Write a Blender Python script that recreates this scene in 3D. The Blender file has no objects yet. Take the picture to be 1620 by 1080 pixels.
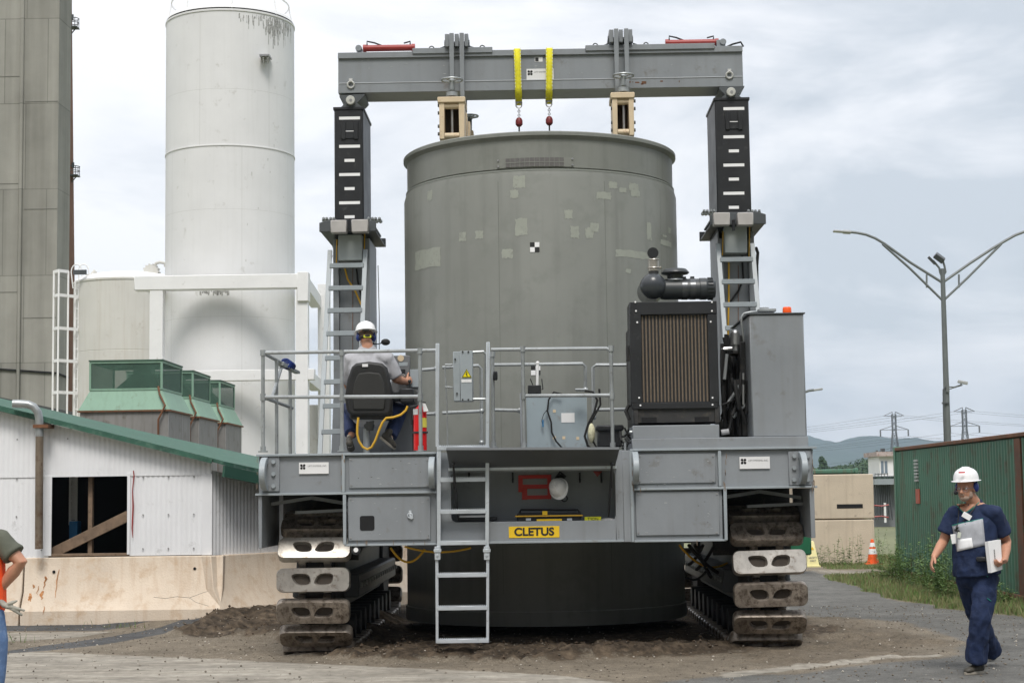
import bpy, bmesh, math, random
import numpy as np
from mathutils import Vector, Matrix, noise as mnoise
R = math.radians
random.seed(7)
SC = bpy.context.scene
COL = SC.collection

# ------------------------------------------------------------------ camera
F_PX = 2670.0
YAW, PITCH, ROLL = 0.0131, math.atan(239/2670), 0.014
CAM = Vector((0, 0, 1.65))
_f = Vector((-math.sin(YAW)*math.cos(PITCH), math.cos(YAW)*math.cos(PITCH), math.sin(PITCH)))
_r0 = Vector((math.cos(YAW), math.sin(YAW), 0))
_u0 = _r0.cross(_f)
_r = _r0*math.cos(ROLL) - _u0*math.sin(ROLL)
_u = _u0*math.cos(ROLL) + _r0*math.sin(ROLL)
cam_d = bpy.data.cameras.new('camera')
cam = bpy.data.objects.new('camera', cam_d)
COL.objects.link(cam)
m = Matrix(((_r.x, _u.x, -_f.x, CAM.x), (_r.y, _u.y, -_f.y, CAM.y), (_r.z, _u.z, -_f.z, CAM.z), (0, 0, 0, 1)))
cam.matrix_world = m
cam_d.sensor_width = 36
cam_d.lens = 36*F_PX/1620
cam_d.clip_start = 0.1
cam_d.clip_end = 20000
SC.camera = cam

def P(px, py, Y):
    """point where the sight line through pixel (px,py) crosses the upright plane y=Y"""
    d = _f + _r*((px-810)/F_PX) + _u*((540-py)/F_PX)
    return CAM + d*(Y/d.y)
def G(px, py, z=0.0):
    d = _f + _r*((px-810)/F_PX) + _u*((540-py)/F_PX)
    return CAM + d*((z-CAM.z)/d.z)

# ------------------------------------------------------------------ world, sun
SUN_EL, SUN_AZ = R(56), R(176)      # azimuth measured clockwise from +Y: behind the camera, a little left
w = bpy.data.worlds.new("World"); SC.world = w; w.use_nodes = True
nt = w.node_tree; nt.nodes.clear()
N = nt.nodes.new; L = nt.links.new
out = N('ShaderNodeOutputWorld'); bg = N('ShaderNodeBackground'); bg.inputs[1].default_value = 0.1
sky = N('ShaderNodeTexSky'); sky.sky_type = 'NISHITA'; sky.sun_disc = False
sky.sun_elevation = SUN_EL; sky.sun_rotation = SUN_AZ; sky.air_density = 1.2; sky.dust_density = 2.5
tc = N('ShaderNodeTexCoord'); mp = N('ShaderNodeMapping'); mp.inputs['Scale'].default_value = (1.0, 1.0, 2.6)
mp.inputs['Location'].default_value = (0.35, 0.2, 0.12)
L(tc.outputs['Generated'], mp.inputs['Vector'])
n1 = N('ShaderNodeTexNoise'); n1.inputs['Scale'].default_value = 4.2; n1.inputs['Detail'].default_value = 8; n1.inputs['Roughness'].default_value = .56; n1.inputs['Distortion'].default_value = .5
L(mp.outputs[0], n1.inputs['Vector'])
n2 = N('ShaderNodeTexNoise'); n2.inputs['Scale'].default_value = 7; n2.inputs['Detail'].default_value = 6; n2.inputs['Roughness'].default_value = .5
L(mp.outputs[0], n2.inputs['Vector'])
cr = N('ShaderNodeValToRGB')   # cloud brightness: blue grey bellies to bright white
cr.color_ramp.elements[0].position = .38; cr.color_ramp.elements[0].color = (6.0, 6.45, 7.0, 1)
cr.color_ramp.elements[1].position = .58; cr.color_ramp.elements[1].color = (10.0, 10.0, 10.15, 1)
e = cr.color_ramp.elements.new(.48); e.color = (8.2, 8.4, 8.8, 1)
mx0 = N('ShaderNodeMix'); mx0.data_type = 'FLOAT'; mx0.inputs[0].default_value = .3
L(n1.outputs['Fac'], mx0.inputs[2]); L(n2.outputs['Fac'], mx0.inputs[3])
# the overcast is thinner (brighter) to the left of north
sx = N('ShaderNodeSeparateXYZ'); L(tc.outputs['Generated'], sx.inputs[0])
ma = N('ShaderNodeMath'); ma.operation = 'MULTIPLY_ADD'; ma.inputs[1].default_value = -.22; ma.use_clamp = False
L(sx.outputs['X'], ma.inputs[0]); L(mx0.outputs[0], ma.inputs[2])
L(ma.outputs[0], cr.inputs[0])
mx = N('ShaderNodeMix'); mx.data_type = 'RGBA'; mx.inputs[0].default_value = .9
L(sky.outputs[0], mx.inputs[6]); L(cr.outputs[0], mx.inputs[7])
# cloud deck is brighter towards the zenith
zr = N('ShaderNodeMapRange'); zr.inputs[1].default_value = .3; zr.inputs[2].default_value = 1.0; zr.inputs[3].default_value = 1.0; zr.inputs[4].default_value = 1.6
L(sx.outputs['Z'], zr.inputs[0])
vm = N('ShaderNodeVectorMath'); vm.operation = 'SCALE'; L(mx.outputs[2], vm.inputs[0]); L(zr.outputs[0], vm.inputs['Scale'])
# low sky behind the photographer dimmed, added to darken the space under the deck
yb = N('ShaderNodeMapRange'); yb.inputs[1].default_value = -.15; yb.inputs[2].default_value = .25; yb.inputs[3].default_value = .0; yb.inputs[4].default_value = 1; L(sx.outputs['Y'], yb.inputs[0])
zl = N('ShaderNodeMapRange'); zl.inputs[1].default_value = .1; zl.inputs[2].default_value = .6; zl.inputs[3].default_value = .10; zl.inputs[4].default_value = 1; L(sx.outputs['Z'], zl.inputs[0])
mm = N('ShaderNodeMath'); mm.operation = 'MAXIMUM'; L(yb.outputs[0], mm.inputs[0]); L(zl.outputs[0], mm.inputs[1])
vm2 = N('ShaderNodeVectorMath'); vm2.operation = 'SCALE'; L(vm.outputs[0], vm2.inputs[0]); L(mm.outputs[0], vm2.inputs['Scale'])
L(vm2.outputs[0], bg.inputs[0]); L(bg.outputs[0], out.inputs[0])

sd = bpy.data.lights.new('sun', 'SUN'); sd.energy = 2.0; sd.angle = R(19); sd.color = (1, .96, .9)
so = bpy.data.objects.new('sun', sd); COL.objects.link(so)
sdir = Vector((math.sin(SUN_AZ)*math.cos(SUN_EL), math.cos(SUN_AZ)*math.cos(SUN_EL), math.sin(SUN_EL)))
so.rotation_euler = sdir.to_track_quat('Z', 'Y').to_euler(); so.location = (0, 0, 50)
SC.view_settings.view_transform = 'Standard'; SC.view_settings.look = 'None'
SC.view_settings.exposure = 0.27; SC.view_settings.gamma = 1
SC.cycles.max_bounces = 6; SC.cycles.volume_bounces = 0; SC.cycles.transparent_max_bounces = 12
SC.cycles.use_denoising = True

# ------------------------------------------------------------------ materials
def mat(name, col, rough=.6, metal=0., var=.12, scale=2.0, dirt=None, dirt_amt=0., streak=0., streak_col=(.08, .07, .06), bump=0., bscale=60., spec=.4, trans=0., alpha=1.):
    mt = bpy.data.materials.new(name); mt.use_nodes = True
    nt = mt.node_tree; b = nt.nodes['Principled BSDF']; N = nt.nodes.new; L = nt.links.new
    b.inputs['Roughness'].default_value = rough; b.inputs['Metallic'].default_value = metal
    b.inputs['Specular IOR Level'].default_value = spec
    tc = N('ShaderNodeTexCoord')
    n = N('ShaderNodeTexNoise'); n.inputs['Scale'].default_value = scale; n.inputs['Detail'].default_value = 6; n.inputs['Roughness'].default_value = .6
    L(tc.outputs['Object'], n.inputs['Vector'])
    mr = N('ShaderNodeMapRange'); mr.inputs[1].default_value = .3; mr.inputs[2].default_value = .7
    mr.inputs[3].default_value = 1-var; mr.inputs[4].default_value = 1+var
    L(n.outputs['Fac'], mr.inputs[0])
    vs = N('ShaderNodeVectorMath'); vs.operation = 'SCALE'; vs.inputs[0].default_value = col
    L(mr.outputs[0], vs.inputs['Scale'])
    cur = vs.outputs[0]
    if dirt:
        n2 = N('ShaderNodeTexNoise'); n2.inputs['Scale'].default_value = scale*3.1; n2.inputs['Detail'].default_value = 8; n2.inputs['Roughness'].default_value = .7
        L(tc.outputs['Object'], n2.inputs['Vector'])
        r2 = N('ShaderNodeMapRange'); r2.inputs[1].default_value = .62-dirt_amt*.3; r2.inputs[2].default_value = .78-dirt_amt*.3
        L(n2.outputs['Fac'], r2.inputs[0])
        m2 = N('ShaderNodeMix'); m2.data_type = 'RGBA'; L(r2.outputs[0], m2.inputs[0]); L(cur, m2.inputs[6]); m2.inputs[7].default_value = (*dirt, 1)
        cur = m2.outputs[2]
    if streak:
        mp = N('ShaderNodeMapping'); mp.inputs['Scale'].default_value = (7, 7, .35); L(tc.outputs['Object'], mp.inputs[0])
        n3 = N('ShaderNodeTexNoise'); n3.inputs['Scale'].default_value = 1.6; n3.inputs['Detail'].default_value = 5; L(mp.outputs[0], n3.inputs['Vector'])
        r3 = N('ShaderNodeMapRange'); r3.inputs[1].default_value = .5; r3.inputs[2].default_value = .8; r3.inputs[4].default_value = streak
        L(n3.outputs['Fac'], r3.inputs[0])
        m3 = N('ShaderNodeMix'); m3.data_type = 'RGBA'; L(r3.outputs[0], m3.inputs[0]); L(cur, m3.inputs[6]); m3.inputs[7].default_value = (*streak_col, 1)
        cur = m3.outputs[2]
    L(cur, b.inputs['Base Color'])
    if rough < .9:
        rr = N('ShaderNodeMapRange'); rr.inputs[3].default_value = max(.05, rough-.12); rr.inputs[4].default_value = min(1, rough+.12)
        L(n.outputs['Fac'], rr.inputs[0]); L(rr.outputs[0], b.inputs['Roughness'])
    if bump:
        nb = N('ShaderNodeTexNoise'); nb.inputs['Scale'].default_value = bscale; nb.inputs['Detail'].default_value = 4
        L(tc.outputs['Object'], nb.inputs['Vector'])
        bp = N('ShaderNodeBump'); bp.inputs['Strength'].default_value = bump; bp.inputs['Distance'].default_value = .02
        L(nb.outputs['Fac'], bp.inputs['Height']); L(bp.outputs[0], b.inputs['Normal'])
    if trans: b.inputs['Transmission Weight'].default_value = trans
    if alpha < 1: b.inputs['Alpha'].default_value = alpha
    return mt

MG = mat('grey paint', (.235, .252, .268), .42, 0, .10, 1.3, (.16, .15, .14), .12, .32, (.16, .155, .145), .05, 30)
MGL = mat('light grey paint', (.30, .335, .355), .42, 0, .08, 2.2, (.2, .19, .17), .05, .25, (.2, .19, .17))
MGD = mat('dark grey paint', (.075, .083, .088), .5, 0, .12, 2)
GALV = mat('galvanised pipe', (.36, .38, .385), .42, .55, .15, 6, (.22, .22, .21), .2)
ALU = mat('aluminium', (.56, .60, .64), .34, .45, .08, 5, (.3, .3, .3), .06)
STEEL = mat('bare steel', (.45, .45, .45), .35, .85, .15, 8)
BLK = mat('black paint', (.018, .019, .021), .45, 0, .2, 3, (.05, .05, .05), .1)
BLKR = mat('black rubber', (.012, .012, .012), .7, 0, .2, 5)
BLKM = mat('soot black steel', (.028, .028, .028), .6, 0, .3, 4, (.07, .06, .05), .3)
CASK = mat('cask paint', (.205, .212, .192), .42, 0, .07, 1.1, (.18, .188, .168), .35, .6, (.15, .155, .14), .03, 10, .5)
CASKP = mat('touch up paint', (.32, .335, .292), .5, 0, .06, 6, (.24, .25, .225), .3)
CREAM = mat('cream paint', (.62, .50, .34), .5, 0, .08, 5, (.3, .14, .06), .12)
YEL = mat('yellow webbing', (.75, .68, .03), .8, 0, .12, 20, (.3, .27, .02), .2, 0, bump=.3, bscale=90)
YELS = mat('yellow sign', (.80, .52, .02), .5, 0, .03)
YHOSE = mat('yellow hose', (.62, .36, .03), .45, 0, .1)
RED = mat('red paint', (.30, .035, .03), .4, 0, .15, 6)
REDB = mat('bright red', (.62, .012, .012), .25, 0, .05)
REDD = mat('dark red', (.16, .015, .015), .4, 0, .1)
ORG = mat('orange plastic', (.85, .10, .01), .35, 0, .06)
WHT = mat('white paint', (.82, .82, .82), .5, 0, .04, 2, (.5, .49, .46), .06)
WPLATE = mat('white plate', (.72, .72, .72), .5, 0, .03)
INK = mat('ink', (.02, .02, .02), .6)
INKG = mat('grey ink', (.25, .25, .25), .6)
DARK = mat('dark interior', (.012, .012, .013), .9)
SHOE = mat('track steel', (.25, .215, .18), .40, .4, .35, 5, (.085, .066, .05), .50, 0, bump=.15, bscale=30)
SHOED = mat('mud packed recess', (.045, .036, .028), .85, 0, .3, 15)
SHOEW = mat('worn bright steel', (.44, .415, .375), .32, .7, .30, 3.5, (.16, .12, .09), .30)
BEIGE = mat('barrier concrete', (.66, .56, .45), .85, 0, .10, 1.3, (.56, .42, .29), .30, .5, (.46, .30, .17), .25, 40)
BEIGE2 = mat('block concrete', (.55, .47, .365), .85, 0, .10, 1.6, (.25, .2, .16), .08, .3, (.3, .24, .18), .25, 40)
RUST = mat('rust stain', (.40, .17, .06), .9, 0, .25, 8, (.5, .3, .16), .4)
WCORR = mat('white corrugated sheet', (.78, .79, .81), .42, 0, .05, 1.2, (.5, .5, .5), .06, .12, (.45, .45, .45))
GROOF = mat('green roof', (.03, .095, .065), .7, 0, .35, 4, (.09, .17, .13), .35, .4, (.10, .16, .13))
GVENT = mat('pale green paint', (.22, .36, .27), .55, 0, .1, 1.5, (.12, .13, .08), .12, .35, (.13, .2, .13))
GMESH = mat('green mesh screen', (.07, .14, .105), .7, 0, .2, 3, alpha=.5)
ZINC = mat('weathered galvanised', (.24, .235, .225), .6, .1, .18, 1.2, (.12, .1, .08), .2, .6, (.10, .08, .06))
TANK = mat('tank white', (.74, .74, .745), .5, 0, .04, .8, (.5, .49, .46), .05, .12, (.5, .5, .47))
TANK2 = mat('tank cream white', (.62, .61, .575), .55, 0, .05, .8, (.4, .35, .28), .08, .3, (.42, .36, .28))
SOOT = mat('mould stain', (.28, .28, .27), .9, 0, .4, 8, (.5, .5, .48), .5)
BRICK = mat('brown brick', (.23, .13, .09), .85, 0, .15, 1, None, 0, .3, (.12, .08, .06))
WOOD = mat('weathered timber', (.20, .14, .095), .8, 0, .25, 6, (.1, .07, .05), .3)
BLUEP = mat('blue painted metal', (.03, .17, .36), .5)
CGREEN = mat('container green', (.085, .19, .13), .55, 0, .14, .7, (.10, .085, .055), .30, .7, (.13, .085, .045))
CRUST = mat('rusty rail', (.16, .07, .035), .8, 0, .3, 4, (.05, .09, .06), .3)
LEAF = mat('weed leaf', (.12, .20, .055), .6, 0, .35, 3)
LEAF2 = mat('grass blade', (.19, .19, .085), .7, 0, .35, 2)
TREEL = mat('tree leaf', (.035, .07, .025), .7, 0, .4, .3)
TRUNK = mat('tree bark', (.08, .06, .045), .9)
DEADW = mat('dead stalk', (.14, .07, .045), .9)
SKIN = mat('skin', (.47, .24, .155), .5, 0, .10, 14, (.42, .14, .09), .2, 0, spec=.35)
HAIRG = mat('grey hair', (.26, .22, .18), .8, 0, .3, 60)
HAIRB = mat('brown hair', (.10, .065, .045), .8, 0, .3, 60)
NAVY = mat('navy cotton', (.010, .021, .062), .85, 0, .25, 9, bump=.9, bscale=11)
TEAL = mat('teal piping', (.02, .25, .2), .7)
DENIM = mat('blue denim', (.11, .19, .36), .85, 0, .2, 8, (.2, .28, .44), .3, 0, bump=.5, bscale=14)
DENIMD = mat('dark denim', (.02, .033, .09), .85, 0, .25, 8, bump=.4, bscale=14)
TGREY = mat('grey cotton', (.37, .37, .39), .85, 0, .08, 9, bump=.5, bscale=12)
OLIVE = mat('olive cotton', (.10, .105, .08), .85, 0, .15, 9, bump=.5, bscale=12)
HIVIS = mat('hi-vis orange', (.92, .10, .02), .7, 0, .06, 9)
HAT = mat('hard hat plastic', (.80, .80, .80), .25, 0, .02, spec=.5)
HEADS = mat('blue earcup', (.012, .03, .16), .35)
SEATB = mat('black vinyl', (.016, .016, .016), .5, 0, .2, 6, bump=.1)
SOLE = mat('shoe sole', (.32, .29, .24), .7, 0, .2, 20)
SHOEL = mat('shoe leather', (.05, .045, .035), .6, 0, .3, 20)
GLOVE = mat('work glove', (.30, .29, .25), .9, 0, .3, 15)
POCK = mat('grey mesh pocket', (.36, .37, .40), .6, 0, .12, 20)
LENS = mat('clear lens', (.9, .9, .95), .05, 0, 0, trans=.9)
CONEO = mat('cone orange', (.85, .12, .02), .5, 0, .06, 8)
SIGNY = mat('pale yellow plastic', (.75, .68, .34), .5, 0, .05, 8)
POLE = mat('lamp post metal', (.17, .185, .185), .5, .3, .1, 2)
LAMPH = mat('lamp head', (.42, .43, .43), .4, .2)
PYL = mat('pylon steel', (.16, .17, .18), .6, .3)

def conc_mat():
    mt = bpy.data.materials.new('tower concrete'); mt.use_nodes = True
    nt = mt.node_tree; b = nt.nodes['Principled BSDF']; N = nt.nodes.new; L = nt.links.new
    b.inputs['Roughness'].default_value = .9
    tc = N('ShaderNodeTexCoord')
    n = N('ShaderNodeTexNoise'); n.inputs['Scale'].default_value = .22; n.inputs['Detail'].default_value = 9; n.inputs['Roughness'].default_value = .65
    L(tc.outputs['Object'], n.inputs['Vector'])
    mp = N('ShaderNodeMapping'); mp.inputs['Scale'].default_value = (1.6, 1.6, .09); L(tc.outputs['Object'], mp.inputs[0])
    n2 = N('ShaderNodeTexNoise'); n2.inputs['Scale'].default_value = 1.0; n2.inputs['Detail'].default_value = 6; L(mp.outputs[0], n2.inputs['Vector'])
    br = N('ShaderNodeTexBrick'); br.inputs['Scale'].default_value = .3; br.inputs['Mortar Size'].default_value = .006; br.inputs['Color1'].default_value = (.42, .42, .42, 1); br.inputs['Color2'].default_value = (.6, .6, .6, 1); br.inputs['Mortar'].default_value = (.2, .2, .2, 1)
    br.inputs['Brick Width'].default_value = .55; br.inputs['Row Height'].default_value = 1.1
    sw = N('ShaderNodeSeparateXYZ'); cw = N('ShaderNodeCombineXYZ'); L(tc.outputs['Object'], sw.inputs[0]); L(sw.outputs['X'], cw.inputs['X']); L(sw.outputs['Z'], cw.inputs['Y']); L(cw.outputs[0], br.inputs['Vector'])
    m1 = N('ShaderNodeMix'); m1.data_type = 'RGBA'; m1.inputs[0].default_value = .5; L(n.outputs['Fac'], m1.inputs[6]); L(n2.outputs['Fac'], m1.inputs[7])
    m2 = N('ShaderNodeMix'); m2.data_type = 'RGBA'; m2.inputs[0].default_value = .35; L(m1.outputs[2], m2.inputs[6]); L(br.outputs['Color'], m2.inputs[7])
    cr = N('ShaderNodeValToRGB'); cr.color_ramp.elements[0].position = .3; cr.color_ramp.elements[0].color = (.115, .112, .097, 1)
    cr.color_ramp.elements[1].position = .58; cr.color_ramp.elements[1].color = (.36, .35, .315, 1)
    L(m2.outputs[2], cr.inputs[0]); L(cr.outputs[0], b.inputs['Base Color'])
    return mt
CONC = conc_mat()

# ------------------------------------------------------------------ mesh builder
class MB:
    def __init__(s): s.v = []; s.f = []; s.m = []
    def add(s, vs, fs, mi=0):
        o = len(s.v); s.v += [Vector(a) for a in vs]; s.f += [tuple(i+o for i in f) for f in fs]; s.m += [mi]*len(fs); return s
    def box(s, x0, x1, y0, y1, z0, z1, mi=0):
        v = [(x, y, z) for x in (x0, x1) for y in (y0, y1) for z in (z0, z1)]
        return s.add(v, [(0, 1, 3, 2), (4, 6, 7, 5), (0, 4, 5, 1), (2, 3, 7, 6), (0, 2, 6, 4), (1, 5, 7, 3)], mi)
    def bx(s, px0, py0, px1, py1, Y, d, mi=0):
        """box whose front face is the pixel rectangle on plane y=Y, depth d"""
        xm, ym = (px0+px1)/2, (py0+py1)/2
        return s.box(P(px0, ym, Y).x, P(px1, ym, Y).x, Y, Y+d, P(xm, py1, Y).z, P(xm, py0, Y).z, mi)
    def obox(s, c, ax, ay, az, mi=0):
        c = Vector(c); ax = Vector(ax); ay = Vector(ay); az = Vector(az)
        v = [c+ax*i+ay*j+az*k for i in (-1, 1) for j in (-1, 1) for k in (-1, 1)]
        return s.add(v, [(0, 1, 3, 2), (4, 6, 7, 5), (0, 4, 5, 1), (2, 3, 7, 6), (0, 2, 6, 4), (1, 5, 7, 3)], mi)
    def bar(s, p0, p1, w, h, up=(0, 0, 1), mi=0):
        p0 = Vector(p0); p1 = Vector(p1); t = (p1-p0); l = t.length; t.normalize()
        sd = t.cross(Vector(up))
        if sd.length < 1e-4: sd = t.cross(Vector((0, 1, 0)))
        sd.normalize(); u = sd.cross(t)
        return s.obox((p0+p1)/2, t*l/2, sd*w/2, u*h/2, mi)
    def cyl(s, p0, p1, r0, r1=None, n=14, caps=True, mi=0):
        if r1 is None: r1 = r0
        p0 = Vector(p0); p1 = Vector(p1); t = (p1-p0).normalized()
        a = t.orthogonal().normalized(); b = t.cross(a)
        v = []
        for p, r in ((p0, r0), (p1, r1)):
            for i in range(n):
                an = 2*math.pi*i/n; v.append(p+a*math.cos(an)*r+b*math.sin(an)*r)
        f = [(i, (i+1) % n, n+(i+1) % n, n+i) for i in range(n)]
        if caps: f += [tuple(range(n))[::-1], tuple(range(n, 2*n))]
        return s.add(v, f, mi)
    def tube(s, pts, r, n=8, mi=0, closed=False):
        pts = [Vector(p) for p in pts]; k = len(pts)
        rs = r if isinstance(r, (list, tuple)) else [r]*k
        v = []; a = None
        for i, p in enumerate(pts):
            if closed: t = (pts[(i+1) % k]-pts[i-1]).normalized()
            else: t = (pts[min(i+1, k-1)]-pts[max(i-1, 0)]).normalized()
            a = t.orthogonal().normalized() if a is None else (a-t*a.dot(t)).normalized()
            b = t.cross(a)
            for j in range(n):
                an = 2*math.pi*j/n; v.append(p+(a*math.cos(an)+b*math.sin(an))*rs[i])
        f = []
        for i in range(k if closed else k-1):
            i2 = (i+1) % k
            f += [(i*n+j, i*n+(j+1) % n, i2*n+(j+1) % n, i2*n+j) for j in range(n)]
        if not closed: f += [tuple(range(n))[::-1], tuple(range((k-1)*n, k*n))]
        return s.add(v, f, mi)
    def lathe(s, prof, c=(0, 0, 0), n=32, mi=0, axis=(0, 0, 1), a0=0, a1=2*math.pi, ref=None):
        c = Vector(c); t = Vector(axis).normalized()
        a = Vector(ref) if ref else (Vector((1, 0, 0)) if abs(t.x) < .9 else Vector((0, 1, 0)))
        a = (a-t*a.dot(t)).normalized(); b = t.cross(a)
        full = abs(a1-a0-2*math.pi) < 1e-6; m_ = n if full else n+1
        v = []
        for r, z in prof:
            for i in range(m_):
                an = a0+(a1-a0)*i/n; v.append(c+t*z+(a*math.cos(an)+b*math.sin(an))*r)
        f = []
        for q in range(len(prof)-1):
            for i in range(n):
                j = (i+1) % m_
                f.append((q*m_+i, q*m_+j, (q+1)*m_+j, (q+1)*m_+i))
        return s.add(v, f, mi)
    def sph(s, c, r, n=14, mi=0):
        rr = Vector((r, r, r)) if not hasattr(r, '__len__') else Vector(r)
        c = Vector(c); v = []; h = n//2
        for i in range(h+1):
            th = math.pi*i/h
            for j in range(n):
                ph = 2*math.pi*j/n
                v.append(c+Vector((math.sin(th)*math.cos(ph)*rr.x, math.sin(th)*math.sin(ph)*rr.y, math.cos(th)*rr.z)))
        f = [(i*n+j, (i+1)*n+j, (i+1)*n+(j+1) % n, i*n+(j+1) % n) for i in range(h) for j in range(n)]
        return s.add(v, f, mi)
    def torus(s, c, normal, Rr, r, n=24, k=8, mi=0, a0=0, a1=2*math.pi, ref=None):
        t = Vector(normal).normalized(); a = Vector(ref) if ref else t.orthogonal()
        a = (a-t*a.dot(t)).normalized(); b = t.cross(a); c = Vector(c)
        full = abs(a1-a0-2*math.pi) < 1e-6
        pts = [c+(a*math.cos(a0+(a1-a0)*i/n)+b*math.sin(a0+(a1-a0)*i/n))*Rr for i in range(n if full else n+1)]
        return s.tube(pts, r, k, mi, closed=full)
    def prism(s, poly, d, mi=0):
        """poly: 3-D points of one face, d: extrusion vector"""
        n = len(poly); d = Vector(d); v = [Vector(p) for p in poly]; v += [p+d for p in v[:n]]
        f = [tuple(range(n)), tuple(range(n, 2*n))[::-1]] + [(i, n+i, n+(i+1) % n, (i+1) % n) for i in range(n)]
        return s.add(v, f, mi)
    def pprism(s, pix, Y, d, mi=0):
        return s.prism([P(x, y, Y) for x, y in pix], (0, d, 0), mi)
    def build(s, name, mats, parent=None, bevel=0, smooth=35, loc=None, cat=None, label=None, group=None, kind=None, seg=1):
        me = bpy.data.meshes.new(name)
        base = Vector(loc) if loc is not None else (wloc(parent) if parent else Vector((0, 0, 0)))
        me.from_pydata([v-base for v in s.v], [], s.f)
        if not isinstance(mats, (list, tuple)): mats = [mats]
        for q in mats: me.materials.append(q)
        if len(mats) > 1: me.polygons.foreach_set('material_index', s.m)
        bm = bmesh.new(); bm.from_mesh(me); bmesh.ops.remove_doubles(bm, verts=bm.verts, dist=1e-5); bmesh.ops.recalc_face_normals(bm, faces=bm.faces); bm.to_mesh(me); bm.free()
        if smooth:
            me.polygons.foreach_set('use_smooth', [True]*len(me.polygons)); me.set_sharp_from_angle(angle=R(smooth))
        o = bpy.data.objects.new(name, me); COL.objects.link(o)
        if parent: o.parent = parent; o.location = base-wloc(parent)
        else: o.location = base
        WL[o.name] = base
        if bevel:
            bv = o.modifiers.new('bevel', 'BEVEL'); bv.width = bevel; bv.segments = seg; bv.limit_method = 'ANGLE'; bv.angle_limit = R(40)
        tag(o, label, cat, group, kind)
        return o
WL = {}
def wloc(o): return WL[o.name]
def tag(o, label=None, cat=None, group=None, kind=None):
    if label: o['label'] = label
    if cat: o['category'] = cat
    if group: o['group'] = group
    if kind: o['kind'] = kind
def thing(name, label, cat, loc, group=None):
    o = bpy.data.objects.new(name, None); COL.objects.link(o); o.location = loc; o.empty_display_size = .2
    WL[o.name] = Vector(loc); tag(o, label, cat, group); return o
def copy_tree(o, parent=None):
    c = o.copy(); COL.objects.link(c); c.parent = parent
    WL[c.name] = Vector(wloc(o))
    for ch in [q for q in bpy.data.objects if q.parent == o]: copy_tree(ch, c)
    return c
def text(name, body, size, loc, m_, parent, sx=1.0, face=(0, -1, 0), ext=.002, align='CENTER', bold=0):
    """flat lettering standing on a wall that faces 'face'"""
    cu = bpy.data.curves.new(name, 'FONT'); cu.body = body; cu.size = size; cu.extrude = ext; cu.align_x = align; cu.align_y = 'CENTER'; cu.offset = bold
    t = bpy.data.objects.new('tmp', cu)
    me = bpy.data.meshes.new_from_object(t); bpy.data.objects.remove(t); bpy.data.curves.remove(cu)
    fz = Vector(face).normalized(); up = Vector((0, 0, 1)); up = (up-fz*up.dot(fz)).normalized(); rt = up.cross(fz)
    M_ = Matrix(((rt.x*sx, up.x, fz.x), (rt.y*sx, up.y, fz.y), (rt.z*sx, up.z, fz.z))).to_4x4()
    me.transform(M_); me.materials.clear(); me.materials.append(m_)
    o = bpy.data.objects.new(name, me); COL.objects.link(o); o.parent = parent; o.location = Vector(loc)-wloc(parent); WL[o.name] = Vector(loc)
    return o

# numpy value noise
def vnoise(x, y, seed=0):
    def h(i, j): 
        n = np.sin(i*127.1+j*311.7+seed*74.7)*43758.5453
        return n-np.floor(n)
    xi = np.floor(x); yi = np.floor(y); xf = x-xi; yf = y-yi
    u = xf*xf*(3-2*xf); v = yf*yf*(3-2*yf)
    return (h(xi, yi)*(1-u)+h(xi+1, yi)*u)*(1-v)+(h(xi, yi+1)*(1-u)+h(xi+1, yi+1)*u)*v
def fbm(x, y, seed=0, o=5):
    s = 0; a = .5; t = 0
    for i in range(o): s = s+vnoise(x*2**i, y*2**i, seed+i)*a; t += a; a *= .55
    return s/t
# ================================================================== GROUND
GX0, GX1, GY0, GY1, GS = -14., 14., 9.5, 41.5, .07
nx, ny = int((GX1-GX0)/GS)+1, int((GY1-GY0)/GS)+1
gx, gy = np.meshgrid(np.linspace(GX0, GX1, nx), np.linspace(GY0, GY1, ny))
def pmask(pix, soft=.25, nz=.35, nsc=1.1, seed=0, world=False):
    pts = [(p[0], p[1]) for p in pix] if world else [(G(x, y).x, G(x, y).y) for x, y in pix]
    X = gx+(fbm(gx*nsc, gy*nsc, seed)-.5)*2*nz; Y = gy+(fbm(gx*nsc+9, gy*nsc+5, seed+3)-.5)*2*nz
    ins = np.zeros(X.shape, bool); d = np.full(X.shape, 1e9)
    for i in range(len(pts)):
        x0, y0 = pts[i-1]; x1, y1 = pts[i]
        dx, dy = x1-x0, y1-y0; L2 = dx*dx+dy*dy+1e-9
        t = np.clip(((X-x0)*dx+(Y-y0)*dy)/L2, 0, 1)
        d = np.minimum(d, np.hypot(X-x0-t*dx, Y-y0-t*dy))
        c = ((y0 > Y) != (y1 > Y)) & (X < (x1-x0)*(Y-y0)/(y1-y0+1e-12)+x0)
        ins ^= c
    sd_ = np.where(ins, d, -d)
    return np.clip(sd_/soft+.5, 0, 1)
pale = pmask([(-400, 1026), (0, 1028), (60, 1030), (200, 1036), (420, 1046), (700, 1058), (880, 1068), (1010, 1083), (1050, 1250), (-900, 1250)], .12, .12, .8, 1)
pale = np.maximum(pale, .75*pmask([(-300, 1003), (120, 999), (185, 998), (120, 1008), (-300, 1030)], .1, .12, 1, 2))
pale = np.maximum(pale, .7*pmask([(1130, 1062), (1250, 1052), (1400, 1040), (1490, 1034), (1495, 1037), (1400, 1045), (1250, 1060), (1140, 1072)], .12, .2, 1.5, 22))
pale = np.maximum(pale, .55*pmask([(1280, 900), (1390, 903), (1400, 911), (1300, 912), (1285, 908)], .5, .3, 1, 23))
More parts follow.
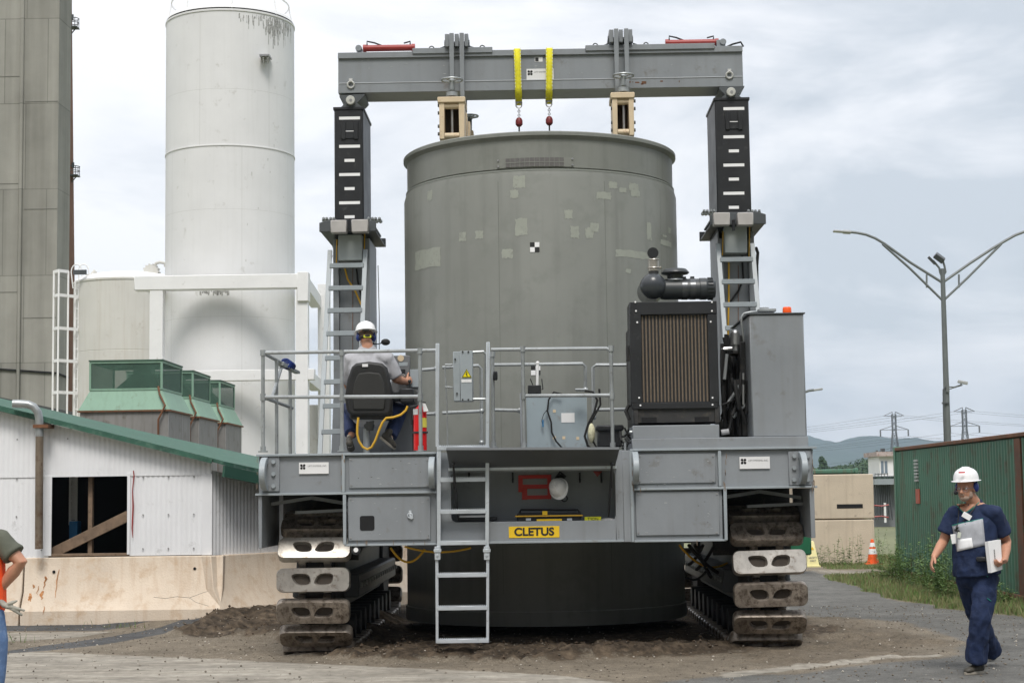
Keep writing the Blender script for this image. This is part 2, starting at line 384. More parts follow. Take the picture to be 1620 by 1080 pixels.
asph = pmask([(1000, 1250), (1010, 1084), (1150, 1070), (1300, 1058), (1430, 1046), (1540, 1035), (1500, 1000), (1440, 985), (1280, 972), (1200, 950), (1180, 905), (1290, 903), (1350, 925), (1420, 948), (1520, 965), (1800, 995), (2400, 1250)], .3, .3, .8, 4)
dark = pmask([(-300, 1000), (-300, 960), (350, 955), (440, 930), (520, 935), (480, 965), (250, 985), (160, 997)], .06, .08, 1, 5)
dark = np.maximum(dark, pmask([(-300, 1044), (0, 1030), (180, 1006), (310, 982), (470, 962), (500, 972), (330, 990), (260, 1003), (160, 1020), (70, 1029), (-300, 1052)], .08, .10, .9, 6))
mudL = pmask([(265, 1004), (330, 984), (400, 974), (470, 968), (620, 975), (620, 1020), (440, 1012), (330, 1008)], .25, .35, 1.6, 7)
mudU = pmask([(470, 1040), (440, 1000), (560, 960), (1160, 955), (1290, 985), (1350, 1000), (1290, 1012), (1180, 1034), (900, 1046), (700, 1046)], .3, .3, 1.6, 8)  # churned mud below the machine, its dark tone also deepening the shade there
mudF = pmask([(525, 1041), (530, 1029), (700, 1031), (900, 1030), (1150, 1022), (1180, 1030), (1060, 1038), (800, 1047), (640, 1049)], .12, .2, 2.2, 9)
mudR = pmask([(1200, 1000), (1260, 975), (1350, 978), (1420, 998), (1500, 1020), (1430, 1044), (1250, 1054), (1150, 1050)], .4, .45, 1.2, 10)
grass = pmask([(1180, 870), (1470, 870), (1450, 915), (1400, 900), (1330, 900), (1262, 894)], .4, .4, 1, 11)
grass = np.maximum(grass, pmask([(1305, 911), (1400, 905), (1800, 985), (1800, 1010), (1620, 978), (1500, 962), (1420, 948), (1350, 927)], .25, .3, 1.2, 12))
n_a = fbm(gx*3.2, gy*3.2, 31); n_b = fbm(gx*9, gy*9, 41, 4); n_c = fbm(gx*22, gy*22, 51, 3)
ridge = np.clip(np.sin((gy*1.0+.35*n_a)*math.pi*2/.30), 0, 1)
gz = .006*(n_b-.5)+.004*(n_c-.5)
gz += .12*np.clip(1-np.hypot((gx+4.1)/2.2, (gy-23.9)/2.3), 0, 1)**.7
gz += mudL*(.14*np.clip(n_a-.3, 0, 1)*1.6+.10*(n_b-.2)+.07*(n_c-.4))*np.clip(n_a*3-.8, 0, 1)
gz += mudF*(.10*n_b+.07*(n_c-.3))
gz += mudU*.035*(n_b+.5*n_c)
gz += mudR*(.012*n_b)*1.5
# grouser marks pressed beside the tracks
gz += mudR*.05*np.clip(ridge*n_a*1.6-.5, 0, 1)
gz += np.where((np.abs(gx+2.9) < .8) | (np.abs(gx-3.0) < .7), 1, 0)*np.where((gy > 17.3) & (gy < 20), 1, 0)*ridge*.022*np.clip(n_a*2, 0, 1)
gv = np.stack([gx, gy, gz], -1).reshape(-1, 3)
idx = np.arange(nx*ny).reshape(ny, nx)
gf = np.stack([idx[:-1, :-1], idx[:-1, 1:], idx[1:, 1:], idx[1:, :-1]], -1).reshape(-1, 4)
me = bpy.data.meshes.new('ground')
me.vertices.add(len(gv)); me.vertices.foreach_set('co', gv.ravel().astype(np.float32))
me.loops.add(gf.size); me.loops.foreach_set('vertex_index', gf.ravel().astype(np.int32))
me.polygons.add(len(gf)); me.polygons.foreach_set('loop_start', np.arange(0, gf.size, 4, dtype=np.int32)); me.polygons.foreach_set('use_smooth', np.ones(len(gf), bool))
me.update(calc_edges=True)
mud = np.clip(np.maximum.reduce([mudL, mudU*.9, mudF]), 0, 1)*.95
for nm, a in (('pale', pale), ('asph', asph), ('dark', dark), ('mud', mud), ('brown', mudR), ('grass', grass)):
    at = me.attributes.new(nm, 'FLOAT', 'POINT'); at.data.foreach_set('value', a.ravel().astype(np.float32))
def ground_mat():
    mt = bpy.data.materials.new('yard surface'); mt.use_nodes = True
    nt = mt.node_tree; b = nt.nodes['Principled BSDF']; N = nt.nodes.new; L = nt.links.new
    b.inputs['Roughness'].default_value = .92; b.inputs['Specular IOR Level'].default_value = .25
    tc = N('ShaderNodeTexCoord')
    def noise(sc, det=6, ro=.6, vec=None):
        n = N('ShaderNodeTexNoise'); n.inputs['Scale'].default_value = sc; n.inputs['Detail'].default_value = det; n.inputs['Roughness'].default_value = ro
        L(vec or tc.outputs['Object'], n.inputs['Vector']); return n.outputs['Fac']
    def ramp(fac, c0, c1, p0=.3, p1=.7):
        r = N('ShaderNodeValToRGB'); r.color_ramp.elements[0].position = p0; r.color_ramp.elements[1].position = p1
        r.color_ramp.elements[0].color = (*c0, 1); r.color_ramp.elements[1].color = (*c1, 1); L(fac, r.inputs[0]); return r.outputs[0]
    fine = noise(55, 5, .75); med = noise(1.4, 8, .62); mid = noise(9, 6, .65)
    mp = N('ShaderNodeMapping'); mp.inputs['Scale'].default_value = (.35, 3.2, 1); L(tc.outputs['Object'], mp.inputs[0]); strk = noise(1.6, 8, .65, mp.outputs[0])
    base = ramp(fine, (.09, .074, .054), (.30, .255, .195))
    cpale = ramp(strk, (.22, .195, .16), (.40, .37, .315))
    casph = ramp(fine, (.075, .073, .067), (.205, .20, .185))
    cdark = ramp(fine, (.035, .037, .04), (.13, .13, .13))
    cmud = ramp(mid, (.026, .019, .013), (.135, .102, .070))
    cbrown = ramp(fine, (.085, .067, .048), (.235, .195, .145))
    cgrass = ramp(mid, (.075, .075, .035), (.20, .185, .10))
    cur = base
    for nm, c, k in (('asph', casph, .5), ('brown', cbrown, .8), ('pale', cpale, .4), ('dark', cdark, .4), ('mud', cmud, .9), ('grass', cgrass, .8)):
        at = N('ShaderNodeAttribute'); at.attribute_name = nm
        a1 = N('ShaderNodeMath'); a1.operation = 'SUBTRACT'; a1.inputs[1].default_value = .5; L(mid, a1.inputs[0])
        a2 = N('ShaderNodeMath'); a2.operation = 'MULTIPLY_ADD'; a2.inputs[1].default_value = k*2.2; L(a1.outputs[0], a2.inputs[0]); L(at.outputs['Fac'], a2.inputs[2])
        a3 = N('ShaderNodeMapRange'); a3.inputs[1].default_value = .35; a3.inputs[2].default_value = .65; L(a2.outputs[0], a3.inputs[0])
        mx = N('ShaderNodeMix'); mx.data_type = 'RGBA'; L(a3.outputs[0], mx.inputs[0]); L(cur, mx.inputs[6]); L(c, mx.inputs[7]); cur = mx.outputs[2]
    vr = N('ShaderNodeMapRange'); vr.inputs[1].default_value = .3; vr.inputs[2].default_value = .7; vr.inputs[3].default_value = .70; vr.inputs[4].default_value = 1.25; L(med, vr.inputs[0])
    v2 = N('ShaderNodeMapRange'); v2.inputs[1].default_value = .35; v2.inputs[2].default_value = .65; v2.inputs[3].default_value = .80; v2.inputs[4].default_value = 1.16; L(mid, v2.inputs[0])
    vv = N('ShaderNodeMath'); vv.operation = 'MULTIPLY'; L(vr.outputs[0], vv.inputs[0]); L(v2.outputs[0], vv.inputs[1])
    vs = N('ShaderNodeVectorMath'); vs.operation = 'SCALE'; L(cur, vs.inputs[0]); L(vv.outputs[0], vs.inputs['Scale'])
    L(vs.outputs[0], b.inputs['Base Color'])
    bp = N('ShaderNodeBump'); bp.inputs['Strength'].default_value = .9; bp.inputs['Distance'].default_value = .016; L(fine, bp.inputs['Height']); L(bp.outputs[0], b.inputs['Normal'])
    return mt
GM = ground_mat(); me.materials.append(GM)
o = bpy.data.objects.new('ground', me); COL.objects.link(o); tag(o, kind='structure')
FIELD = mat('open field', (.16, .17, .09), .95, 0, .25, .05)
g = MB(); g.add([(-9000, -300, -.08), (9000, -300, -.08), (9000, 9000, -.08), (-9000, 9000, -.08)], [(0, 1, 2, 3)])
g.build('far_ground', FIELD, kind='structure')
def gh(x, y):
    i = int(round((y-GY0)/GS)); j = int(round((x-GX0)/GS))
    return float(gz[i, j]) if 0 <= i < ny and 0 <= j < nx else -.08

# loose stones and mud clods: nobody could count them
random.seed(3); s = MB()
for k in range(11000):
    x, y = random.uniform(-7, 7.5), random.uniform(12.5, 24)
    i, j = int((y-GY0)/GS), int((x-GX0)/GS)
    if pale[i, j] > .5 and random.random() < .75: continue
    mi_ = random.random() < .10; r = random.choice([.004, .006, .006, .008, .012, .016]); c = Vector((x, y, gh(x, y)+r*.4))
    vs = [c+Vector((random.uniform(.6, 1)*a*r, random.uniform(.6, 1)*b*r, random.uniform(.5, .8)*d*r)) for a, b, d in ((1, 0, 0), (-1, 0, 0), (0, 1, 0), (0, -1, 0), (0, 0, 1), (0, 0, -1))]
    s.add(vs, [(0, 2, 4), (2, 1, 4), (1, 3, 4), (3, 0, 4), (2, 0, 5), (1, 2, 5), (3, 1, 5), (0, 3, 5)], int(mi_))
s.build('loose_stones', [mat('grit', (.17, .145, .115), .9, 0, .4, 3), mat('pale grit', (.48, .44, .38), .9, 0, .3, 3)], smooth=0, kind='stuff', label='small stones scattered over the yard')
s = MB()
for k in range(1500):
    i, j = random.randrange(60, ny-200), random.randrange(60, nx-60)
    if (mudL[i, j] > .5 or mudF[i, j] > .4):
        x, y = gx[i, j]+random.uniform(-.04, .04), gy[i, j]+random.uniform(-.04, .04)
        r = random.uniform(.012, .035); c = Vector((x, y, gh(x, y)+r*.4))
        vs = [c+Vector((random.uniform(.5, 1)*a*r, random.uniform(.5, 1)*b*r, random.uniform(.5, 1)*d*r)) for a, b, d in ((1, 0, 0), (-1, 0, 0), (0, 1, 0), (0, -1, 0), (0, 0, 1), (0, 0, -1))]
        s.add(vs, [(0, 2, 4), (2, 1, 4), (1, 3, 4), (3, 0, 4), (2, 0, 5), (1, 2, 5), (3, 1, 5), (0, 3, 5)])
for k in range(16000):
    i, j = random.randrange(60, ny-200), random.randrange(60, nx-60)
    if (mudL[i, j] > .5 or mudF[i, j] > .4) and n_a[i, j] > .42:
        x, y = gx[i, j]+random.uniform(-.04, .04), gy[i, j]+random.uniform(-.04, .04)
        r = random.uniform(.008, .028); c = Vector((x, y, gh(x, y)+r*.3))
        vs = [c+Vector((random.uniform(.5, 1)*a*r, random.uniform(.5, 1)*b*r, random.uniform(.5, 1)*d*r)) for a, b, d in ((1, 0, 0), (-1, 0, 0), (0, 1, 0), (0, -1, 0), (0, 0, 1), (0, 0, -1))]
        s.add(vs, [(0, 2, 4), (2, 1, 4), (1, 3, 4), (3, 0, 4), (2, 0, 5), (1, 2, 5), (3, 1, 5), (0, 3, 5)])
s.build('mud_clods', mat('clod', (.085, .062, .042), .95, 0, .4, 9), smooth=0, kind='stuff', label='dark mud clods churned up beside the tracks')

# grass
random.seed(5); s = MB()
def blade(s, x, y, z, h, w_, mi=0):
    a = random.uniform(0, 6.28); ln = random.uniform(.1, .5)*h; b = random.uniform(0, 6.28)
    dx, dy = math.cos(a)*w_, math.sin(a)*w_; lx, ly = math.cos(b)*ln, math.sin(b)*ln
    s.add([(x-dx, y-dy, z), (x+dx, y+dy, z), (x+dx*.6+lx*.4, y+dy*.6+ly*.4, z+h*.6), (x+lx, y+ly, z+h)], [(0, 1, 2), (0, 2, 3)], mi)
cnt = 0
while cnt < 30000:
    i, j = random.randrange(int(10/GS)-100, ny-1), random.randrange(int(17/GS), nx-1)
    if grass[i, j] > .45:
        tall = .5+1.2*n_a[i, j]
        blade(s, gx[i, j]+random.uniform(-.05, .05), gy[i, j]+random.uniform(-.05, .05), gz[i, j], random.uniform(.03, .12)*tall*(.55 if gy[i, j] > 31 else 1), random.uniform(.004, .009), random.random() < .35); cnt += 1
for (px, py, n_) in ((110, 978, 16), (165, 974, 20), (250, 972, 10), (290, 971, 8), (15, 1016, 24), (170, 992, 20), (200, 993, 18), (480, 945, 60)):
    q = G(px, py)
    for k in range(n_):
        x, y = q.x+random.gauss(0, .16), q.y+random.gauss(0, .04); blade(s, x, y, gh(x, y), random.uniform(.03, .12), .004, random.random() < .5)
s.build('grass', [LEAF2, LEAF], smooth=0, kind='stuff', label='short rough grass beside the road')

def weed(x, y, h, n, label, group, leafs=14, lw=.018, spread=.12, dead=False, z=None):
    z = gh(x, y) if z is None else z
    s = MB(); 
    for k in range(n):
        a = random.uniform(0, 6.28); d = random.uniform(0, spread); hh = h*random.uniform(.6, 1)
        p0 = Vector((x+math.cos(a)*d, y+math.sin(a)*d, z)); p1 = p0+Vector((math.cos(a)*.15*hh+random.gauss(0, .03), math.sin(a)*.15*hh, hh))
        pm = (p0+p1)/2+Vector((random.gauss(0, .02), 0, 0))
        s.tube([p0, pm, p1], [.004, .003, .0015], 4, 1)
        for q in range(leafs):
            t = random.uniform(.12, 1); c = p0.lerp(pm, t*2) if t < .5 else pm.lerp(p1, t*2-1)
            a2 = random.uniform(0, 6.28); ll = lw*random.uniform(2, 4)*(1.25-t*.6); up = random.uniform(-.1, .7)
            dv = Vector((math.cos(a2), math.sin(a2), up)).normalized()*ll; sd_ = Vector((-math.sin(a2), math.cos(a2), 0))*lw*.5
            s.add([c, c+dv*.5+sd_, c+dv+Vector((0, 0, -ll*.15)), c+dv*.5-sd_], [(0, 1, 2, 3)], 0)
    return s.build('weed', [LEAF if not dead else DEADW, LEAF if not dead else DEADW], smooth=0, loc=(x, y, z), label=label, cat='weed', group=group)
random.seed(11)
gw = 'weeds along the green container'
for px, py, h, n, lb in ((1408, 918, .62, 14, 'green weed clump at the rusty near corner foot of the container'), (1436, 926, .85, 16, 'tall bushy weed against the container left of the walking man'),
                         (1462, 934, .60, 14, 'weed clump between the two tallest weeds by the container'), (1490, 944, 1.0, 26, 'tallest leafy weed just behind the walking man\'s hand'),
                         (1508, 950, .78, 14, 'leafy weed behind the walking man\'s hips'), (1475, 928, .5, 12, 'low weed tight against the container wall'), (1588, 958, .35, 8, 'small weed at the container foot right of the walking man'), (1424, 912, .5, 12, 'low weed at the container base near the traffic cone')):
    q = G(px, py); weed(q.x, q.y, h, n, lb, gw, 24, .030, .26)
gw = 'weeds at the foot of the stacked concrete blocks'
for px, h, lb in ((1300, .45, 'short weed at the left foot of the concrete blocks'), (1318, .72, 'tall forked weed in front of the concrete blocks'), (1332, .4, 'low weed near the middle of the concrete blocks'),
                  (1345, .66, 'slim weed right of the middle of the concrete blocks'), (1362, .7, 'tall weed near the cone against the concrete blocks'), (1392, .9, 'tall pale weed in the gap right of the concrete blocks')):
    weed(P(px, 880, 36.4).x, 36.4, h, 5, lb, gw, 16, .03, .1, z=0)
gw = 'weeds growing at the sloped barrier'
for px, py, h, n, lb, d in ((405, 952, .38, 12, 'leafy weed at the foot of the side barrier', 0), (420, 948, .30, 8, 'small weed beside the leafy one at the side barrier', 0), (392, 958, .14, 5, 'tiny weed at the cracked barrier corner', 0),
                            (107, 975, .30, 2, 'thin branching weed in front of the rust stained barrier', 0), (223, 972, .36, 1, 'single thin stalk in front of the sloped barrier', 0), (243, 972, .18, 3, 'short weed right of the thin stalk at the barrier', 0),
                            (412, 955, .75, 1, 'brown dead flower stalk by the side barrier', 1)):
    q = G(px, py); weed(q.x, q.y-.03, h, n, lb, gw, 16 if n > 1 else 9, .022 if n > 2 else .012, .09, bool(d))

# ================================================================== HILLS, FAR TREES
def hill_mesh(Y, pts, name, mt, step=12):
    s = MB(); pts = sorted(pts); xs = np.arange(pts[0][0], pts[-1][0]+1, step); v = []
    for k, px in enumerate(xs):
        py = np.interp(px, [p[0] for p in pts], [p[1] for p in pts])+ (mnoise.noise(Vector((px*.02, 0, Y)))*3+mnoise.noise(Vector((px*.11, 3, Y)))*1.2)
        t = P(px, py, Y)
        v += [(t.x, Y, t.z), (t.x, Y-500, t.z*.55), (t.x, Y-1100, -5), (t.x, Y+900, -5)]
    n = len(xs); f = []
    for i in range(n-1):
        a, b = i*4, (i+1)*4
        f += [(a, b, b+1, a+1), (a+1, b+1, b+2, a+2), (a, a+3, b+3, b)]
    s.add(v, f); s.build(name, mt, kind='structure')
HILLM = mat('wooded hill', (.035, .06, .04), .95, 0, .35, .006)
hill_mesh(3600, [(-400, 735), (100, 715), (500, 716), (700, 705), (900, 700), (1100, 690), (1278, 688), (1300, 695), (1325, 700), (1342, 693), (1365, 690), (1390, 690), (1420, 694), (1450, 692), (1480, 696), (1540, 698), (1700, 705), (2100, 720)], 'hills', HILLM, 6)
def leafcloud(s, c, rad, n, ls, mi=0):
    for k in range(n):
        while True:
            d = Vector((random.uniform(-1, 1), random.uniform(-1, 1), random.uniform(-1, 1)))
            if d.length < 1: break
        d = d*(.55+.45*d.length) if random.random() < .5 else d.normalized()*random.uniform(.8, 1.05)
        p = Vector(c)+Vector((d.x*rad[0], d.y*rad[1], d.z*rad[2]))
        a = Vector((random.gauss(0, 1), random.gauss(0, 1), random.gauss(0, 1))).normalized()*ls*random.uniform(.5, 1.2); b = a.orthogonal().normalized()*ls*random.uniform(.3, .8)
        s.add([p-a, p+b, p+a, p-b], [(0, 1, 2, 3)], mi)
random.seed(21)
s = MB()   # far wood: reads as one mass
for k in range(240):
    px = random.uniform(1230, 1520); t = (px-1280)/220
    top = np.interp(px, [1230, 1285, 1300, 1320, 1345, 1372, 1400, 1520], [742, 741, 742, 741, 734, 727, 722, 718])+random.uniform(-2, 7)
    Y = random.uniform(380, 520); c = P(px, top, Y); r = random.uniform(2.2, 4)
    for q in range(3):
        leafcloud(s, (c.x+random.gauss(0, r*.6), Y+random.gauss(0, 3), c.z-r*(.7+q*.9)), (r, r, r*.8), 110, .42)
s.build('far_wood', TREEL, smooth=0, kind='stuff', label='distant wood below the blue hills')
t_ = thing('pine_tree', 'single dark conical tree above the concrete blocks', 'tree', (P(1303, 750, 350).x, 350, 0))
s = MB()
for q in range(9):
    zz = 1.2+q*.78; rr = 2.6*(1-q/10.)
    c = P(1304, 740, 350); leafcloud(s, (c.x+random.gauss(0, .4), 350, zz), (rr, rr, .8), 150, .32)
s.build('crown', TREEL, t_, smooth=0)
MB().cyl((P(1303, 750, 350).x, 350, 0), (P(1303, 750, 350).x, 350, 7), .25, .1, 8).build('trunk', TRUNK, t_)

# ================================================================== PYLONS
def pylon(px, pytop, Y, label):
    b = P(px, 775, Y); zt = P(px, pytop, Y).z; s = MB(); x, H = b.x, zt
    t = thing('pylon', label, 'pylon', (x, Y, -5), 'power line pylons on the skyline')
    w0, w1 = H*.10, H*.024; r = .19
    def wd(z): return w0+(w1-w0)*min(1, z/(H*.75))
    lv = [0, .16, .31, .45, .57, .67, .76, .84, .92, 1]
    for i in range(len(lv)-1):
        za, zb = lv[i]*H, lv[i+1]*H; wa, wb = wd(za), wd(zb)
        ca = [(x+i_*wa, Y+j_*wa, za) for i_, j_ in ((-1, -1), (1, -1), (1, 1), (-1, 1))]; cb = [(x+i_*wb, Y+j_*wb, zb) for i_, j_ in ((-1, -1), (1, -1), (1, 1), (-1, 1))]
        for k in range(4):
            s.bar(ca[k], cb[k], r*1.3, r*1.3); s.bar(ca[k], cb[(k+1) % 4], r*.7, r*.7); s.bar(cb[k], ca[(k+1) % 4], r*.7, r*.7); s.bar(cb[k], cb[(k+1) % 4], r*.7, r*.7)
    s.build('lattice_mast', PYL, t, smooth=0)
    tips = []
    for zf, hw in ((.98, .26), (.80, .36), (.52, .45)):
        s = MB(); z = zf*H; hwx = hw*H*.5
        for sg in (-1, 1):
            for j_ in (-1, 1):
                s.bar((x+sg*w1*.8, Y+j_*w1*.8, z), (x+sg*hwx, Y, z), r, r); s.bar((x+sg*w1*.8, Y+j_*w1*.8, z+H*.05), (x+sg*hwx, Y, z), r, r)
            s.bar((x+sg*w1*.8, Y, z+H*.05), (x+sg*w1*.8, Y, z), r, r)
            if zf < .9:
                s.cyl((x+sg*hwx, Y, z), (x+sg*hwx, Y, z-H*.085), .28, n=6); tips.append((x+sg*hwx, Y, z-H*.085))
            else: tips.append((x+sg*hwx, Y, z))
        s.bar((x-hwx, Y, z), (x+hwx, Y, z), r, r)
        s.build('cross_arm', PYL, t, smooth=0)
    return tips
ta = pylon(1418, 655, 640, 'lattice pylon left, above the end of the green container')
tb = pylon(1530, 648, 620, 'lattice pylon right of the street lamp pole')
s = MB()
def wire(s, a, b, sag, r, n=14):
    a, b = Vector(a), Vector(b); s.tube([a.lerp(b, i/n)-Vector((0, 0, sag*4*(i/n)*(1-i/n))) for i in range(n+1)], r, 4)
for q in (ta, tb):
    for x, y, z in q:
        wire(s, (x, y, z), (x-210, y+330, z+9), 9, .05); wire(s, (x, y, z), (x+260, y-180, z+3), 11, .05)
s.build('power_lines', PYL, smooth=0, label='thin power cables strung between the two distant pylons', cat='cable')

# ================================================================== CONCRETE TOWER, CHIMNEY
t = thing('concrete_tower', 'huge weathered grey concrete tower filling the upper left corner', 'tower', (P(0, 700, 70).x, 70, 0))
Yt = 70; xa = P(-260, 400, Yt).x; xb = P(88, 620, Yt).x; H = 40
def plan(z):
    k = z/H; cut = P(110.5, 300, Yt+1.7).x
    return [(xa, Yt), (xb, Yt), (cut, Yt+1.7), (cut-4.5, Yt+15), (xa, Yt+15)]
s = MB(); v = []
zs = [0, 10, 20, 30, H]
for z in zs: v += [(x, y, z) for x, y in plan(z)]
f = [(q*5+i, q*5+(i+1) % 5, (q+1)*5+(i+1) % 5, (q+1)*5+i) for q in range(4) for i in range(5)]+[(20, 21, 22, 23, 24)]
s.add(v, f); s.build('wall', CONC, t, smooth=0)
s = MB()
for px, w_ in ((33, 6), (-60, 6), (-150, 6)):
    a = P(px-w_/2, 300, Yt).x; b = P(px+w_/2, 300, Yt).x; s.box(a, b, Yt-.1, Yt+.05, 0, H)
s.build('pilaster', CONC, t, bevel=.03)
s = MB(); z = P(20, 575, Yt).z
s.bar((xa, Yt-.02, z+.35), (xb, Yt-.02, z-.42), .10, .07, mi=0)
s.bar((xb, Yt-.02, z-.42), (plan(10)[2][0], Yt+1.68, z-.5), .10, .07)
s.build('joint_crack', DARK, t)
s = MB()
for zz in np.arange(4.6, H, 4.6):
    s.box(xa, P(29, 300, Yt).x, Yt-.012, Yt+.05, zz+1.1, zz+1.13); s.box(P(38, 300, Yt).x, xb-.02, Yt-.012, Yt+.05, zz, zz+.03)
s.build('formwork_seam', mat('seam shadowline', (.2, .195, .175), .9), t)
t = thing('chimney', 'brown chimney edge showing behind the concrete tower with small round platforms', 'chimney', (P(96, 700, 95).x, 95, 0))
xc = P(96, 700, 95).x; s = MB()
r0 = P(120.5, 620, 95).x-xc; r1 = P(113.5, 0, 95).x-xc
s.lathe([(r0, 0), (r0, 5), (r1, 30), (r1-.1, 40)], (xc, 95, 0), 40); s.build('shaft', BRICK, t)
for py in (38, 272):
    zc = P(116, py+8, 95).z; rr = r0+(r1-r0)*zc/30
    s = MB(); an = -.35
    cx, cy = xc+math.cos(an)*rr*1.0, 95+math.sin(an)*rr
    s.box(cx-.1, cx+.42, cy-.35, cy+.35, zc, zc+.06)
    for hh in (.3, .55): s.torus((cx+.15, cy, zc+hh), (0, 0, 1), .32, .025, 12, 5)
    for k in range(6):
        a = k/6*6.28; s.cyl((cx+.15+.32*math.cos(a), cy+.32*math.sin(a), zc), (cx+.15+.32*math.cos(a), cy+.32*math.sin(a), zc+.58), .02, n=5)
    s.cyl((cx+.1, cy, zc+.5), (cx+.1, cy, zc+.8), .07, n=8)
    s.bar((cx-.1, cy, zc-.5), (cx+.3, cy, zc), .05, .05)
    s.build('platform', MGD, t)
# dark lean-to roof at the tower's foot
s = MB(); a = P(-200, 590, 55); b = P(118, 655, 55)
for k in range(4):
    d = Vector((0, 0, -.22*k)); s.bar(Vector((a.x, 55+.25*k, a.z))+d, Vector((b.x, 55+.25*k, b.z))+d, .25, .12)
s.prism([(a.x, 55.9, a.z-.1), (b.x, 55.9, b.z-.1), (b.x, 55.9, 0), (a.x, 55.9, 0)], (0, 6, 0))
s.build('lean_to', mat('dark sheet', (.07, .075, .075), .7), label='dark sloping lean-to roof at the foot of the concrete tower', cat='shed')

# ================================================================== TANKS
t = thing('storage_tank', 'tall white cylindrical tank with a railing round its domed top', 'tank', (P(365, 700, 47).x, 47, 0))
Xt = P(364.5, 300, 47).x; Rt = 1.80; zt = P(364, 44, 47).z
s = MB(); prof = [(Rt, 0), (Rt, zt-.02), (Rt-.015, zt+.04)]
zs_ = P(364, 250, 47).z
prof = [(Rt, 0), (Rt, zs_-.02), (Rt+.018, zs_-.015), (Rt+.018, zs_+.015), (Rt, zs_+.02), (Rt, zt-.03), (Rt+.02, zt-.02), (Rt+.02, zt+.03), (Rt-.03, zt+.05)]
s.lathe(prof, (Xt, 47, 0), 72); s.build('shell', TANK, t)
s = MB(); s.lathe([(Rt*math.cos(a)-.001, zt+.05+.52*math.sin(a)) for a in np.linspace(0.05, math.pi/2, 10)], (Xt, 47, 0), 56); s.build('dome', TANK, t)
s = MB()
for k in range(16):
    a = k/16*6.283+.2; c = Vector((Xt+math.cos(a)*(Rt-.04), 47+math.sin(a)*(Rt-.04), zt+.05)); b = Vector((Xt+math.cos(a)*(Rt-.15), 47+math.sin(a)*(Rt-.15), zt+.62))
    if k % 2 == 0: s.cyl(c, b, .018, n=6)
s.torus((Xt, 47, zt+.62), (0, 0, 1), Rt-.15, .02, 48, 6)
c = P(275, 30, 46.6); s.tube([(c.x+.3, 46.4, zt), (c.x+.3, 46.4, zt+.32), (c.x+.36, 46.4, zt+.38), (c.x+.42, 46.4, zt+.3)], .03, 6)
s.build('railing', WHT, t)
def curved_patch(s, Xc, Yc, Rr, az0, az1, z0, z1, n=8, mi=0, th=.002, jit=0):
    """patch hugging a vertical cylinder; az 0 = facing the camera (-Y), + = right"""
    m_ = 5; v = []
    for j in range(m_+1):
        for i in range(n+1):
            e = (i in (0, n)) or (j in (0, m_)); a = az0+(az1-az0)*i/n; z = z0+(z1-z0)*j/m_
            if e and jit: a += random.uniform(-1, 1)*jit/Rr; z += random.uniform(-1, 1)*jit
            v.append((Xc+math.sin(a)*(Rr+th), Yc-math.cos(a)*(Rr+th), z))
    s.add(v, [(j*(n+1)+i, j*(n+1)+i+1, (j+1)*(n+1)+i+1, (j+1)*(n+1)+i) for j in range(m_) for i in range(n)], mi)
random.seed(4); s = MB()   # mould runs at the rim: stains with a shape of their own
for k in range(120):
    a = random.triangular(.25, 1.5, 1.1); l = random.uniform(.03, .25)*(2.6 if .75 < a < 1.2 and random.random() < .35 else 1); w_ = random.uniform(.004, .02)
    z0 = zt-.05-random.uniform(0, .5)*random.random(); curved_patch(s, Xt, 47, Rt, a, a+w_, z0-l, z0, 1, 0, .004, .006)
for k in range(34):
    a = random.gauss(-.05, .12); l = random.uniform(.02, .14); z0 = P(355, 459, 45.2).z-.01; curved_patch(s, Xt, 47, Rt, a, a+random.uniform(.01, .03), z0-l, z0, 1, 0, .004, .004)
s.build('mould_streaks', SOOT, t, smooth=0)
s = MB()
for k in range(10):
    a = random.uniform(.3, 1.2); z0 = P(364, random.uniform(90, 420), 45.2).z; curved_patch(s, Xt, 47, Rt, a, a+.012, z0-random.uniform(.02, .12), z0, 1, 0, .003, .006)
for a in (-.9, .35, 1.25): curved_patch(s, Xt, 47, Rt, a, a+.004, 3, zs_-.03, 1, 0, .001)
for a in (-.3, .8): curved_patch(s, Xt, 47, Rt, a, a+.004, zs_+.03, zt-.1, 1, 0, .001)
for z_ in (P(364, 330, 45.2).z, P(364, 140, 45.2).z, P(364, 500, 45.2).z): curved_patch(s, Xt, 47, Rt, -1.5, 1.5, z_, z_+.006, 40, 0, .001)
s.build('plate_seams', mat('faint seam', (.52, .52, .50), .6), t, smooth=0)
s = MB(); c = P(421, 93, 45.6)
s.box(c.x-.14, c.x+.14, 45.3, 45.75, c.z, c.z+.05); s.bar((c.x-.05, 45.4, c.z), (c.x-.08, 45.6, c.z-.14), .03, .03); s.bar((c.x+.08, 45.4, c.z), (c.x+.05, 45.6, c.z-.14), .03, .03); s.box(c.x-.03, c.x+.02, 45.5, 45.6, c.z-.1, c.z)
s.build('bracket', STEEL, t)

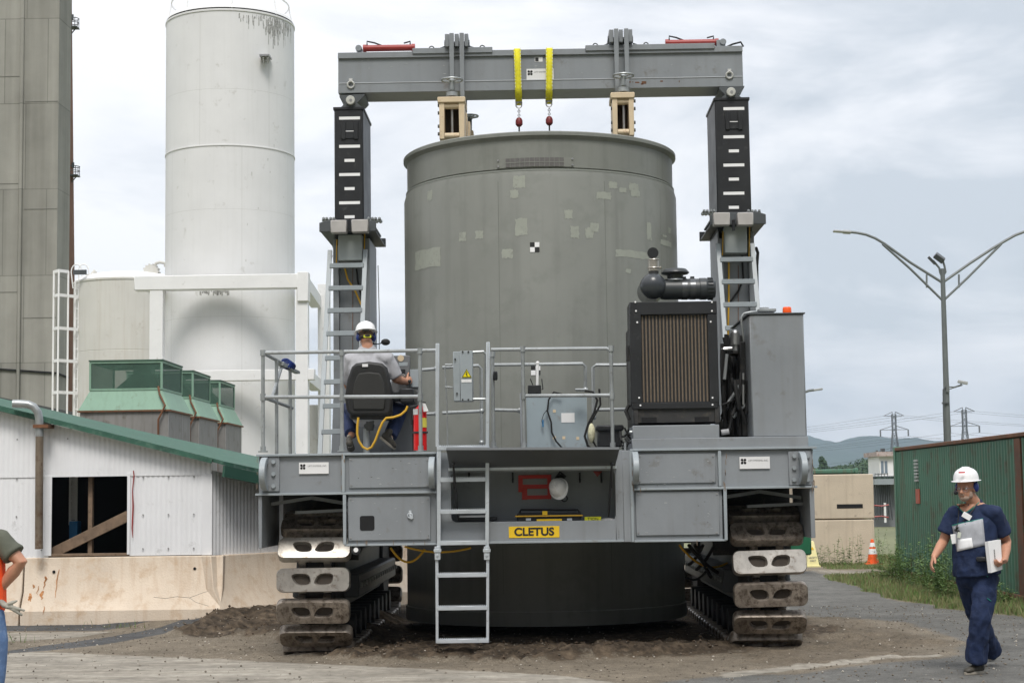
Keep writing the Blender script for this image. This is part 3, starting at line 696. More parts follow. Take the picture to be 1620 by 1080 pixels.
Xs = P(205, 500, 51).x; Rs = 1.66; zs2 = P(205, 451, 51).z
t = thing('storage_tank', 'short cream white tank with caged ladder beside the concrete tower', 'tank', (Xs, 51, 0))
zq = P(205, 560, 51).z
MB().lathe([(Rs, 0), (Rs, zq-.012), (Rs-.01, zq), (Rs, zq+.012), (Rs, zs2-.03), (Rs+.02, zs2-.02), (Rs+.02, zs2+.03), (Rs-.02, zs2+.04)], (Xs, 51, 0), 64).build('shell', TANK2, t)
MB().lathe([(Rs*math.cos(a), zs2+.04+.33*math.sin(a)) for a in np.linspace(0, math.pi/2, 8)], (Xs, 51, 0), 48).build('dome', WHT, t)
s = MB(); c = P(237, 420, 50)
s.cyl((c.x, 50.4, c.z-.6), (c.x, 50.4, c.z-.2), .06, n=8); s.cyl((c.x-.02, 50.2, c.z-.16), (c.x-.02, 50.45, c.z-.16), .22, n=20)
for k in range(14): a = k/14*6.283; s.cyl((c.x-.02+.235*math.cos(a), 50.2, c.z-.16+.235*math.sin(a)), (c.x-.02+.235*math.cos(a), 50.47, c.z-.16+.235*math.sin(a)), .022, n=5)
s.tube([(c.x+.02, 50.45, c.z+.02), (c.x+.08, 50.45, c.z+.12), (c.x+.2, 50.45, c.z+.16), (c.x+.36, 50.45, c.z+.12), (c.x+.37, 50.45, c.z+.02)], .05, 8)
s.build('vent_valve', TANK2, t)
s = MB(); c = P(146, 438, 50); s.cyl((c.x, 50, zs2), (c.x, 50, zs2+.2), .2, n=12); s.cyl((c.x, 50, zs2+.2), (c.x+.1, 50, zs2+.32), .07, n=8); s.build('hatch', TANK2, t)
s = MB(); Yl = 49.6
xl = [P(x, 560, Yl).x for x in (84, 96, 107, 113, 119)]; z0 = 0; z1 = P(95, 428, Yl).z
for x, y, zt_ in ((xl[0], Yl, z1), (xl[1], Yl-.28, z1), (xl[2], Yl, z1-.02), (xl[3], Yl+.35, z1-.3), (xl[4], Yl+.35, z1-.3)): s.bar((x, y, 0), (x, y, zt_), .05, .03)
for py in (430, 468, 520, 571, 621, 675):
    z = P(95, py, Yl).z; q = [(xl[0], Yl, z), (xl[1], Yl-.28, z), (xl[2], Yl, z), (xl[4], Yl+.3, z)]
    for a, b in zip(q[:-1 if py > 430 else 2], q[1:]): s.bar(a, b, .02, .09)
z = 1.0
while z < z1-.3: s.cyl((xl[3], Yl+.35, z), (xl[4], Yl+.35, z), .012, n=5); z += .3
for dx in (0, .42):
    c = Vector((xl[2]+.16+dx*.5, Yl+.3, z1)); s.tube([c+Vector((-.1, 0, -.5))]+[c+Vector((-.16*math.cos(a), .0, .22*math.sin(a))) for a in np.linspace(0, math.pi, 8)]+[c+Vector((.22, 0, -.5))], .018, 5)
s.build('caged_ladder', WHT, t)
s = MB(); c = P(126, 431, Yl); s.box(c.x-.2, c.x+.2, Yl, Yl+.05, c.z-.06, c.z+.08); s.build('sign_board', MGD, t)

# white steel frame round the tall tank
t = thing('steel_frame', 'white painted steel frame wrapped round the tall white tank', 'frame', (P(360, 700, 44.5).x, 44.5, 0))
Yf = 44.5; s = MB(); s.bx(212, 434.5, 487, 457, Yf, .35); s.build('beam', WHT, t, bevel=.015)
s = MB(); s.bx(470, 430, 487.5, 476, Yf-.05, .4); s.build('beam_end', WHT, t, bevel=.01)
s = MB(); s.bx(236, 457, 256.5, 780, Yf+.02, .33); s.build('column', WHT, t, bevel=.01)
s = MB(); s.bx(467.5, 457, 487, 780, Yf+.02, .33); s.build('column', WHT, t, bevel=.01)
s = MB(); s.bx(240, 585, 497, 602, Yf+.05, .3); s.build('beam', WHT, t, bevel=.01)
for py in (440, 585):
    s = MB(); a = P(478, py+6, Yf+.3); b = P(500, (py+26 if py < 500 else py+10), 49.5); s.bar(a, (b.x, 49.5, a.z), .3, .36); s.build('side_beam', WHT, t, bevel=.01)
    s = MB(); a = P(226, py+8, Yf+.3); s.bar((a.x+.1, Yf+.35, a.z), (a.x+.1, 49.5, a.z), .3, .3); s.build('side_beam', WHT, t, bevel=.01)
s = MB(); s.bx(503, 449, 521, 780, 49.5, .4); s.build('column', WHT, t, bevel=.01)
s = MB(); s.bx(487, 640, 503, 780, 49.9, .4); s.build('column', TANK2, t, bevel=.01)

# ================================================================== VENTILATION HOODS
def hood(Y0, label):
    x0, x1, d = -9.0, -7.55, 1.9; s = MB()
    zb, zm, zt_ = 3.41, 3.83, 4.39
    t = thing('ventilation_hood', label, 'ventilator', ((x0+x1)/2, Y0, 0), 'green ventilation hoods behind the white shed')
    s.box(x0-.17, x1+.17, Y0-.13, Y0+d+.13, 0, zb-.0); s.build('base_box', ZINC, t, bevel=.01)
    s = MB()
    v = [(x0-.2, Y0-.16, zb), (x1+.2, Y0-.16, zb), (x1+.2, Y0+d+.16, zb), (x0-.2, Y0+d+.16, zb), (x0, Y0, zm), (x1, Y0, zm), (x1, Y0+d, zm), (x0, Y0+d, zm)]
    s.add(v, [(0, 1, 5, 4), (1, 2, 6, 5), (2, 3, 7, 6), (3, 0, 4, 7), (0, 3, 2, 1), (4, 5, 6, 7)]); s.build('skirt', GVENT, t, smooth=0)
    s = MB(); s.box(x0-.215, x1+.215, Y0-.175, Y0+d+.175, zb-.03, zb+.004); s.build('drip_edge', CRUST, t)
    s = MB()
    for x in (x0, x1):
        for y in (Y0, Y0+d): s.box(x-.02, x+.02, y-.02, y+.02, zm, zt_)
    for z in (zm+.01, zt_):
        for y in (Y0, Y0+d): s.box(x0, x1, y-.018, y+.018, z-.02, z+.02)
        for x in (x0, x1): s.box(x-.018, x+.018, Y0, Y0+d, z-.021, z+.019)
    s.build('screen_frame', GVENT, t)
    s = MB(); e = .012
    s.box(x0+.02, x1-.02, Y0-e/2, Y0+e/2, zm+.03, zt_-.02); s.box(x1-e/2, x1+e/2, Y0+.02, Y0+d-.02, zm+.03, zt_-.02); s.box(x0-e/2, x0+e/2, Y0+.02, Y0+d-.02, zm+.03, zt_-.02)
    s.build('mesh_screen', GMESH, t)
    s = MB(); s.box(x0-.03, x1+.03, Y0-.03, Y0+d+.03, zt_+.021, zt_+.05); s.build('roof_sheet', mat('mossy sheet', (.06, .12, .085), .7, 0, .3, 2) if Y0 == 34 else bpy.data.materials['mossy sheet'], t)
    s = MB(); cx, cy = (x0+x1)/2+.25, Y0+d/2; s.lathe([(.75, zm), (.26, zm+.38), (.26, zt_)], (cx-.1, cy, 0), 4, a0=math.pi/4, a1=math.pi/4+2*math.pi); s.build('cone_duct', GVENT, t, smooth=0)
    s = MB(); q = x1+.0
    s.tube([(x1-.06, Y0-.04, zm+.06), (x1-.02, Y0-.1, zm-.1), (x1+.12, Y0-.22, zb+.08), (x1-.02, Y0-.2, zb-.2), (x1-.02, Y0-.2, 2.2)], .022, 6); s.build('conduit', CRUST, t)
hood(34, 'nearest green ventilation hood with mesh screen above the shed roof'); hood(37.1, 'middle one of the three green ventilation hoods'); hood(40.3, 'farthest of the three green ventilation hoods, next to the white tank')

# ================================================================== SHED
YS = 22.62
t = thing('shed', 'white corrugated shed with green roof and dark window opening', 'shed', (P(200, 880, YS).x, YS, .87))
xL = -9.2; xR = P(334.5, 800, YS).x; zb = .875
def zroof(x): return 2.12-.26*(x+4.33)
dirS = Vector((.68, 1.05, 0)).normalized(); LS = 2.6
xw0, xw1 = P(81, 810, YS).x, P(203, 810, YS).x; zw0, zw1 = P(140, 875, YS).z, P(140, 751, YS).z
zseam = P(170, 752, YS).z
def corr(s, p0, dirv, length, zlo, zhi, nrm, amp=.009, pitch=.068):
    n = max(2, int(length/pitch*4)); v = []
    for i in range(n+1):
        u = length*i/n; ph = (u/pitch) % 1; h = amp*(.5+.5*math.cos(2*math.pi*ph))**1.5
        p = Vector(p0)+Vector(dirv)*u; q = p+Vector(nrm)*h
        lo = zlo(p.x) if callable(zlo) else zlo; hi = zhi(p.x) if callable(zhi) else zhi
        v += [(q.x, q.y, lo), (q.x, q.y, hi)]
    s.add(v, [(2*i, 2*i+2, 2*i+3, 2*i+1) for i in range(n)])
fr = (0, -1, 0); ex = (1, 0, 0)
s = MB()
zr_ = lambda x: zroof(x)-.03
for a, b, lo, hi in ((xL, xw0-.03, zb, zseam), (xw1+.02, xR-.02, zb+.01, zseam), (xw0-.03, xw1+.02, zw1, zseam+.02)): corr(s, (a, YS, 0), ex, b-a, lo, hi, fr)
s.build('wall_sheet', WCORR, t, smooth=60)
s = MB(); corr(s, (xL, YS-.012, 0), ex, xR-xL, zseam-.01, zr_, fr); s.build('wall_sheet', WCORR, t, smooth=60)
nS = Vector((dirS.y, -dirS.x, 0)); s = MB(); corr(s, (xR, YS, 0), dirS, LS, zb, lambda x: zroof(x)-.12, nS); s.build('wall_sheet', WCORR, t, smooth=60)
s = MB(); s.bx(70, 752, 81.5, 879, YS-.022, .02); s.build('corner_trim', WCORR, t, bevel=.003); s = MB(); s.bx(319, 749, 335.5, 877.5, YS-.022, .02); s.build('corner_trim', WCORR, t, bevel=.003); s = MB(); s.box(xw1-.01, xw1+.03, YS-.03, YS-.004, zw0-.02, zw1+.02)
s.build('corner_trim', WCORR, t, bevel=.003)
s = MB()   # screws
for zz in (zb+.1, zb+.55, zseam-.03, zseam+.5):
    for k in range(24):
        x = xL+.2+k*.34
        if x < xR-.05 and not (xw0-.05 < x < xw1+.05 and zz < zw1) and zz < zroof(x)-.1: s.cyl((x, YS-.026, zz), (x, YS-.01, zz), .010, n=6)
s.build('roofing_screws', INKG, t)
s = MB(); s.tube([P(211, 744, YS-.04), P(212, 752, YS-.04), P(209.5, 775, YS-.04), P(210.5, 800, YS-.04), P(209, 835, YS-.04), P(210, 850, YS-.04)], [.007, .009, .007, .012, .01, .004], 5); s.build('paint_line', RED, t)
# roof
s = MB(); e0 = Vector((xL, YS-.14, zroof(xL))); e1 = Vector((xR+.04, YS-.14, zroof(xR+.04)))
e2 = e1+dirS*LS+nS*.30; e2.z = zroof(e2.x); e3 = Vector((xL, YS+7.5, zroof(xL)))
e1b = e1+nS*.25-dirS*.05; e1b.z = zroof(e1b.x); 
rz = lambda x, y: Vector((x, y, zroof(x)))
pl = [e0, e1, e1b, e2, rz(-4.7, 32), rz(-6.7, 28.3), rz(xL, 26.5)]
s.prism(pl, (0, 0, .05)); s.build('roof', GROOF, t, smooth=0)
s = MB(); s.bar(e0+Vector((0, -.03, .01)), e1+Vector((0, -.03, .01)), .03, .062); s.build('rake_board', GROOF, t)
s = MB(); s.bar(e1b+Vector((0, 0, -.08)), e2+Vector((0, 0, -.08)), .04, .15); s.build('fascia', mat('dark green trim', (.02, .075, .05), .6), t)
# rest of the box
s = MB(); s.prism([(xL, YS+.05, 0), (xL, YS+7, 0), (xL, YS+7, 2.6), (xL, YS+.05, 2.8)], (-.05, 0, 0)); s.build('rear_wall', WCORR, t)
s = MB(); s.box(xL+.2, xR-.05, YS+2.4, YS+2.45, .2, 1.98); s.box(xL+.2, xR-.05, YS+.3, YS+2.4, .2, .25); s.box(xR-.1, xR-.05, YS+.1, YS+2.4, .25, 1.98); s.box(xL+.15, xL+.2, YS+.1, YS+2.4, .25, 1.98); s.build('shade_lining', DARK, t)  # near-black box lining paints the shade seen through the window opening
# window framing
s = MB(); s.box(xw0-.03, xw1+.02, YS-.005, YS+.1, zw0-.035, zw0); s.build('window_sill', WOOD, t, bevel=.004)
s = MB(); s.bx(139, 751, 146, 875, YS+.15, .09); s.build('timber_post', WOOD, t, bevel=.004)
s = MB(); s.bar(P(82, 875, YS+.12), P(204, 815, YS+.12), .05, .14); s.build('timber_brace', WOOD, t, bevel=.004)
s = MB(); s.bx(109, 752, 112, 830, YS+.9, .03); s.bx(119, 752, 122, 830, YS+.9, .03)
for k in range(7): s.bx(112, 757+k*11, 119, 760+k*11, YS+.9, .03)
s.bx(113, 752, 121, 822, YS+1.0, .02)
s.build('ladder', TANK2, None, label='white ladder standing inside the shed behind the window opening', cat='ladder', loc=P(115, 830, YS+.9))
s = MB(); s.bx(109, 824, 122.5, 856, YS+.85, .2); s.build('cabinet', BLUEP, None, bevel=.01, label='blue cabinet inside the shed behind the window opening', cat='cabinet', loc=P(115, 856, YS+.9))
# exhaust pipe
t2 = thing('exhaust_pipe', 'grey and rusty exhaust pipe with elbow on the shed front', 'pipe', P(62, 875, YS-.1))
s = MB(); c = [P(61.5, 868, YS-.24), P(62, 760, YS-.24), P(62.5, 690, YS-.24)]; rp = .052
s.tube(c, rp, 16); s.build('riser', mat('stained pipe', (.20, .16, .12), .5, .3, .25, 2, (.1, .055, .03), .35), t2)
s = MB(); s.tube([P(62.5, 690, YS-.24), P(62.5, 665, YS-.24), P(60, 652, YS-.25), P(53, 643, YS-.26), P(44, 639.5, YS-.27), P(30, 638.5, YS-.28), P(20, 638.5, YS-.29)], rp*1.03, 16); s.build('elbow', GALV, t2)
s = MB(); s.bx(52, 671, 76, 676.5, YS-.31, .29); s.build('clamp', CRUST, t2)

# ---- sloped barriers
def barrier(p0, dirv, length, nrm, name, label, stains=None, holes=()):
    """jersey barrier: toe on the nrm side"""
    p0 = Vector(p0); prof = [(.0, -.12), (.0, .18), (-.155, .43), (-.205, .875), (-.40, .875), (-.45, .43), (-.6, .18), (-.6, -.12)]
    s = MB(); n = 24; v = []
    for i in range(n+1):
        p = p0+Vector(dirv)*length*i/n
        for a, z in prof:
            q = p+Vector(nrm)*a; v.append((q.x+mnoise.noise(q*2.1)*.006, q.y+mnoise.noise(q*1.7+Vector((4, 0, 0)))*.008, z))
    k = len(prof); f = [(i*k+j, (i+1)*k+j, (i+1)*k+(j+1) % k, i*k+(j+1) % k) for i in range(n) for j in range(k)]
    f += [tuple(range(k)), tuple(range(n*k, n*k+k))[::-1]]
    s.add(v, f)
    t = thing(name, label, 'barrier', p0, 'sloped concrete barriers under the shed'); s.build('body', BEIGE, t, smooth=30, bevel=.012, seg=2)
    return t
toeY = YS-.235
xj = P(30, 960, toeY).x; xc_ = P(349, 960, toeY).x
b1 = barrier((xj+.012, toeY, 0), (1, 0, 0), xc_-xj-.012, (0, -1, 0), 'concrete_barrier', 'long rust streaked concrete barrier under the shed window')
b0 = barrier((xj-3, toeY, 0), (1, 0, 0), 2.99, (0, -1, 0), 'concrete_barrier', 'concrete barrier behind the man in the orange vest')
b2 = barrier((xc_+.02, toeY, 0), dirS, 6, nS, 'concrete_barrier', 'concrete barrier turning the shed corner towards the machine')
def on_face(px, py, off):
    """point on the front barrier's face seen at this pixel"""
    for _ in range(4):
        Y = toeY; 
        for k in range(6):
            z = P(px, py, Y).z; a = np.interp(z, [.18, .43, .875], [0, .155, .205]); Y = toeY+a
    return P(px, py, Y-off)
s = MB()
for px, py in ((85, 904), (308, 899)):
    c = on_face(px, py, .012); s.cyl(c, c+Vector((0, .03, 0)), .020, n=14)
s.build('lifting_hole', DARK, b1)
random.seed(8); s = MB()
for px, py0, py1, w_ in ((72, 913, 932, .012), (73, 911, 918, .02), (67, 934, 948, .026), (53, 924, 930, .02), (49, 938, 951, .028), (93, 900, 945, .010), (47, 942, 950, .014), (60, 926, 940, .008), (70, 958, 972, .008)):
    q = [on_face(px+random.uniform(-1.5, 1.5)-(y-py0)*.12, y, .006) for y in np.linspace(py0, py1, 6)]
    for a, b, i in zip(q[:-1], q[1:], range(5)):
        wa = w_*(1-abs(i-2)/4)*random.uniform(.6, 1.1); wb = w_*(1-abs(i-1)/4)*random.uniform(.6, 1.1)
        s.add([a-Vector((wa, 0, 0)), a+Vector((wa, 0, 0)), b+Vector((wb, 0, 0)), b-Vector((wb, 0, 0))], [(0, 1, 2, 3)])
s.build('rust_streak', RUST, b1, smooth=0)
s = MB(); q = [(243, 944), (262, 946), (280, 943), (300, 945), (318, 938), (334, 933), (340, 942), (346, 950), (348, 966)]
s.tube([on_face(x, y, .003) for x, y in q], [.003]*len(q), 4)
q = [(300, 945), (310, 952), (330, 958)]; s.tube([on_face(x, y, .003) for x, y in q], .002, 4)
s.build('crack', DARK, b1)

# ================================================================== RIGHT SIDE: blocks, bins, container, lamp
gb = 'stacked concrete blocks behind the machine'
YB = 37.4
s = MB(); s.bx(1262, 750, 1382.5, 820.5, YB, 1.6); o = s.build('concrete_block', BEIGE2, None, bevel=.02, seg=2, loc=P(1330, 820, YB), label='upper beige concrete block with a dark slot', cat='concrete block', group=gb)
s = MB(); s.bx(1324, 797, 1365, 803.5, YB-.006, .1); s.build('slot', DARK, o)
s = MB(); s.bx(1262, 822, 1384, 897, YB, 1.6); s.build('concrete_block', BEIGE2, None, bevel=.02, seg=2, loc=P(1330, 895, YB), label='lower beige concrete block with weeds at its foot', cat='concrete block', group=gb)
s = MB(); s.bx(1250, 742, 1357, 749, YB+2, 2.5); s.bx(1352, 740, 1358, 749, YB+1.95, .1); s.bx(1240, 750, 1350, 900, YB+2.1, 2.3)
s.build('waste_bin', CGREEN, None, bevel=.02, loc=P(1300, 895, YB+2), label='dark green steel bin with its lid just above the concrete blocks', cat='bin')
s = MB(); s.bx(1240, 842, 1284, 878, 33, .8); s.bx(1238, 838, 1285, 843, 32.97, .9); s.build('green_bin', mat('bin green', (.02, .12, .06), .4), None, bevel=.03, loc=P(1262, 878, 33), label='small green bin half hidden behind the right track', cat='bin')
# traffic cone
c = G(1381, 893); t = thing('traffic_cone', 'orange traffic cone with two white bands', 'cone', (c.x, c.y, 0)); sc = P(1381, 852, c.y).z
MB().box(c.x-.17, c.x+.17, c.y-.17, c.y+.17, .0, .035).build('base', CONEO, t, bevel=.01)
s = MB(); rr = lambda z: .135-(.135-.028)*z/sc
s.lathe([(rr(.035), .035), (rr(sc*.98), sc*.98), (0, sc)], (c.x, c.y, 0), 24); s.build('cone', CONEO, t)
for a, b in ((.42, .62), (.70, .86)):
    MB().lathe([(rr(sc*a)+.003, sc*a), (rr(sc*b)+.003, sc*b)], (c.x, c.y, 0), 24).build('white_band', WHT, t)
# floor warning sign: tapering four sided
c = G(1285, 896); t = thing('caution_sign', 'pale yellow pyramid caution sign at the machine\'s right', 'sign', (c.x, c.y, 0)); hs = P(1285, 855, c.y).z
v = []; 
for z, w_ in ((.0, .155), (.03, .155), (.03, .13), (hs*.96, .045), (hs, .03)): v += [(c.x-w_, c.y-w_, z), (c.x+w_, c.y-w_, z), (c.x+w_, c.y+w_, z), (c.x-w_, c.y+w_, z)]
s = MB(); s.add(v, [(q*4+i, q*4+(i+1) % 4, q*4+4+(i+1) % 4, q*4+4+i) for q in range(4) for i in range(4)]+[(16, 17, 18, 19)]); s.build('body', SIGNY, t, bevel=.004)
def sign_face(z): return c.y-(.13-(.13-.045)*(z-.03)/(hs*.96-.03))-.006
for zf, tx, sz in ((.36, 'SAFETY', .055), (.24, 'FIRST', .055)): text('lettering', tx, sz, (c.x, sign_face(hs*zf)-.004, hs*zf), INKG, t, face=(0, -1, .09))
z = hs*.72; s = MB(); s.prism([(c.x-.035, sign_face(z)-.008, z-.03), (c.x+.035, sign_face(z)-.008, z-.03), (c.x, sign_face(z)-.004, z+.035)], (0, .003, 0)); s.build('triangle_mark', YELS, t)

# control tower like building beyond the blocks
Yc = 75; t = thing('guard_tower', 'small white cabin on a grey platform seen beside the container end', 'building', (P(1398, 800, Yc).x, Yc, 0))
s = MB(); s.bx(1391, 720, 1425, 753, Yc, 2.5); s.build('cabin', WHT, t, bevel=.02)
s = MB(); s.bx(1387, 714, 1430, 721, Yc-.2, 3); s.build('roof', mat('rust trimmed roof', (.5, .42, .4), .7, 0, .2, 3, (.2, .06, .03), .4), t)
s = MB(); s.bx(1394, 729, 1398, 748, Yc-.03, .05); s.bx(1400, 729, 1404, 748, Yc-.03, .05); s.build('window', mat('window glass', (.2, .25, .3), .1), t)
s = MB(); s.bx(1384, 757, 1430, 766, Yc-.4, 4); s.build('platform', MGL, t)
s = MB()
for x in (1384, 1389, 1394, 1399, 1404): s.bx(x, 748, x+.8, 757, Yc-.4, .03)
s.bx(1384, 749, 1405, 750, Yc-.4, .03); s.bx(1386, 712, 1389, 714, Yc, .1); s.bx(1395, 709, 1400, 714, Yc, .3)
s.build('railing', MGD, t)
s = MB()
for k in range(9): a = P(1383+k*3, 766, Yc); b = P(1376+k*4.5, 822, Yc); s.bar(a, b, .09, .05)
s.build('stair_frame', MGD, t)
s = MB(); s.bx(1383, 766, 1425, 835, Yc+.4, .3); s.build('wall', mat('grey sheet wall', (.2, .21, .22), .7), t)
s = MB(); s.tube([P(1383, 799, 60), P(1395, 800, 60), P(1406, 798, 60)], .025, 5); s.tube([P(1383, 817, 60), P(1395, 816, 60), P(1406, 818, 60)], .025, 5); s.build('barrier_tape', RED, None, label='red barrier tape strung in the gap beside the concrete blocks', cat='tape')
s = MB(); s.bx(1399, 795, 1402, 826, 60, .08); s.build('tape_post', WHT, None, label='white post holding the red barrier tape', cat='post')

# container
t = thing('shipping_container', 'long green corrugated shipping container with rusty top rail', 'container', (6.9, 26, 0))
cx = 6.87; cy0, cy1 = 20.2, 32.5; zc0, zc1 = P(1600, 948, 24.0).z, 2.40
tilt = 0
zc0 = .0
s = MB(); v = []; pit = .155; n = int((cy1-cy0-.2)/pit*4)
for i in range(n+1):
    y = cy0+.1+(cy1-cy0-.2)*i/n; ph = (i % 4); h = (0, .0, .032, .032)[ph]
    x = cx+.03-h; v += [(x, y, zc0+.1), (x, y, zc1-.08)]
s.add(v, [(2*i, 2*i+2, 2*i+3, 2*i+1) for i in range(n)]); s.build('side_wall', CGREEN, t, smooth=0)
s = MB(); s.box(cx-.02, cx+.08, cy0, cy1, zc1-.06, zc1); s.build('top_rail', CRUST, t, bevel=.008)
s = MB(); s.box(cx-.02, cx+.08, cy0, cy1, zc0, zc0+.1); s.build('bottom_rail', CRUST, t, bevel=.008)
for y in (cy0, cy1-.12): s = MB(); s.box(cx-.025, cx+.12, y, y+.14, zc0-.03, zc1+.02); s.build('corner_post', CGREEN, t, bevel=.01)
s = MB(); s.box(cx-.012, cx+.05, 24.05, 24.35, zc0+.1, zc1-.08); s.build('rusty_panel', mat('rusted panel', (.13, .055, .03), .8, 0, .3, 3, (.06, .1, .06), .35), t)
s = MB(); s.box(cx+.09, cx+2.5, cy0+.05, cy1-.03, zc0+.05, zc1-.03); s.build('shell', CGREEN, t, bevel=.01)
s = MB()
for k in range(7): z = P(1421, 726+k*5.2, 30.6).z-.03; s.box(cx-.03, cx+.03, 30.5, 30.75, z-.018, z+.018)
s.build('vent_louvre', mat('louvre', (.40, .42, .40), .6), t)
s = MB(); z = P(1421, 785, 30.6).z; s.box(cx-.014, cx, 30.45, 30.75, z-.13, z+.13); s.build('red_label', mat('faded red label', (.42, .09, .05), .6), t)

# street lamp
YL = 56; bs = P(1499.5, 775, YL); t = thing('street_lamp', 'tall double arm street lamp with camera behind the container', 'street lamp', (bs.x, YL, 0))
top = P(1491, 425, YL); lean = 0
xb_ = P(1497.5, 690, YL).x; X0 = (xb_+top.x)/2
s = MB(); s.cyl((xb_+.02, YL, 0), (top.x, YL, top.z), .125, .075, 16); s.build('pole', POLE, t)
for sg in (-1, 1):
    q = [(1491, 447), (1440, 415), (1400, 386), (1385, 377), (1370, 371), (1355, 368), (1345, 367)]
    q2 = [(1490, 474), (1440, 425), (1396, 386)]
    if sg > 0: q = [(1491, 447), (1535, 416), (1570, 393), (1590, 381), (1606, 372), (1622, 366), (1640, 363)]; q2 = [(1493, 475), (1530, 440), (1584, 386)]
    s = MB(); s.tube([P(x, y, YL) for x, y in q], .045, 8); s.tube([P(x, y, YL) for x, y in q2], .04, 8)
    x_ = 1466 if sg < 0 else 1517; s.cyl(P(x_, 434, YL), P(x_, 455, YL), .03, n=6); s.build('arm', POLE, t)
    s = MB(); a = P(1346, 367.5, YL) if sg < 0 else P(1637, 363.5, YL); b = P(1318, 365.5, YL) if sg < 0 else P(1668, 362, YL)
    s.bar(a, b, .22, .07); s.bar(a, a.lerp(b, .45), .16, .12); s.build('lamp_head', LAMPH, t, bevel=.02)
s = MB(); s.tube([P(1490, 437, YL), P(1487, 430, YL), P(1486, 424, YL), P(1481, 418, YL), P(1476, 412, YL)], .035, 6); s.tube([P(1492, 437, YL), P(1496, 430, YL), P(1494, 420, YL), P(1492, 414, YL)], .035, 6); s.build('floodlight_bracket', POLE, t)
s = MB(); c = P(1486, 408, YL); s.obox(c, (.14, .0, -.11), (.05, .15, .05), (.05, -.05, .06)); s.build('floodlight', MGD, t, bevel=.015)
s = MB(); c = P(1474, 412, YL); s.obox(c, (.11, 0, -.12), (.03, .14, .02), (.03, -.02, .03)); s.build('floodlight', MGD, t, bevel=.01)
s = MB(); s.tube([P(1500, 612, YL-.1), P(1510, 612, YL-.1), P(1520, 609, YL-.15), P(1521, 604, YL-.15)], .025, 6); s.bar(P(1500, 616, YL-.1), P(1523, 609, YL-.15), .03, .03); s.bx(1497, 608, 1502, 620, YL-.15, .1); s.build('camera_bracket', POLE, t)
s = MB(); s.bar(P(1515, 603, YL-.15), P(1531, 606, YL-.25), .12, .11); s.build('security_camera', LAMPH, t, bevel=.02)
s = MB(); s.tube([P(1496, 612, YL-.12), P(1492, 616, YL-.13), P(1492.5, 650, YL-.13), P(1494, 700, YL-.13)], .022, 6); s.bx(1491, 636, 1502, 638.5, YL-.15, .1); s.build('conduit', MGD, t)
t = thing('street_lamp', 'distant lamp with one short arm peeking from behind the machine', 'street lamp', (P(1262, 775, 75).x, 75, 0))
s = MB(); s.tube([P(1262, 780, 75), P(1262, 640, 75), P(1268, 622, 75), P(1280, 617.5, 75), P(1288, 616.5, 75)], .06, 8); s.build('pole', POLE, t)
s = MB(); s.bar(P(1287, 617, 75), P(1301, 615, 75), .3, .09); s.build('lamp_head', LAMPH, t, bevel=.02)
# ================================================================== CASK
XC, YC = P(857, 500, 21).x, 21.0
RB = 1.705; RU = 1.665
zrim = P(857, 208, YC-RU).z; zlip = P(857, 266, YC-RU).z
zsh1 = P(1072, 300, 20.85).z; zsh0 = P(1068, 286, 20.85).z
cask = thing('cask', 'huge grey-green cylindrical cask held upright inside the crawler machine', 'cask', (XC, YC, .14))
s = MB()
prof = [(0, .14), (RB+.018, .14), (RB+.018, .30), (RB, .31), (RB, zlip-.125), (RU+.014, zlip-.03), (RU+.012, zlip-.008), (RU-.02, zlip-.007), (RU-.02, zlip+.006), (RU, zlip+.008), (RU, zrim-.09), (RU+.02, zrim-.07), (RU+.045, zrim-.05), (RU+.045, zrim-.012), (RU+.03, zrim), (RU-.12, zrim), (RU-.12, zrim-.5), (0, zrim-.5)]
s.lathe(prof, (XC, YC, 0), 128); s.build('shell', CASK, cask, smooth=30)
s = MB(); s.lathe([(RU+.010, zlip-.030), (RU+.018, zlip-.028), (RU+.018, zlip-.012), (RU+.010, zlip-.010)], (XC, YC, 0), 128); s.build('weld_ring', mat('pale seam', (.25, .265, .24), .5), cask)
def az(px, py, Rr=RB):
    """azimuth on the cask wall seen at this pixel"""
    for q in range(9):
        Y = YC-math.sqrt(max(0, Rr*Rr-(P(px, py, YC-Rr if q == 0 else Y).x-XC)**2)) if q else YC-Rr
    p = P(px, py, Y); return math.asin(max(-1, min(1, (p.x-XC)/Rr))), p.z
random.seed(2)
patches = [(812, 279, 831, 297), (807, 301, 820, 313), (815, 346, 834, 372), (676, 303, 684, 316), (726, 368, 737, 381), (752, 366, 764, 377), (657, 399, 697, 420), (794, 395, 811, 408), (893, 332, 906, 346), (903, 358, 916, 377),
           (926, 360, 939, 377), (934, 352, 947, 367), (944, 303, 967, 316), (963, 287, 976, 299), (980, 297, 991, 305), (995, 289, 1010, 304), (998, 300, 1012, 312), (1023, 352, 1031, 380), (974, 394, 1026, 411), (1045, 378, 1062, 392), (1057, 359, 1061, 370), (1048, 371, 1055, 376), (990, 425, 998, 432)]
ltab = {}
for (x0, y0, x1, y1) in patches:
    a0, z1 = az(x0, y0); a1, z0 = az(x1, y1); s = MB(); curved_patch(s, XC, YC, RB, a0, a1, z0, z1, 9, 0, .0015, .008)
    s.build('touched_up_patch', CASKP, cask, smooth=60)
# faint vertical plate seams
s = MB()
for px in (789, 958, 1046):
    a0, z = az(px, 400); s.add([(XC+math.sin(a)*(RB+.001), YC-math.cos(a)*(RB+.001), z_) for z_ in (.5, zlip-.14) for a in (a0, a0+.003)], [(0, 1, 3, 2)])
s.build('plate_seam', mat('seam paint', (.14, .15, .13), .5), cask, smooth=0)
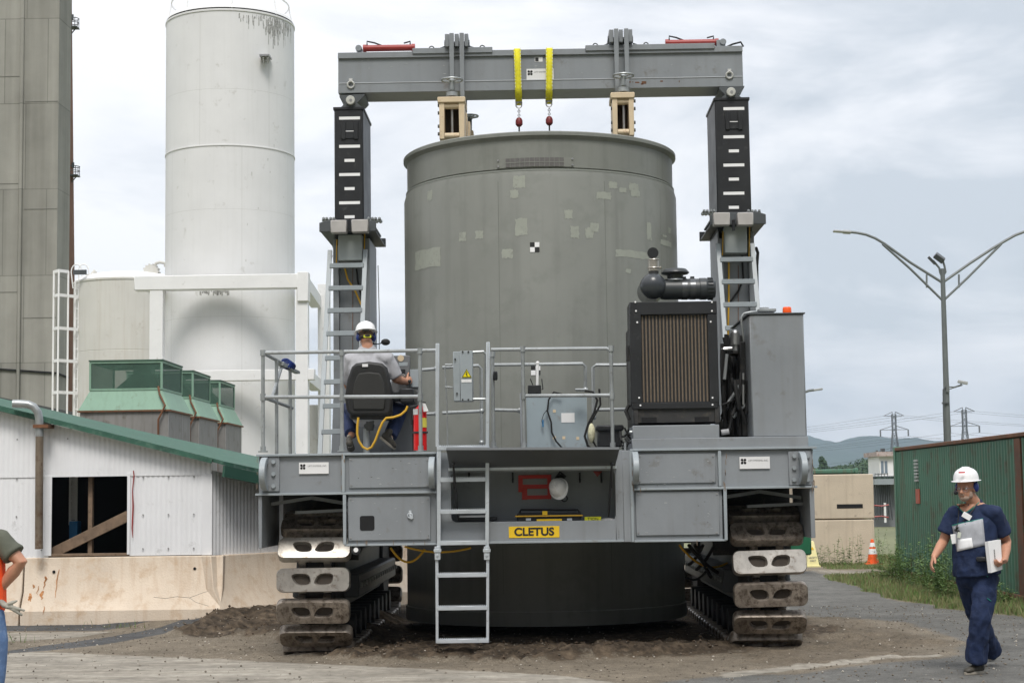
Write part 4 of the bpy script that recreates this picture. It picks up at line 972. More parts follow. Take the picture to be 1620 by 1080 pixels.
# checker target
def target(cx, cy, hw, par, Rr, Ycen=None):
    a0, z1 = az(cx-hw, cy-hw); a1, z0 = az(cx+hw, cy+hw); am, zm_ = (a0+a1)/2, (z0+z1)/2
    for k, (A, B, C, D, c) in enumerate(((a0, am, zm_, z1, 1), (am, a1, zm_, z1, 0), (a0, am, z0, zm_, 0), (am, a1, z0, zm_, 1))):
        s = MB(); curved_patch(s, XC, YC, Rr, A, B, C, D, 2, 0, .004); s.build('target_mark', INK if c else WHT, par)
target(846, 391, 7.5, cask, RB)
target(847.5, 585.5, 7.5, cask, RB)
# vent screen
a0, z1 = az(786, 250, RU); a1, z0 = az(908, 266, RU); b0, _ = az(800, 258, RU); b1, _ = az(892, 258, RU)
z1 = P(847, 249, YC-RU).z; z0 = P(847, 264, YC-RU).z
s = MB(); curved_patch(s, XC, YC, RU, a0, a1, z0, z1, 16, 0, .006); o = s.build('vent_cover', mat('vent plate', (.20, .205, .185), .5, 0, .1, 6), cask)
s = MB(); curved_patch(s, XC, YC, RU, b0, b1, z0+.004, z1-.004, 24, 0, .010)
nb = 12
s.build('vent_mesh', mat('vent mesh', (.125, .12, .115), .6, 0, .2, 40), o)
s = MB()
for k in range(nb+1):
    a = b0+(b1-b0)*k/nb; curved_patch(s, XC, YC, RU, a-.001, a+.001, z0, z1, 1, 0, .014)
curved_patch(s, XC, YC, RU, b0, b1, (z0+z1)/2-.003, (z0+z1)/2+.003, 24, 0, .0145)
s.build('vent_bars', mat('vent bars', (.27, .275, .25), .5), o)
s = MB()
for a in (a0+.012, a1-.012):
    for z in (z0+.02, z1-.02):
        p = Vector((XC+math.sin(a)*(RU+.006), YC-math.cos(a)*(RU+.006), z)); s.cyl(p, p+Vector((math.sin(a), -math.cos(a), 0))*.012, .011, n=8)
s.build('bolts', STEEL, o)

# ================================================================== CRAWLER MACHINE
F = 17.0
mach = thing('crawler_transporter', 'large grey tracked gantry machine straddling the cask, yellow name plate in front', 'crawler', (XC, F+2, 0))
def pz(py, Y=F, px=850): return P(px, py, Y).z
def pxx(px, Y=F, py=780): return P(px, py, Y).x
# --- chassis
xL0, xL1 = P(409, 750, F).x, P(690, 750, F).x; xR0, xR1 = P(1000, 745, F).x, P(1287, 745, F).x
zt, zm = P(550, 716, F).z, P(550, 780, F).z; zlow = P(620, 861, F).z
zt2 = P(1140, 712, F).z
zt = zt2 = (zt+zt2)/2
xcL = P(545, 820, F).x; xcR = P(1148, 812, F).x
s = MB()
s.box(xL0, xL1, F+.012, F+1.3, zm, zt-.012); s.box(xR0, xR1, F+.012, F+1.3, zm, zt-.012)
s.box(xL0+.01, xL0+.72, F+1.3, 24.0, zm+.002, zt-.02); s.box(xR1-.72, xR1-.01, F+1.3, 24.0, zm+.002, zt-.02)
s.box(xcL+.03, xL1, F+.014, F+1.6, zlow, zm-.002); s.box(xR0, xcR-.03, F+.014, F+1.6, zlow, zm-.002)
s.box(xL1+.002, xR0-.002, F+.62, F+1.6, zlow, zt-.05)
s.box(xL0+.1, xR1-.1, 23.6, 24.4, zm-.3, zt-.03)
s.build('chassis', MG, mach, bevel=.006)
s = MB(); zd = zt-.05
s.box(xL0+.05, XC-RB-.07, F+1.3, 24.2, zd, zd+.03); s.box(XC+RB+.07, xR1-.05, F+1.3, 24.2, zd+.001, zd+.031); s.box(XC-RB-.06, XC+RB+.06, F+1.0, YC-RB-.10, zd+.002, zd+.032); s.box(XC-RB-.06, XC+RB+.06, YC+RB+.1, 24.2, zd+.002, zd+.032)
for sg in (-1, 1): s.prism([(XC+sg*(RB+.06), YC-RB-.1, zd+.003), (XC+sg*(RB+.06), YC-.95, zd+.003), (XC+sg*(RB-.25), YC-1.35, zd+.003), (XC+sg*.95, YC-RB-.1, zd+.003)], (0, 0, .028))
s.build('deck_shade_plates', MGD, mach)  # plates added to block skylight falling on the lower cask
s = MB(); s.box(XC-RB-.30, XC-RB-.12, F+1.6, 24.0, zm-.25, zd-.002); s.box(XC+RB+.12, XC+RB+.30, F+1.6, 24.0, zm-.25, zd-.002); s.build('inner_girder', MGD, mach)
# flanges / trim plates
def plate(name, px0, py0, px1, py1, Y=F, d=.03, m_=None, bevel=.004, parent=None):
    s = MB(); s.bx(px0, py0, px1, py1, Y, d); return s.build(name, m_ or MG, parent or mach, bevel=bevel)
def flange(x0, x1, z, h=.022, Y=F-.03, d=.08, m_=MGL): s = MB(); s.box(x0, x1, Y, Y+d, z-h/2, z+h/2); return s.build('flange', m_, mach, bevel=.003)
flange(xL0-.02, xL1+.03, zt); flange(xR0-.02, xR1+.035, zt); flange(xL0-.03, xL1-.0, zm); flange(xR0-.0, xR1+.03, zm)
s = MB(); s.box(xL0-.0, xL0+.035, F-.005, F+1.15, zlow-.02, zm-.012); s.build('side_skirt', MG, mach, bevel=.004)
s = MB(); s.box(xR1-.045, xR1-.0, F-.005, F+1.15, zlow-.02+.03, zm-.012); s.build('side_skirt', MG, mach, bevel=.004)
flange(xcL, xL1, zlow, .02, F-.02); flange(xR0, xcR, zlow, .02, F-.02)
for px, y0, y1 in ((543, 718, 778), (693, 716, 862), (1148, 772, 854), (1139, 713, 769), (545, 782, 861), (1000, 712, 857)):
    s = MB(); s.bx(px-2.5, y0, px+2.5, y1, F-.028, .06); s.build('stiffener', MGL, mach, bevel=.003)
def panel(px0, py0, px1, py1, bolts=True, name='access_panel'):
    o = plate(name, px0, py0, px1, py1, F-.006, .03, MG, .004)
    if bolts:
        s = MB()
        for x in (px0+4, px1-4):
            for y in (py0+4, py1-4): c = P(x, y, F); s.cyl((c.x, F-.014, c.z), (c.x, F-.004, c.z), .009, n=8)
        s.build('corner_bolts', INKG, o)
    return o
panel(552, 723, 680, 771); pn = panel(551, 785, 681, 854); panel(1008, 717, 1132, 764); panel(1006, 777, 1138, 846)
s = MB(); c = P(581, 827, F); w_ = .073; r_ = .02
s.prism([(c.x+sx*(w_-r_)+r_*math.cos(a), F-.010, c.z+sz*(w_-r_)+r_*math.sin(a)) for sx, sz, a0 in ((1, 1, 0), (-1, 1, 90), (-1, -1, 180), (1, -1, 270)) for a in [R(a0+k*30) for k in range(4)]], (0, .012, 0)); s.build('black_port', DARK, pn)
s = MB(); c = P(649, 815, F); s.torus((c.x, F-.02, c.z), (0, 1, 0), .024, .007, 16, 6); s.cyl((c.x+.012, F-.03, c.z-.018), (c.x+.012, F-.005, c.z-.018), .02, n=10); s.box(c.x-.012, c.x+.012, F-.025, F-.005, c.z-.005, c.z+.05); s.build('paddle_latch', ALU, pn, bevel=.002)
# tow lugs
def lug(px, py0, py1, plate_side, bolts_dx):
    c0 = P(px, py0, F); c1 = P(px, py1, F); zc = (c0.z+c1.z)/2; h = (c0.z-c1.z)/2; x = c0.x
    s = MB(); w_ = .030; n = 14; pr = []
    for k in range(n+1): a = -math.pi/2+math.pi*k/n; pr.append((F-.01-.24*math.cos(a), zc+h*math.sin(a)))
    inn = [(F-.01-.13*math.cos(-math.pi/2+math.pi*k/n), zc+h*.62*math.sin(-math.pi/2+math.pi*k/n)) for k in range(n+1)]
    v = [(x+sx*w_, y, z) for sx in (-1, 1) for (y, z) in pr+inn]; m_ = n+1; T = 2*m_
    f = []
    for k in range(n): f += [(k, k+1, m_+k+1, m_+k), (T+k, T+m_+k, T+m_+k+1, T+k+1), (k, T+k, T+k+1, k+1), (m_+k, m_+k+1, T+m_+k+1, T+m_+k)]
    s.add(v, f); o = s.build('tow_lug', MGL, mach, bevel=.006, seg=2)
    if plate_side:
        s = MB(); s.bx(plate_side[0], py0-1, plate_side[1], py1+1, F-.012, .03); q = s.build('bolt_plate', MG, o, bevel=.004)
        s = MB()
        for bxp in bolts_dx:
            for f_ in (.14, .5, .86): b = P(bxp, py0+(py1-py0)*f_, F); s.cyl((b.x, F-.035, b.z), (b.x, F-.01, b.z), .022, n=6)
        s.build('hex_bolts', MGL, o)
    return o
lug(420, 723, 776, (414, 442), (433,)); lug(684, 722, 772, None, ()); lug(1004, 714, 766, None, ()); lug(1267, 714, 766, (1248, 1283), (1256, 1277))
# --- centre stowage recess
rx0, rx1, ry0, ry1 = 713, 974, 745, 824
X0, X1, Z1, Z0 = pxx(rx0), pxx(rx1), pz(ry0), pz(ry1); XA, XB = pxx(696), pxx(986); ZA, ZB = pz(712), pz(857)
s = MB(); s.box(XA, X0, F, F+.03, ZB, ZA-.01); s.box(X1, XB, F, F+.03, ZB, ZA-.01); s.box(X0, X1, F, F+.03, ZB, Z0); s.box(X0, X1, F, F+.03, Z1, ZA-.01)
for (x, z, sx, sz) in ((X0, Z0, 1, 1), (X1, Z0, -1, 1), (X0, Z1, 1, -1), (X1, Z1, -1, -1)): s.prism([(x, F+.001, z), (x+.05*sx, F+.001, z), (x+.015*sx, F+.001, z+.015*sz), (x, F+.001, z+.05*sz)], (0, .028, 0))
s.build('stowage_frame', MG, mach, bevel=.003)
s = MB(); s.box(X0-.05, X1+.05, F+.52, F+.56, Z0-.05, Z1+.05); s.box(X0-.06, X0-.02, F+.03, F+.55, Z0-.05, Z1+.05); s.box(X1+.02, X1+.06, F+.03, F+.55, Z0-.05, Z1+.05); s.box(X0-.05, X1+.05, F+.03, F+.55, Z0-.04, Z0-.01); s.box(X0-.05, X1+.05, F+.03, F+.55, Z1+.01, Z1+.04)
s.build('stowage_bin', MG, mach)
for a, b in ((985, 1000),): s = MB(); s.bx(a+1, 712, b-2, 857, F-.012, .05); s.build('post', MG, mach, bevel=.004)
s = MB(); s.box(XA, XB, F-.02, F+.06, ZB-.01, ZB+.012); s.build('flange', MGL, mach, bevel=.003)
# hatch lid, swung up
s = MB(); a = P(706, 712, F-.42); b = P(980, 711, F-.42); zi = Z1+.035
s.prism([(pxx(712), F-.012, zi), (pxx(974), F-.012, zi), (b.x, F-.42, b.z), (a.x, F-.42, a.z)], (0, .01, .028)); o = s.build('hatch_lid', MGD, mach, bevel=.003)
s = MB(); s.box(pxx(710), pxx(976), F-.03, F-.005, zi-.02, zi+.008); s.build('hinge_strip', ALU, o)
for px in (717, 968): s = MB(); a = P(px, 734, F-.24); s.cyl(a, (a.x+(.03 if px < 800 else -.03), F+.05, Z1-.46), .011, n=8); s.cyl(a, a.lerp(Vector((a.x, F+.05, Z1-.46)), .45), .007, n=8); s.sph(a, .02, 8); s.build('gas_strut', BLK, o)
# hooks inside
for px in (742, 811, 917, 951):
    s = MB(); a = P(px, 747, F+.49); s.tube([a, a-Vector((0, .0, .07)), a-Vector((0, .03, .1)), a-Vector((0, .06, .07))], .009, 6); s.build('coat_hook', BLK, mach)
# red cut-out plate (lock-out board)
Yb = F+.50; s = MB()
s.bx(820, 751, 872, 756.5, Yb, .012); s.bx(820, 756.5, 827, 778, Yb, .012); s.bx(827, 766, 872, 772.5, Yb, .012); s.bx(826, 772.5, 834, 790, Yb, .012); s.bx(834, 783, 868, 789, Yb, .012); s.bx(866, 756, 872, 789, Yb+.001, .01)
s.build('red_board', mat('red card', (.50, .03, .02), .5), mach)
s = MB(); s.bx(827, 757, 866, 766, Yb+.004, .006); s.bx(834, 773, 866, 783, Yb+.004, .006); s.build('board_inset', mat('inset card', (.25, .25, .24), .6), mach)
s = MB(); s.prism([P(938, 745, Yb), P(953, 745, Yb), P(945, 754, Yb)], (0, .01, 0)); s.build('red_flag_corner', RED, mach)
# yellow name plate
o = plate('name_plate', 805, 832, 885, 850, F-.006, .005, YELS, .001); c = P(845, 841, F)
text('lettering', 'CLETUS', .108, (c.x, F-.009, c.z), INK, o, 1.07, ext=.001, bold=.0035)
s = MB()
for px in (716, 979):
    for py in (839, 843, 848): c = P(px, py, F); s.cyl((c.x, F-.005, c.z), (c.x, F+.01, c.z), .006, n=6)
s.build('rivets', INKG, mach)
# maker's plates: emblem of four petals with small print
def maker(px0, py0, px1, py1, Y, par=None, small=False):
    o = plate('maker_plate', px0, py0, px1, py1, Y-.004, .004, WPLATE, 0, par or mach)
    a = P(px0, (py0+py1)/2, Y); b = P(px1, (py0+py1)/2, Y); h = P(px0, py0, Y).z-P(px0, py1, Y).z; W = b.x-a.x; zc = a.z+(b.z-a.z)/2
    s = MB(); ex_ = a.x+W*.13; r = h*.24; y = Y-.006
    for sx in (-1, 1):
        for sz in (-1, 1):
            c = (ex_+sx*r*.52, zc+h*.12+sz*r*.52)
            pts = [(c[0]+r*.46*math.cos(t)*(1 if math.cos(t)*sx > 0 or True else 1), y, c[1]+r*.46*math.sin(t)) for t in np.linspace(0, 2*math.pi, 9)[:-1]]
            s.prism(pts, (0, .0015, 0)); s.prism([(ex_+sx*r*.15, y, zc+h*.12+sz*r*.05), (ex_+sx*r*.9, y, zc+h*.12+sz*r*.25), (ex_+sx*r*.25, y, zc+h*.12+sz*r*.9), (ex_+sx*r*.05, y, zc+h*.12+sz*r*.15)], (0, .0014, 0))
    s.build('emblem', INK, o, smooth=0)
    text('lettering', 'LIFT SYSTEMS, INC.', h*.20, (a.x+W*.62, y, zc+h*.18), INKG, o, 1.0, ext=.0005)
    return o
maker(473, 731, 520, 749, F); maker(1170, 722, 1218, 741, F)
# work light under the deck
s = MB(); c = P(564, 869, F+.05); s.cyl((c.x, F, c.z), (c.x, F+.12, c.z), .052, n=18); o = s.build('work_light', BLK, mach, bevel=.004); s = MB(); s.cyl((c.x, F-.008, c.z), (c.x, F+.02, c.z), .024, n=14); s.build('lens', WHT, o)
# hoses hanging under the deck
random.seed(6)
def droop(a, b, sag, n=12): a, b = Vector(a), Vector(b); return [a.lerp(b, i/n)-Vector((0, 0, sag*4*(i/n)*(1-i/n))) for i in range(n+1)]
for (a, b, sg, m_, r) in ((P(618, 866, F+.4), P(672, 868, F+.5), .14, YHOSE, .012), (P(640, 864, F+.35), P(745, 866, F+.45), .05, YHOSE, .011), (P(1075, 862, F+.6), P(1150, 890, F+1.4), .12, YHOSE, .012),
                          (P(1090, 862, F+.5), P(1135, 905, F+1.2), .03, BLKR, .02), (P(1100, 862, F+.5), P(1125, 912, F+1.4), .02, BLKR, .02), (P(1112, 862, F+.5), P(1090, 892, F+1.2), .03, BLKR, .018), (P(1130, 862, F+.6), P(1102, 900, F+1.3), .03, BLKR, .018), (P(1085, 912, F+1.8), P(1118, 902, F+1.5), .06, BLKR, .014)):
    s = MB(); s.tube(droop(a, b, sg), r, 7); s.build('hose', m_, mach)

# --- crawler tracks
def pad_mesh(W=.735, H=.232, T=.085):
    """one grouser shoe: x wide, z along the track, -y outwards, two oval recesses in its face"""
    bm = bmesh.new()
    def loop(pts, y): return [bm.verts.new((x, y, z)) for x, z in pts]
    def rrect(w_, h, r, n=5, ch=0):
        pts = []
        for sx, sz, a0 in ((1, 1, 0), (-1, 1, 90), (-1, -1, 180), (1, -1, 270)):
            for k in range(n): a = R(a0+90*k/(n-1)); pts.append((sx*(w_/2-r)+r*math.cos(a), sz*(h/2-r)+r*math.sin(a)))
        return pts
    def oval(cx, tilt):
        pts = []
        for k in range(18):
            a = 2*math.pi*k/18; ca, sa = math.cos(a), math.sin(a); e = 2/3.0
            x = .092*math.copysign(abs(ca)**e, ca); z = .060*math.copysign(abs(sa)**e, sa)
            pts.append((cx+x*(1-.12*tilt*z/.062*1)+tilt*z*.35, z+.006))
        return pts
    outer = rrect(W, H, .065); A = loop(outer, -T)
    def cyc(vs): return [bm.edges.new((vs[i], vs[(i+1) % len(vs)])) for i in range(len(vs))]
    ed = cyc(A); hs = []
    for cx, tl in ((-.115, -1), (.115, 1)):
        h = loop(oval(cx, tl), -T); hs.append((h, cx, tl)); ed += cyc(h)
    bmesh.ops.triangle_fill(bm, edges=ed, use_beauty=True)
    B = loop(rrect(W+.014, H+.012, .068), -T+.018); C = loop(rrect(W+.014, H+.01, .068), .012); D = loop(rrect(W-.02, H-.03, .04), .03)
    n = len(A)
    for p, q in ((A, B), (B, C), (C, D)):
        for i in range(n): bm.faces.new((p[i], p[(i+1) % n], q[(i+1) % n], q[i]))
    bm.faces.new(D)
    for f in bm.faces: f.material_index = 0
    for h, cx, tl in hs:
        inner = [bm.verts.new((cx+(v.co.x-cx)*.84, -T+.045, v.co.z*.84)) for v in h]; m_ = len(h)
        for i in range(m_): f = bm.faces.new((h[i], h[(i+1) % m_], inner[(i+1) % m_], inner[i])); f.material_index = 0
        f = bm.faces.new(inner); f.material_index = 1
    # chain links behind
    for cx in (-.13, .13):
        r = bmesh.ops.create_cube(bm, size=1, matrix=Matrix.Translation((cx, .07, 0)) @ Matrix.Diagonal((.07, .10, .25, 1)))
    bmesh.ops.recalc_face_normals(bm, faces=bm.faces)
    me = bpy.data.meshes.new('track_shoe'); bm.to_mesh(me); bm.free()
    me.polygons.foreach_set('use_smooth', [True]*len(me.polygons)); me.set_sharp_from_angle(angle=R(35)); return me
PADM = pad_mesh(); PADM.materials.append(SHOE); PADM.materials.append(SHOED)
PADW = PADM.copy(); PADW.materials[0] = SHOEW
def track(xc, phase, label):
    RR = .66; Yf, Yr, zc = 17.98, 23.4, .735
    s = MB()   # track frame with rollers
    s.box(xc-.16, xc+.16, Yf, Yr, .42, 1.02); s.box(xc-.36, xc+.36, Yf+.35, Yr-.35, .55, .80)
    o = s.build('crawler_track', MGD, mach, bevel=.02)
    if label: o['label'] = label
    s = MB(); s.lathe([(.0, -.2), (.5, -.2), (.56, -.12), (.56, .12), (.5, .2), (0, .2)], (xc, Yf, zc), 32, axis=(1, 0, 0)); s.build('idler_wheel', BLKM, o); s = MB(); s.lathe([(.0, -.2), (.5, -.2), (.56, -.12), (.56, .12), (.5, .2), (0, .2)], (xc, Yr, zc), 32, axis=(1, 0, 0)); s.build('idler_wheel', BLKM, o)
    for k in range(9): s = MB(); y = Yf+.55+k*(Yr-Yf-1.1)/8; s.cyl((xc-.3, y, .24), (xc+.3, y, .24), .13, n=18); s.build('roller', BLKM, o)
    s = MB()
    for k in range(16): y = Yf+.5+k*.3; s.cyl((xc-.38, y, .68), (xc+.38, y, .68), .03, n=6)
    s.build('frame_bolts', GALV, o)
    per = 2*(Yr-Yf)+2*math.pi*RR; nP = 49; st = per/nP
    for k in range(nP):
        d = (k*st+phase) % per
        if d < Yr-Yf: y, z, an = Yf+d, zc-RR, math.pi/2*0; ny_, nz_ = 0, -1
        elif d < Yr-Yf+math.pi*RR: a = (d-(Yr-Yf))/RR; y, z = Yr+RR*math.sin(a), zc-RR*math.cos(a); ny_, nz_ = math.sin(a), -math.cos(a)
        elif d < 2*(Yr-Yf)+math.pi*RR: y, z = Yr-(d-(Yr-Yf)-math.pi*RR), zc+RR; ny_, nz_ = 0, 1
        else: a = (d-2*(Yr-Yf)-math.pi*RR)/RR; y, z = Yf-RR*math.sin(a), zc+RR*math.cos(a); ny_, nz_ = -math.sin(a), math.cos(a)
        nv = Vector((0, ny_, nz_)); yv = -nv; xv = Vector((1, 0, 0)); zv = xv.cross(yv)
        M_ = Matrix(((xv.x, yv.x, zv.x, xc), (xv.y, yv.y, zv.y, y), (xv.z, yv.z, zv.z, z), (0, 0, 0, 1)))
        front = ny_ < -.5
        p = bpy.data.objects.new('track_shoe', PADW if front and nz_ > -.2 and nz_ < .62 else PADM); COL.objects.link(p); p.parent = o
        rnd = random.Random(k+int(xc*9)); M_ = M_ @ Matrix.Rotation(rnd.uniform(-.02, .02), 4, 'Y')
        M_.translation -= wloc(mach)*0
        p.matrix_parent_inverse = Matrix.Identity(4); M_.translation = Vector((xc+rnd.uniform(-.006, .006), y, z))-wloc(o); p.matrix_basis = M_
    return o
track(-2.285, .13, None); track(2.355, .02, None)
# dark bracing seen inside the wheel openings
for sx in (-1, 1):
    x0, x1 = (xL0+.05, xcL) if sx < 0 else (xcR, xR1-.05)
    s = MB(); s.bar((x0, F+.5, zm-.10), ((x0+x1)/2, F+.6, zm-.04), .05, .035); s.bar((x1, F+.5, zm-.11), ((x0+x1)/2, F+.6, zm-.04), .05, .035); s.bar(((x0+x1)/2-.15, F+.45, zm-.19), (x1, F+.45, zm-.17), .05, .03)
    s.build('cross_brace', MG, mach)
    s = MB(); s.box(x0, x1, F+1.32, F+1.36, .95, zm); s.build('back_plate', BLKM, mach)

# --- handrails (front)
PR = .019
def rail(name, segs, r=PR, knobs=()):
    s = MB()
    for a in segs: s.tube(a, r, 10)
    for c in knobs: s.sph(c, r*1.65, 10)
    return s.build(name, GALV, mach)
YF = F+.10
def post(px, y0, y1, Y=YF, foot=True, mids=(), par=None):
    a, b = P(px, y0, Y), P(px, y1, Y); x = (a.x+b.x)/2
    s = MB(); s.cyl((x, Y, a.z), (x, Y, b.z), PR, n=12); o = s.build('rail_post', GALV, mach)
    s = MB(); s.cyl((x, Y, a.z-.03), (x, Y, a.z+.028), PR*1.55, n=12)
    for m_ in mids: z = P(px, m_, Y).z; s.cyl((x, Y, z-.035), (x, Y, z+.035), PR*1.5, n=12)
    if foot: s.cyl((x, Y, b.z), (x, Y, b.z+.06), PR*1.5, n=12); s.cyl((x, Y, b.z), (x, Y, b.z+.012), PR*2.6, n=12)
    s.build('pipe_fitting', GALV, o)
for px, y0, y1 in ((416, 558, 715), (541, 558, 714), (665, 555, 714)): post(px, y0, y1, mids=(628,))
for px, y0, y1 in ((828, 552, 710), (968, 551, 709)): post(px, y0, y1, mids=(626,))
rail('rail', [[P(416, 558, YF), P(690, 554, YF)]]); rail('rail', [[P(416, 628, YF), P(665, 627, YF)]])
rail('rail', [[P(777, 553, YF), P(960, 551, YF), P(968, 556, YF)]]); rail('rail', [[P(828, 626, YF), P(968, 625, YF)]])
# left return rail going back
a0, b0 = P(416, 558, YF), P(416, 628, YF)
for z in (a0.z, b0.z): rail('rail', [[(a0.x, YF, z), (a0.x-.02, YF+2.2, z)]])
for dy in (.9, 1.9): 
    s = MB(); s.cyl((a0.x, YF+dy, a0.z), (a0.x, YF+dy, zt), PR, n=10); s.build('rail_post', GALV, mach)
s = MB(); s.cyl((a0.x, YF+.55, b0.z), (a0.x, YF+1.35, a0.z), PR, n=8); s.build('rail_brace', GALV, mach)
s = MB(); s.box(a0.x-.03, a0.x+.03, YF+1.2, YF+2.5, a0.z-.04, a0.z-.01); s.build('rail_channel', GALV, mach)
s = MB()
for k in range(4): s.torus((a0.x, YF+1.55+k*.13, a0.z+.01), (0, 1, .3*k), .05, .012, 14, 5)
s.build('cable_coil', HEADS, None, loc=(a0.x, YF+1.7, a0.z), label='coil of dark blue cable tied on the left return rail', cat='cable')
# rails further back
YBk = 18.9
for seg in ([(780, 577), (922, 575), (926, 580), (926, 616)], [(1000, 577), (943, 577), (938, 581), (939, 660)], [(939, 648), (1000, 647)], [(700, 581), (757, 578), (761, 583), (762, 700)], [(668, 585), (690, 583)], [(670, 655), (690, 654)], [(700, 653), (762, 650)], [(778, 648), (822, 649)]):
    rail('back_rail', [[P(x, y, YBk) for x, y in seg]], knobs=[P(seg[-1][0], seg[-1][1], YBk)])
post(780, 560, 708, Y=F+.35, foot=True)
# --- access ladder
YLd = F-.14; s = MB()
lad = None
def stile(x0, y0, x1, y1, w_=6.5, d=.05):
    a, b = P(x0, y0, YLd), P(x1, y1, YLd); h = .5*w_/157
    s = MB(); s.prism([(a.x-h, YLd, a.z), (a.x+h, YLd, a.z), (b.x+h, YLd, b.z), (b.x-h, YLd, b.z)], (0, d, 0)); return s
o1 = stile(692, 543, 691.5, 706, 5.5); o1.v += []; lad = o1.build('access_ladder', ALU, mach, bevel=.003)
for q in ((772, 541, 771, 706, 5.5), (694.5, 704, 694, 883, 6, ), (771, 704, 770.5, 882, 6), (691, 866, 691.5, 1017, 4.5), (771.5, 866, 771.5, 1016, 4.5)): stile(*q).build('stile', ALU, lad, bevel=.003)
for py, x0, x1 in ((708, 691, 773), (758.5, 696, 769), (809, 696, 769), (858.5, 696, 769), (909.5, 692, 771), (961.5, 692, 771), (1013.5, 691, 773)):
    s = MB(); s.bx(x0, py-3.2, x1, py+3.2, YLd-.01, .075); s.build('rung', ALU, lad, bevel=.003)
    s = MB(); n = 24; a = P(x0, py-3.2, YLd); b = P(x1, py-3.2, YLd)
    for k in range(n): x = a.x+(b.x-a.x)*(k+.5)/n; s.box(x-.006, x+.006, YLd-.004, YLd+.05, a.z, a.z+.006)
    s.build('grip_teeth', ALU, lad)
for px in (692, 770): s = MB(); s.bx(px-4.5, 864, px+4.5, 885, YLd-.02, .05); s.bx(px-6, 868, px+6, 873, YLd-.03, .06); s.cyl(P(px, 878, YLd-.03), P(px, 878, YLd-.03)+Vector((0, .02, 0)), .012, n=8); s.build('fold_hinge', ALU, lad, bevel=.002)
# --- electrical warning box, hung on its rail bracket
s = MB(); s.tube([P(748, 557, F+.05), P(765, 556, F+.05), P(769, 561, F+.05), P(769, 700, F+.05)], PR*.8, 8); s.tube([P(746, 631, F+.05), P(769, 631, F+.05)], PR*.8, 8); s.build('box_bracket', GALV, mach)
s = MB(); s.bx(717, 556, 728, 634, F-.02, .22); s.bx(728, 555, 747.5, 634, F-.03, .23); bx_ = s.build('electrical_box', MGL, mach, bevel=.004)
s = MB(); c = P(738.5, 591, F)
s.prism([(c.x-.049, F-.036, c.z-.04), (c.x+.049, F-.036, c.z-.04), (c.x, F-.036, c.z+.045)], (0, .006, 0)); o = s.build('warning_triangle', mat('warning yellow', (.85, .72, .0), .5), bx_)
s = MB(); 
for i, (pa, pb) in enumerate((((-.049, -.04), (.049, -.04)), ((.049, -.04), (0, .045)), ((0, .045), (-.049, -.04)))): s.bar((c.x+pa[0]*.9, F-.0375, c.z+pa[1]*.9+.001), (c.x+pb[0]*.9, F-.0375, c.z+pb[1]*.9+.001), .003, .006, up=(0, -1, 0))
s.tube([(c.x-.006, F-.039, c.z+.02), (c.x+.006, F-.039, c.z-.0), (c.x-.008, F-.039, c.z-.003), (c.x+.008, F-.039, c.z-.026)], .0035, 5); s.build('bolt_symbol', INK, o)
s = MB(); s.bx(730, 600, 746, 604.5, F-.034, .005); s.build('caption_strip', WPLATE, bx_)
s = MB()
for px, py in ((720, 568), (723, 622), (732, 556.5), (741, 556.5), (732, 632), (741, 632)): c = P(px, py, F-.03); s.cyl((c.x, F-.04, c.z), (c.x, F-.015, c.z), .009, n=8)
s.build('box_screws', INK, bx_)
s = MB(); s.bx(780, 587, 787, 601, F+.3, .05); s.build('black_switch', BLK, mach, bevel=.008)
s = MB(); s.tube([P(704, 580, F+.1), P(707, 640, F+.1), P(708, 703, F+.1)], .008, 6); s.tube([P(704, 577, F+.1), P(716, 577, F+.1)], .012, 6); s.tube([P(704, 612, F+.1), P(716, 613, F+.1)], .012, 6); s.build('latch_rod', GALV, mach)

# --- light panel with router and cable on the deck
Yp = 18.55; s = MB(); s.bx(833, 627, 929, 711, Yp, .1); pnl = s.build('back_panel', mat('pale blue paint', (.29, .345, .375), .4, 0, .08, 2.5, (.2, .17, .14), .08), mach, bevel=.004)
s = MB(); s.bx(823, 622, 830, 710, Yp-.05, .4); s.build('panel_edge', MG, mach, bevel=.004)
s = MB(); s.bx(888, 653, 909, 668, Yp-.004, .004); s.build('paper_label', WPLATE, pnl)
for px, py in ((877, 650), (877, 692), (892, 692), (914, 693)): s = MB(); s.bx(px-2.3, py-2.3, px+2.3, py+2.3, Yp-.003, .003); s.build('tape_square', CREAM, pnl)
s = MB(); s.tube([P(x, y, Yp-.06) for x, y in ((889, 623), (876, 620), (868, 632), (866, 650), (872, 668), (873, 684), (880, 698), (890, 709))], .010, 7); s.build('cable', BLKR, mach)
s = MB(); s.tube([P(x, y, Yp-.05) for x, y in ((867, 646), (860, 655), (857, 665), (859, 674))], .004, 6); s.build('cable', BLKR, mach); s = MB(); s.cyl(P(859, 664, Yp-.05), P(859, 675, Yp-.05), .008, n=6); s.build('cable', BLUEP, mach)
s = MB(); s.tube([P(x, y, Yp-.2) for x, y in ((925, 618), (938, 620), (945, 633), (940, 652), (930, 672), (925, 690), (930, 705), (938, 711))], .013, 7); s.tube([P(x, y, Yp-.2) for x, y in ((948, 615), (950, 640), (936, 665), (934, 690), (944, 708), (965, 706), (975, 695), (1000, 684))], .012, 7); s.build('cable_loop', BLKR, mach)
s = MB(); s.bx(912, 614, 927, 619, Yp-.2, .04); s.tube([P(910, 616, Yp-.2), P(930, 616, Yp-.2)], .012, 6); s.build('cable_connector', GALV, mach)
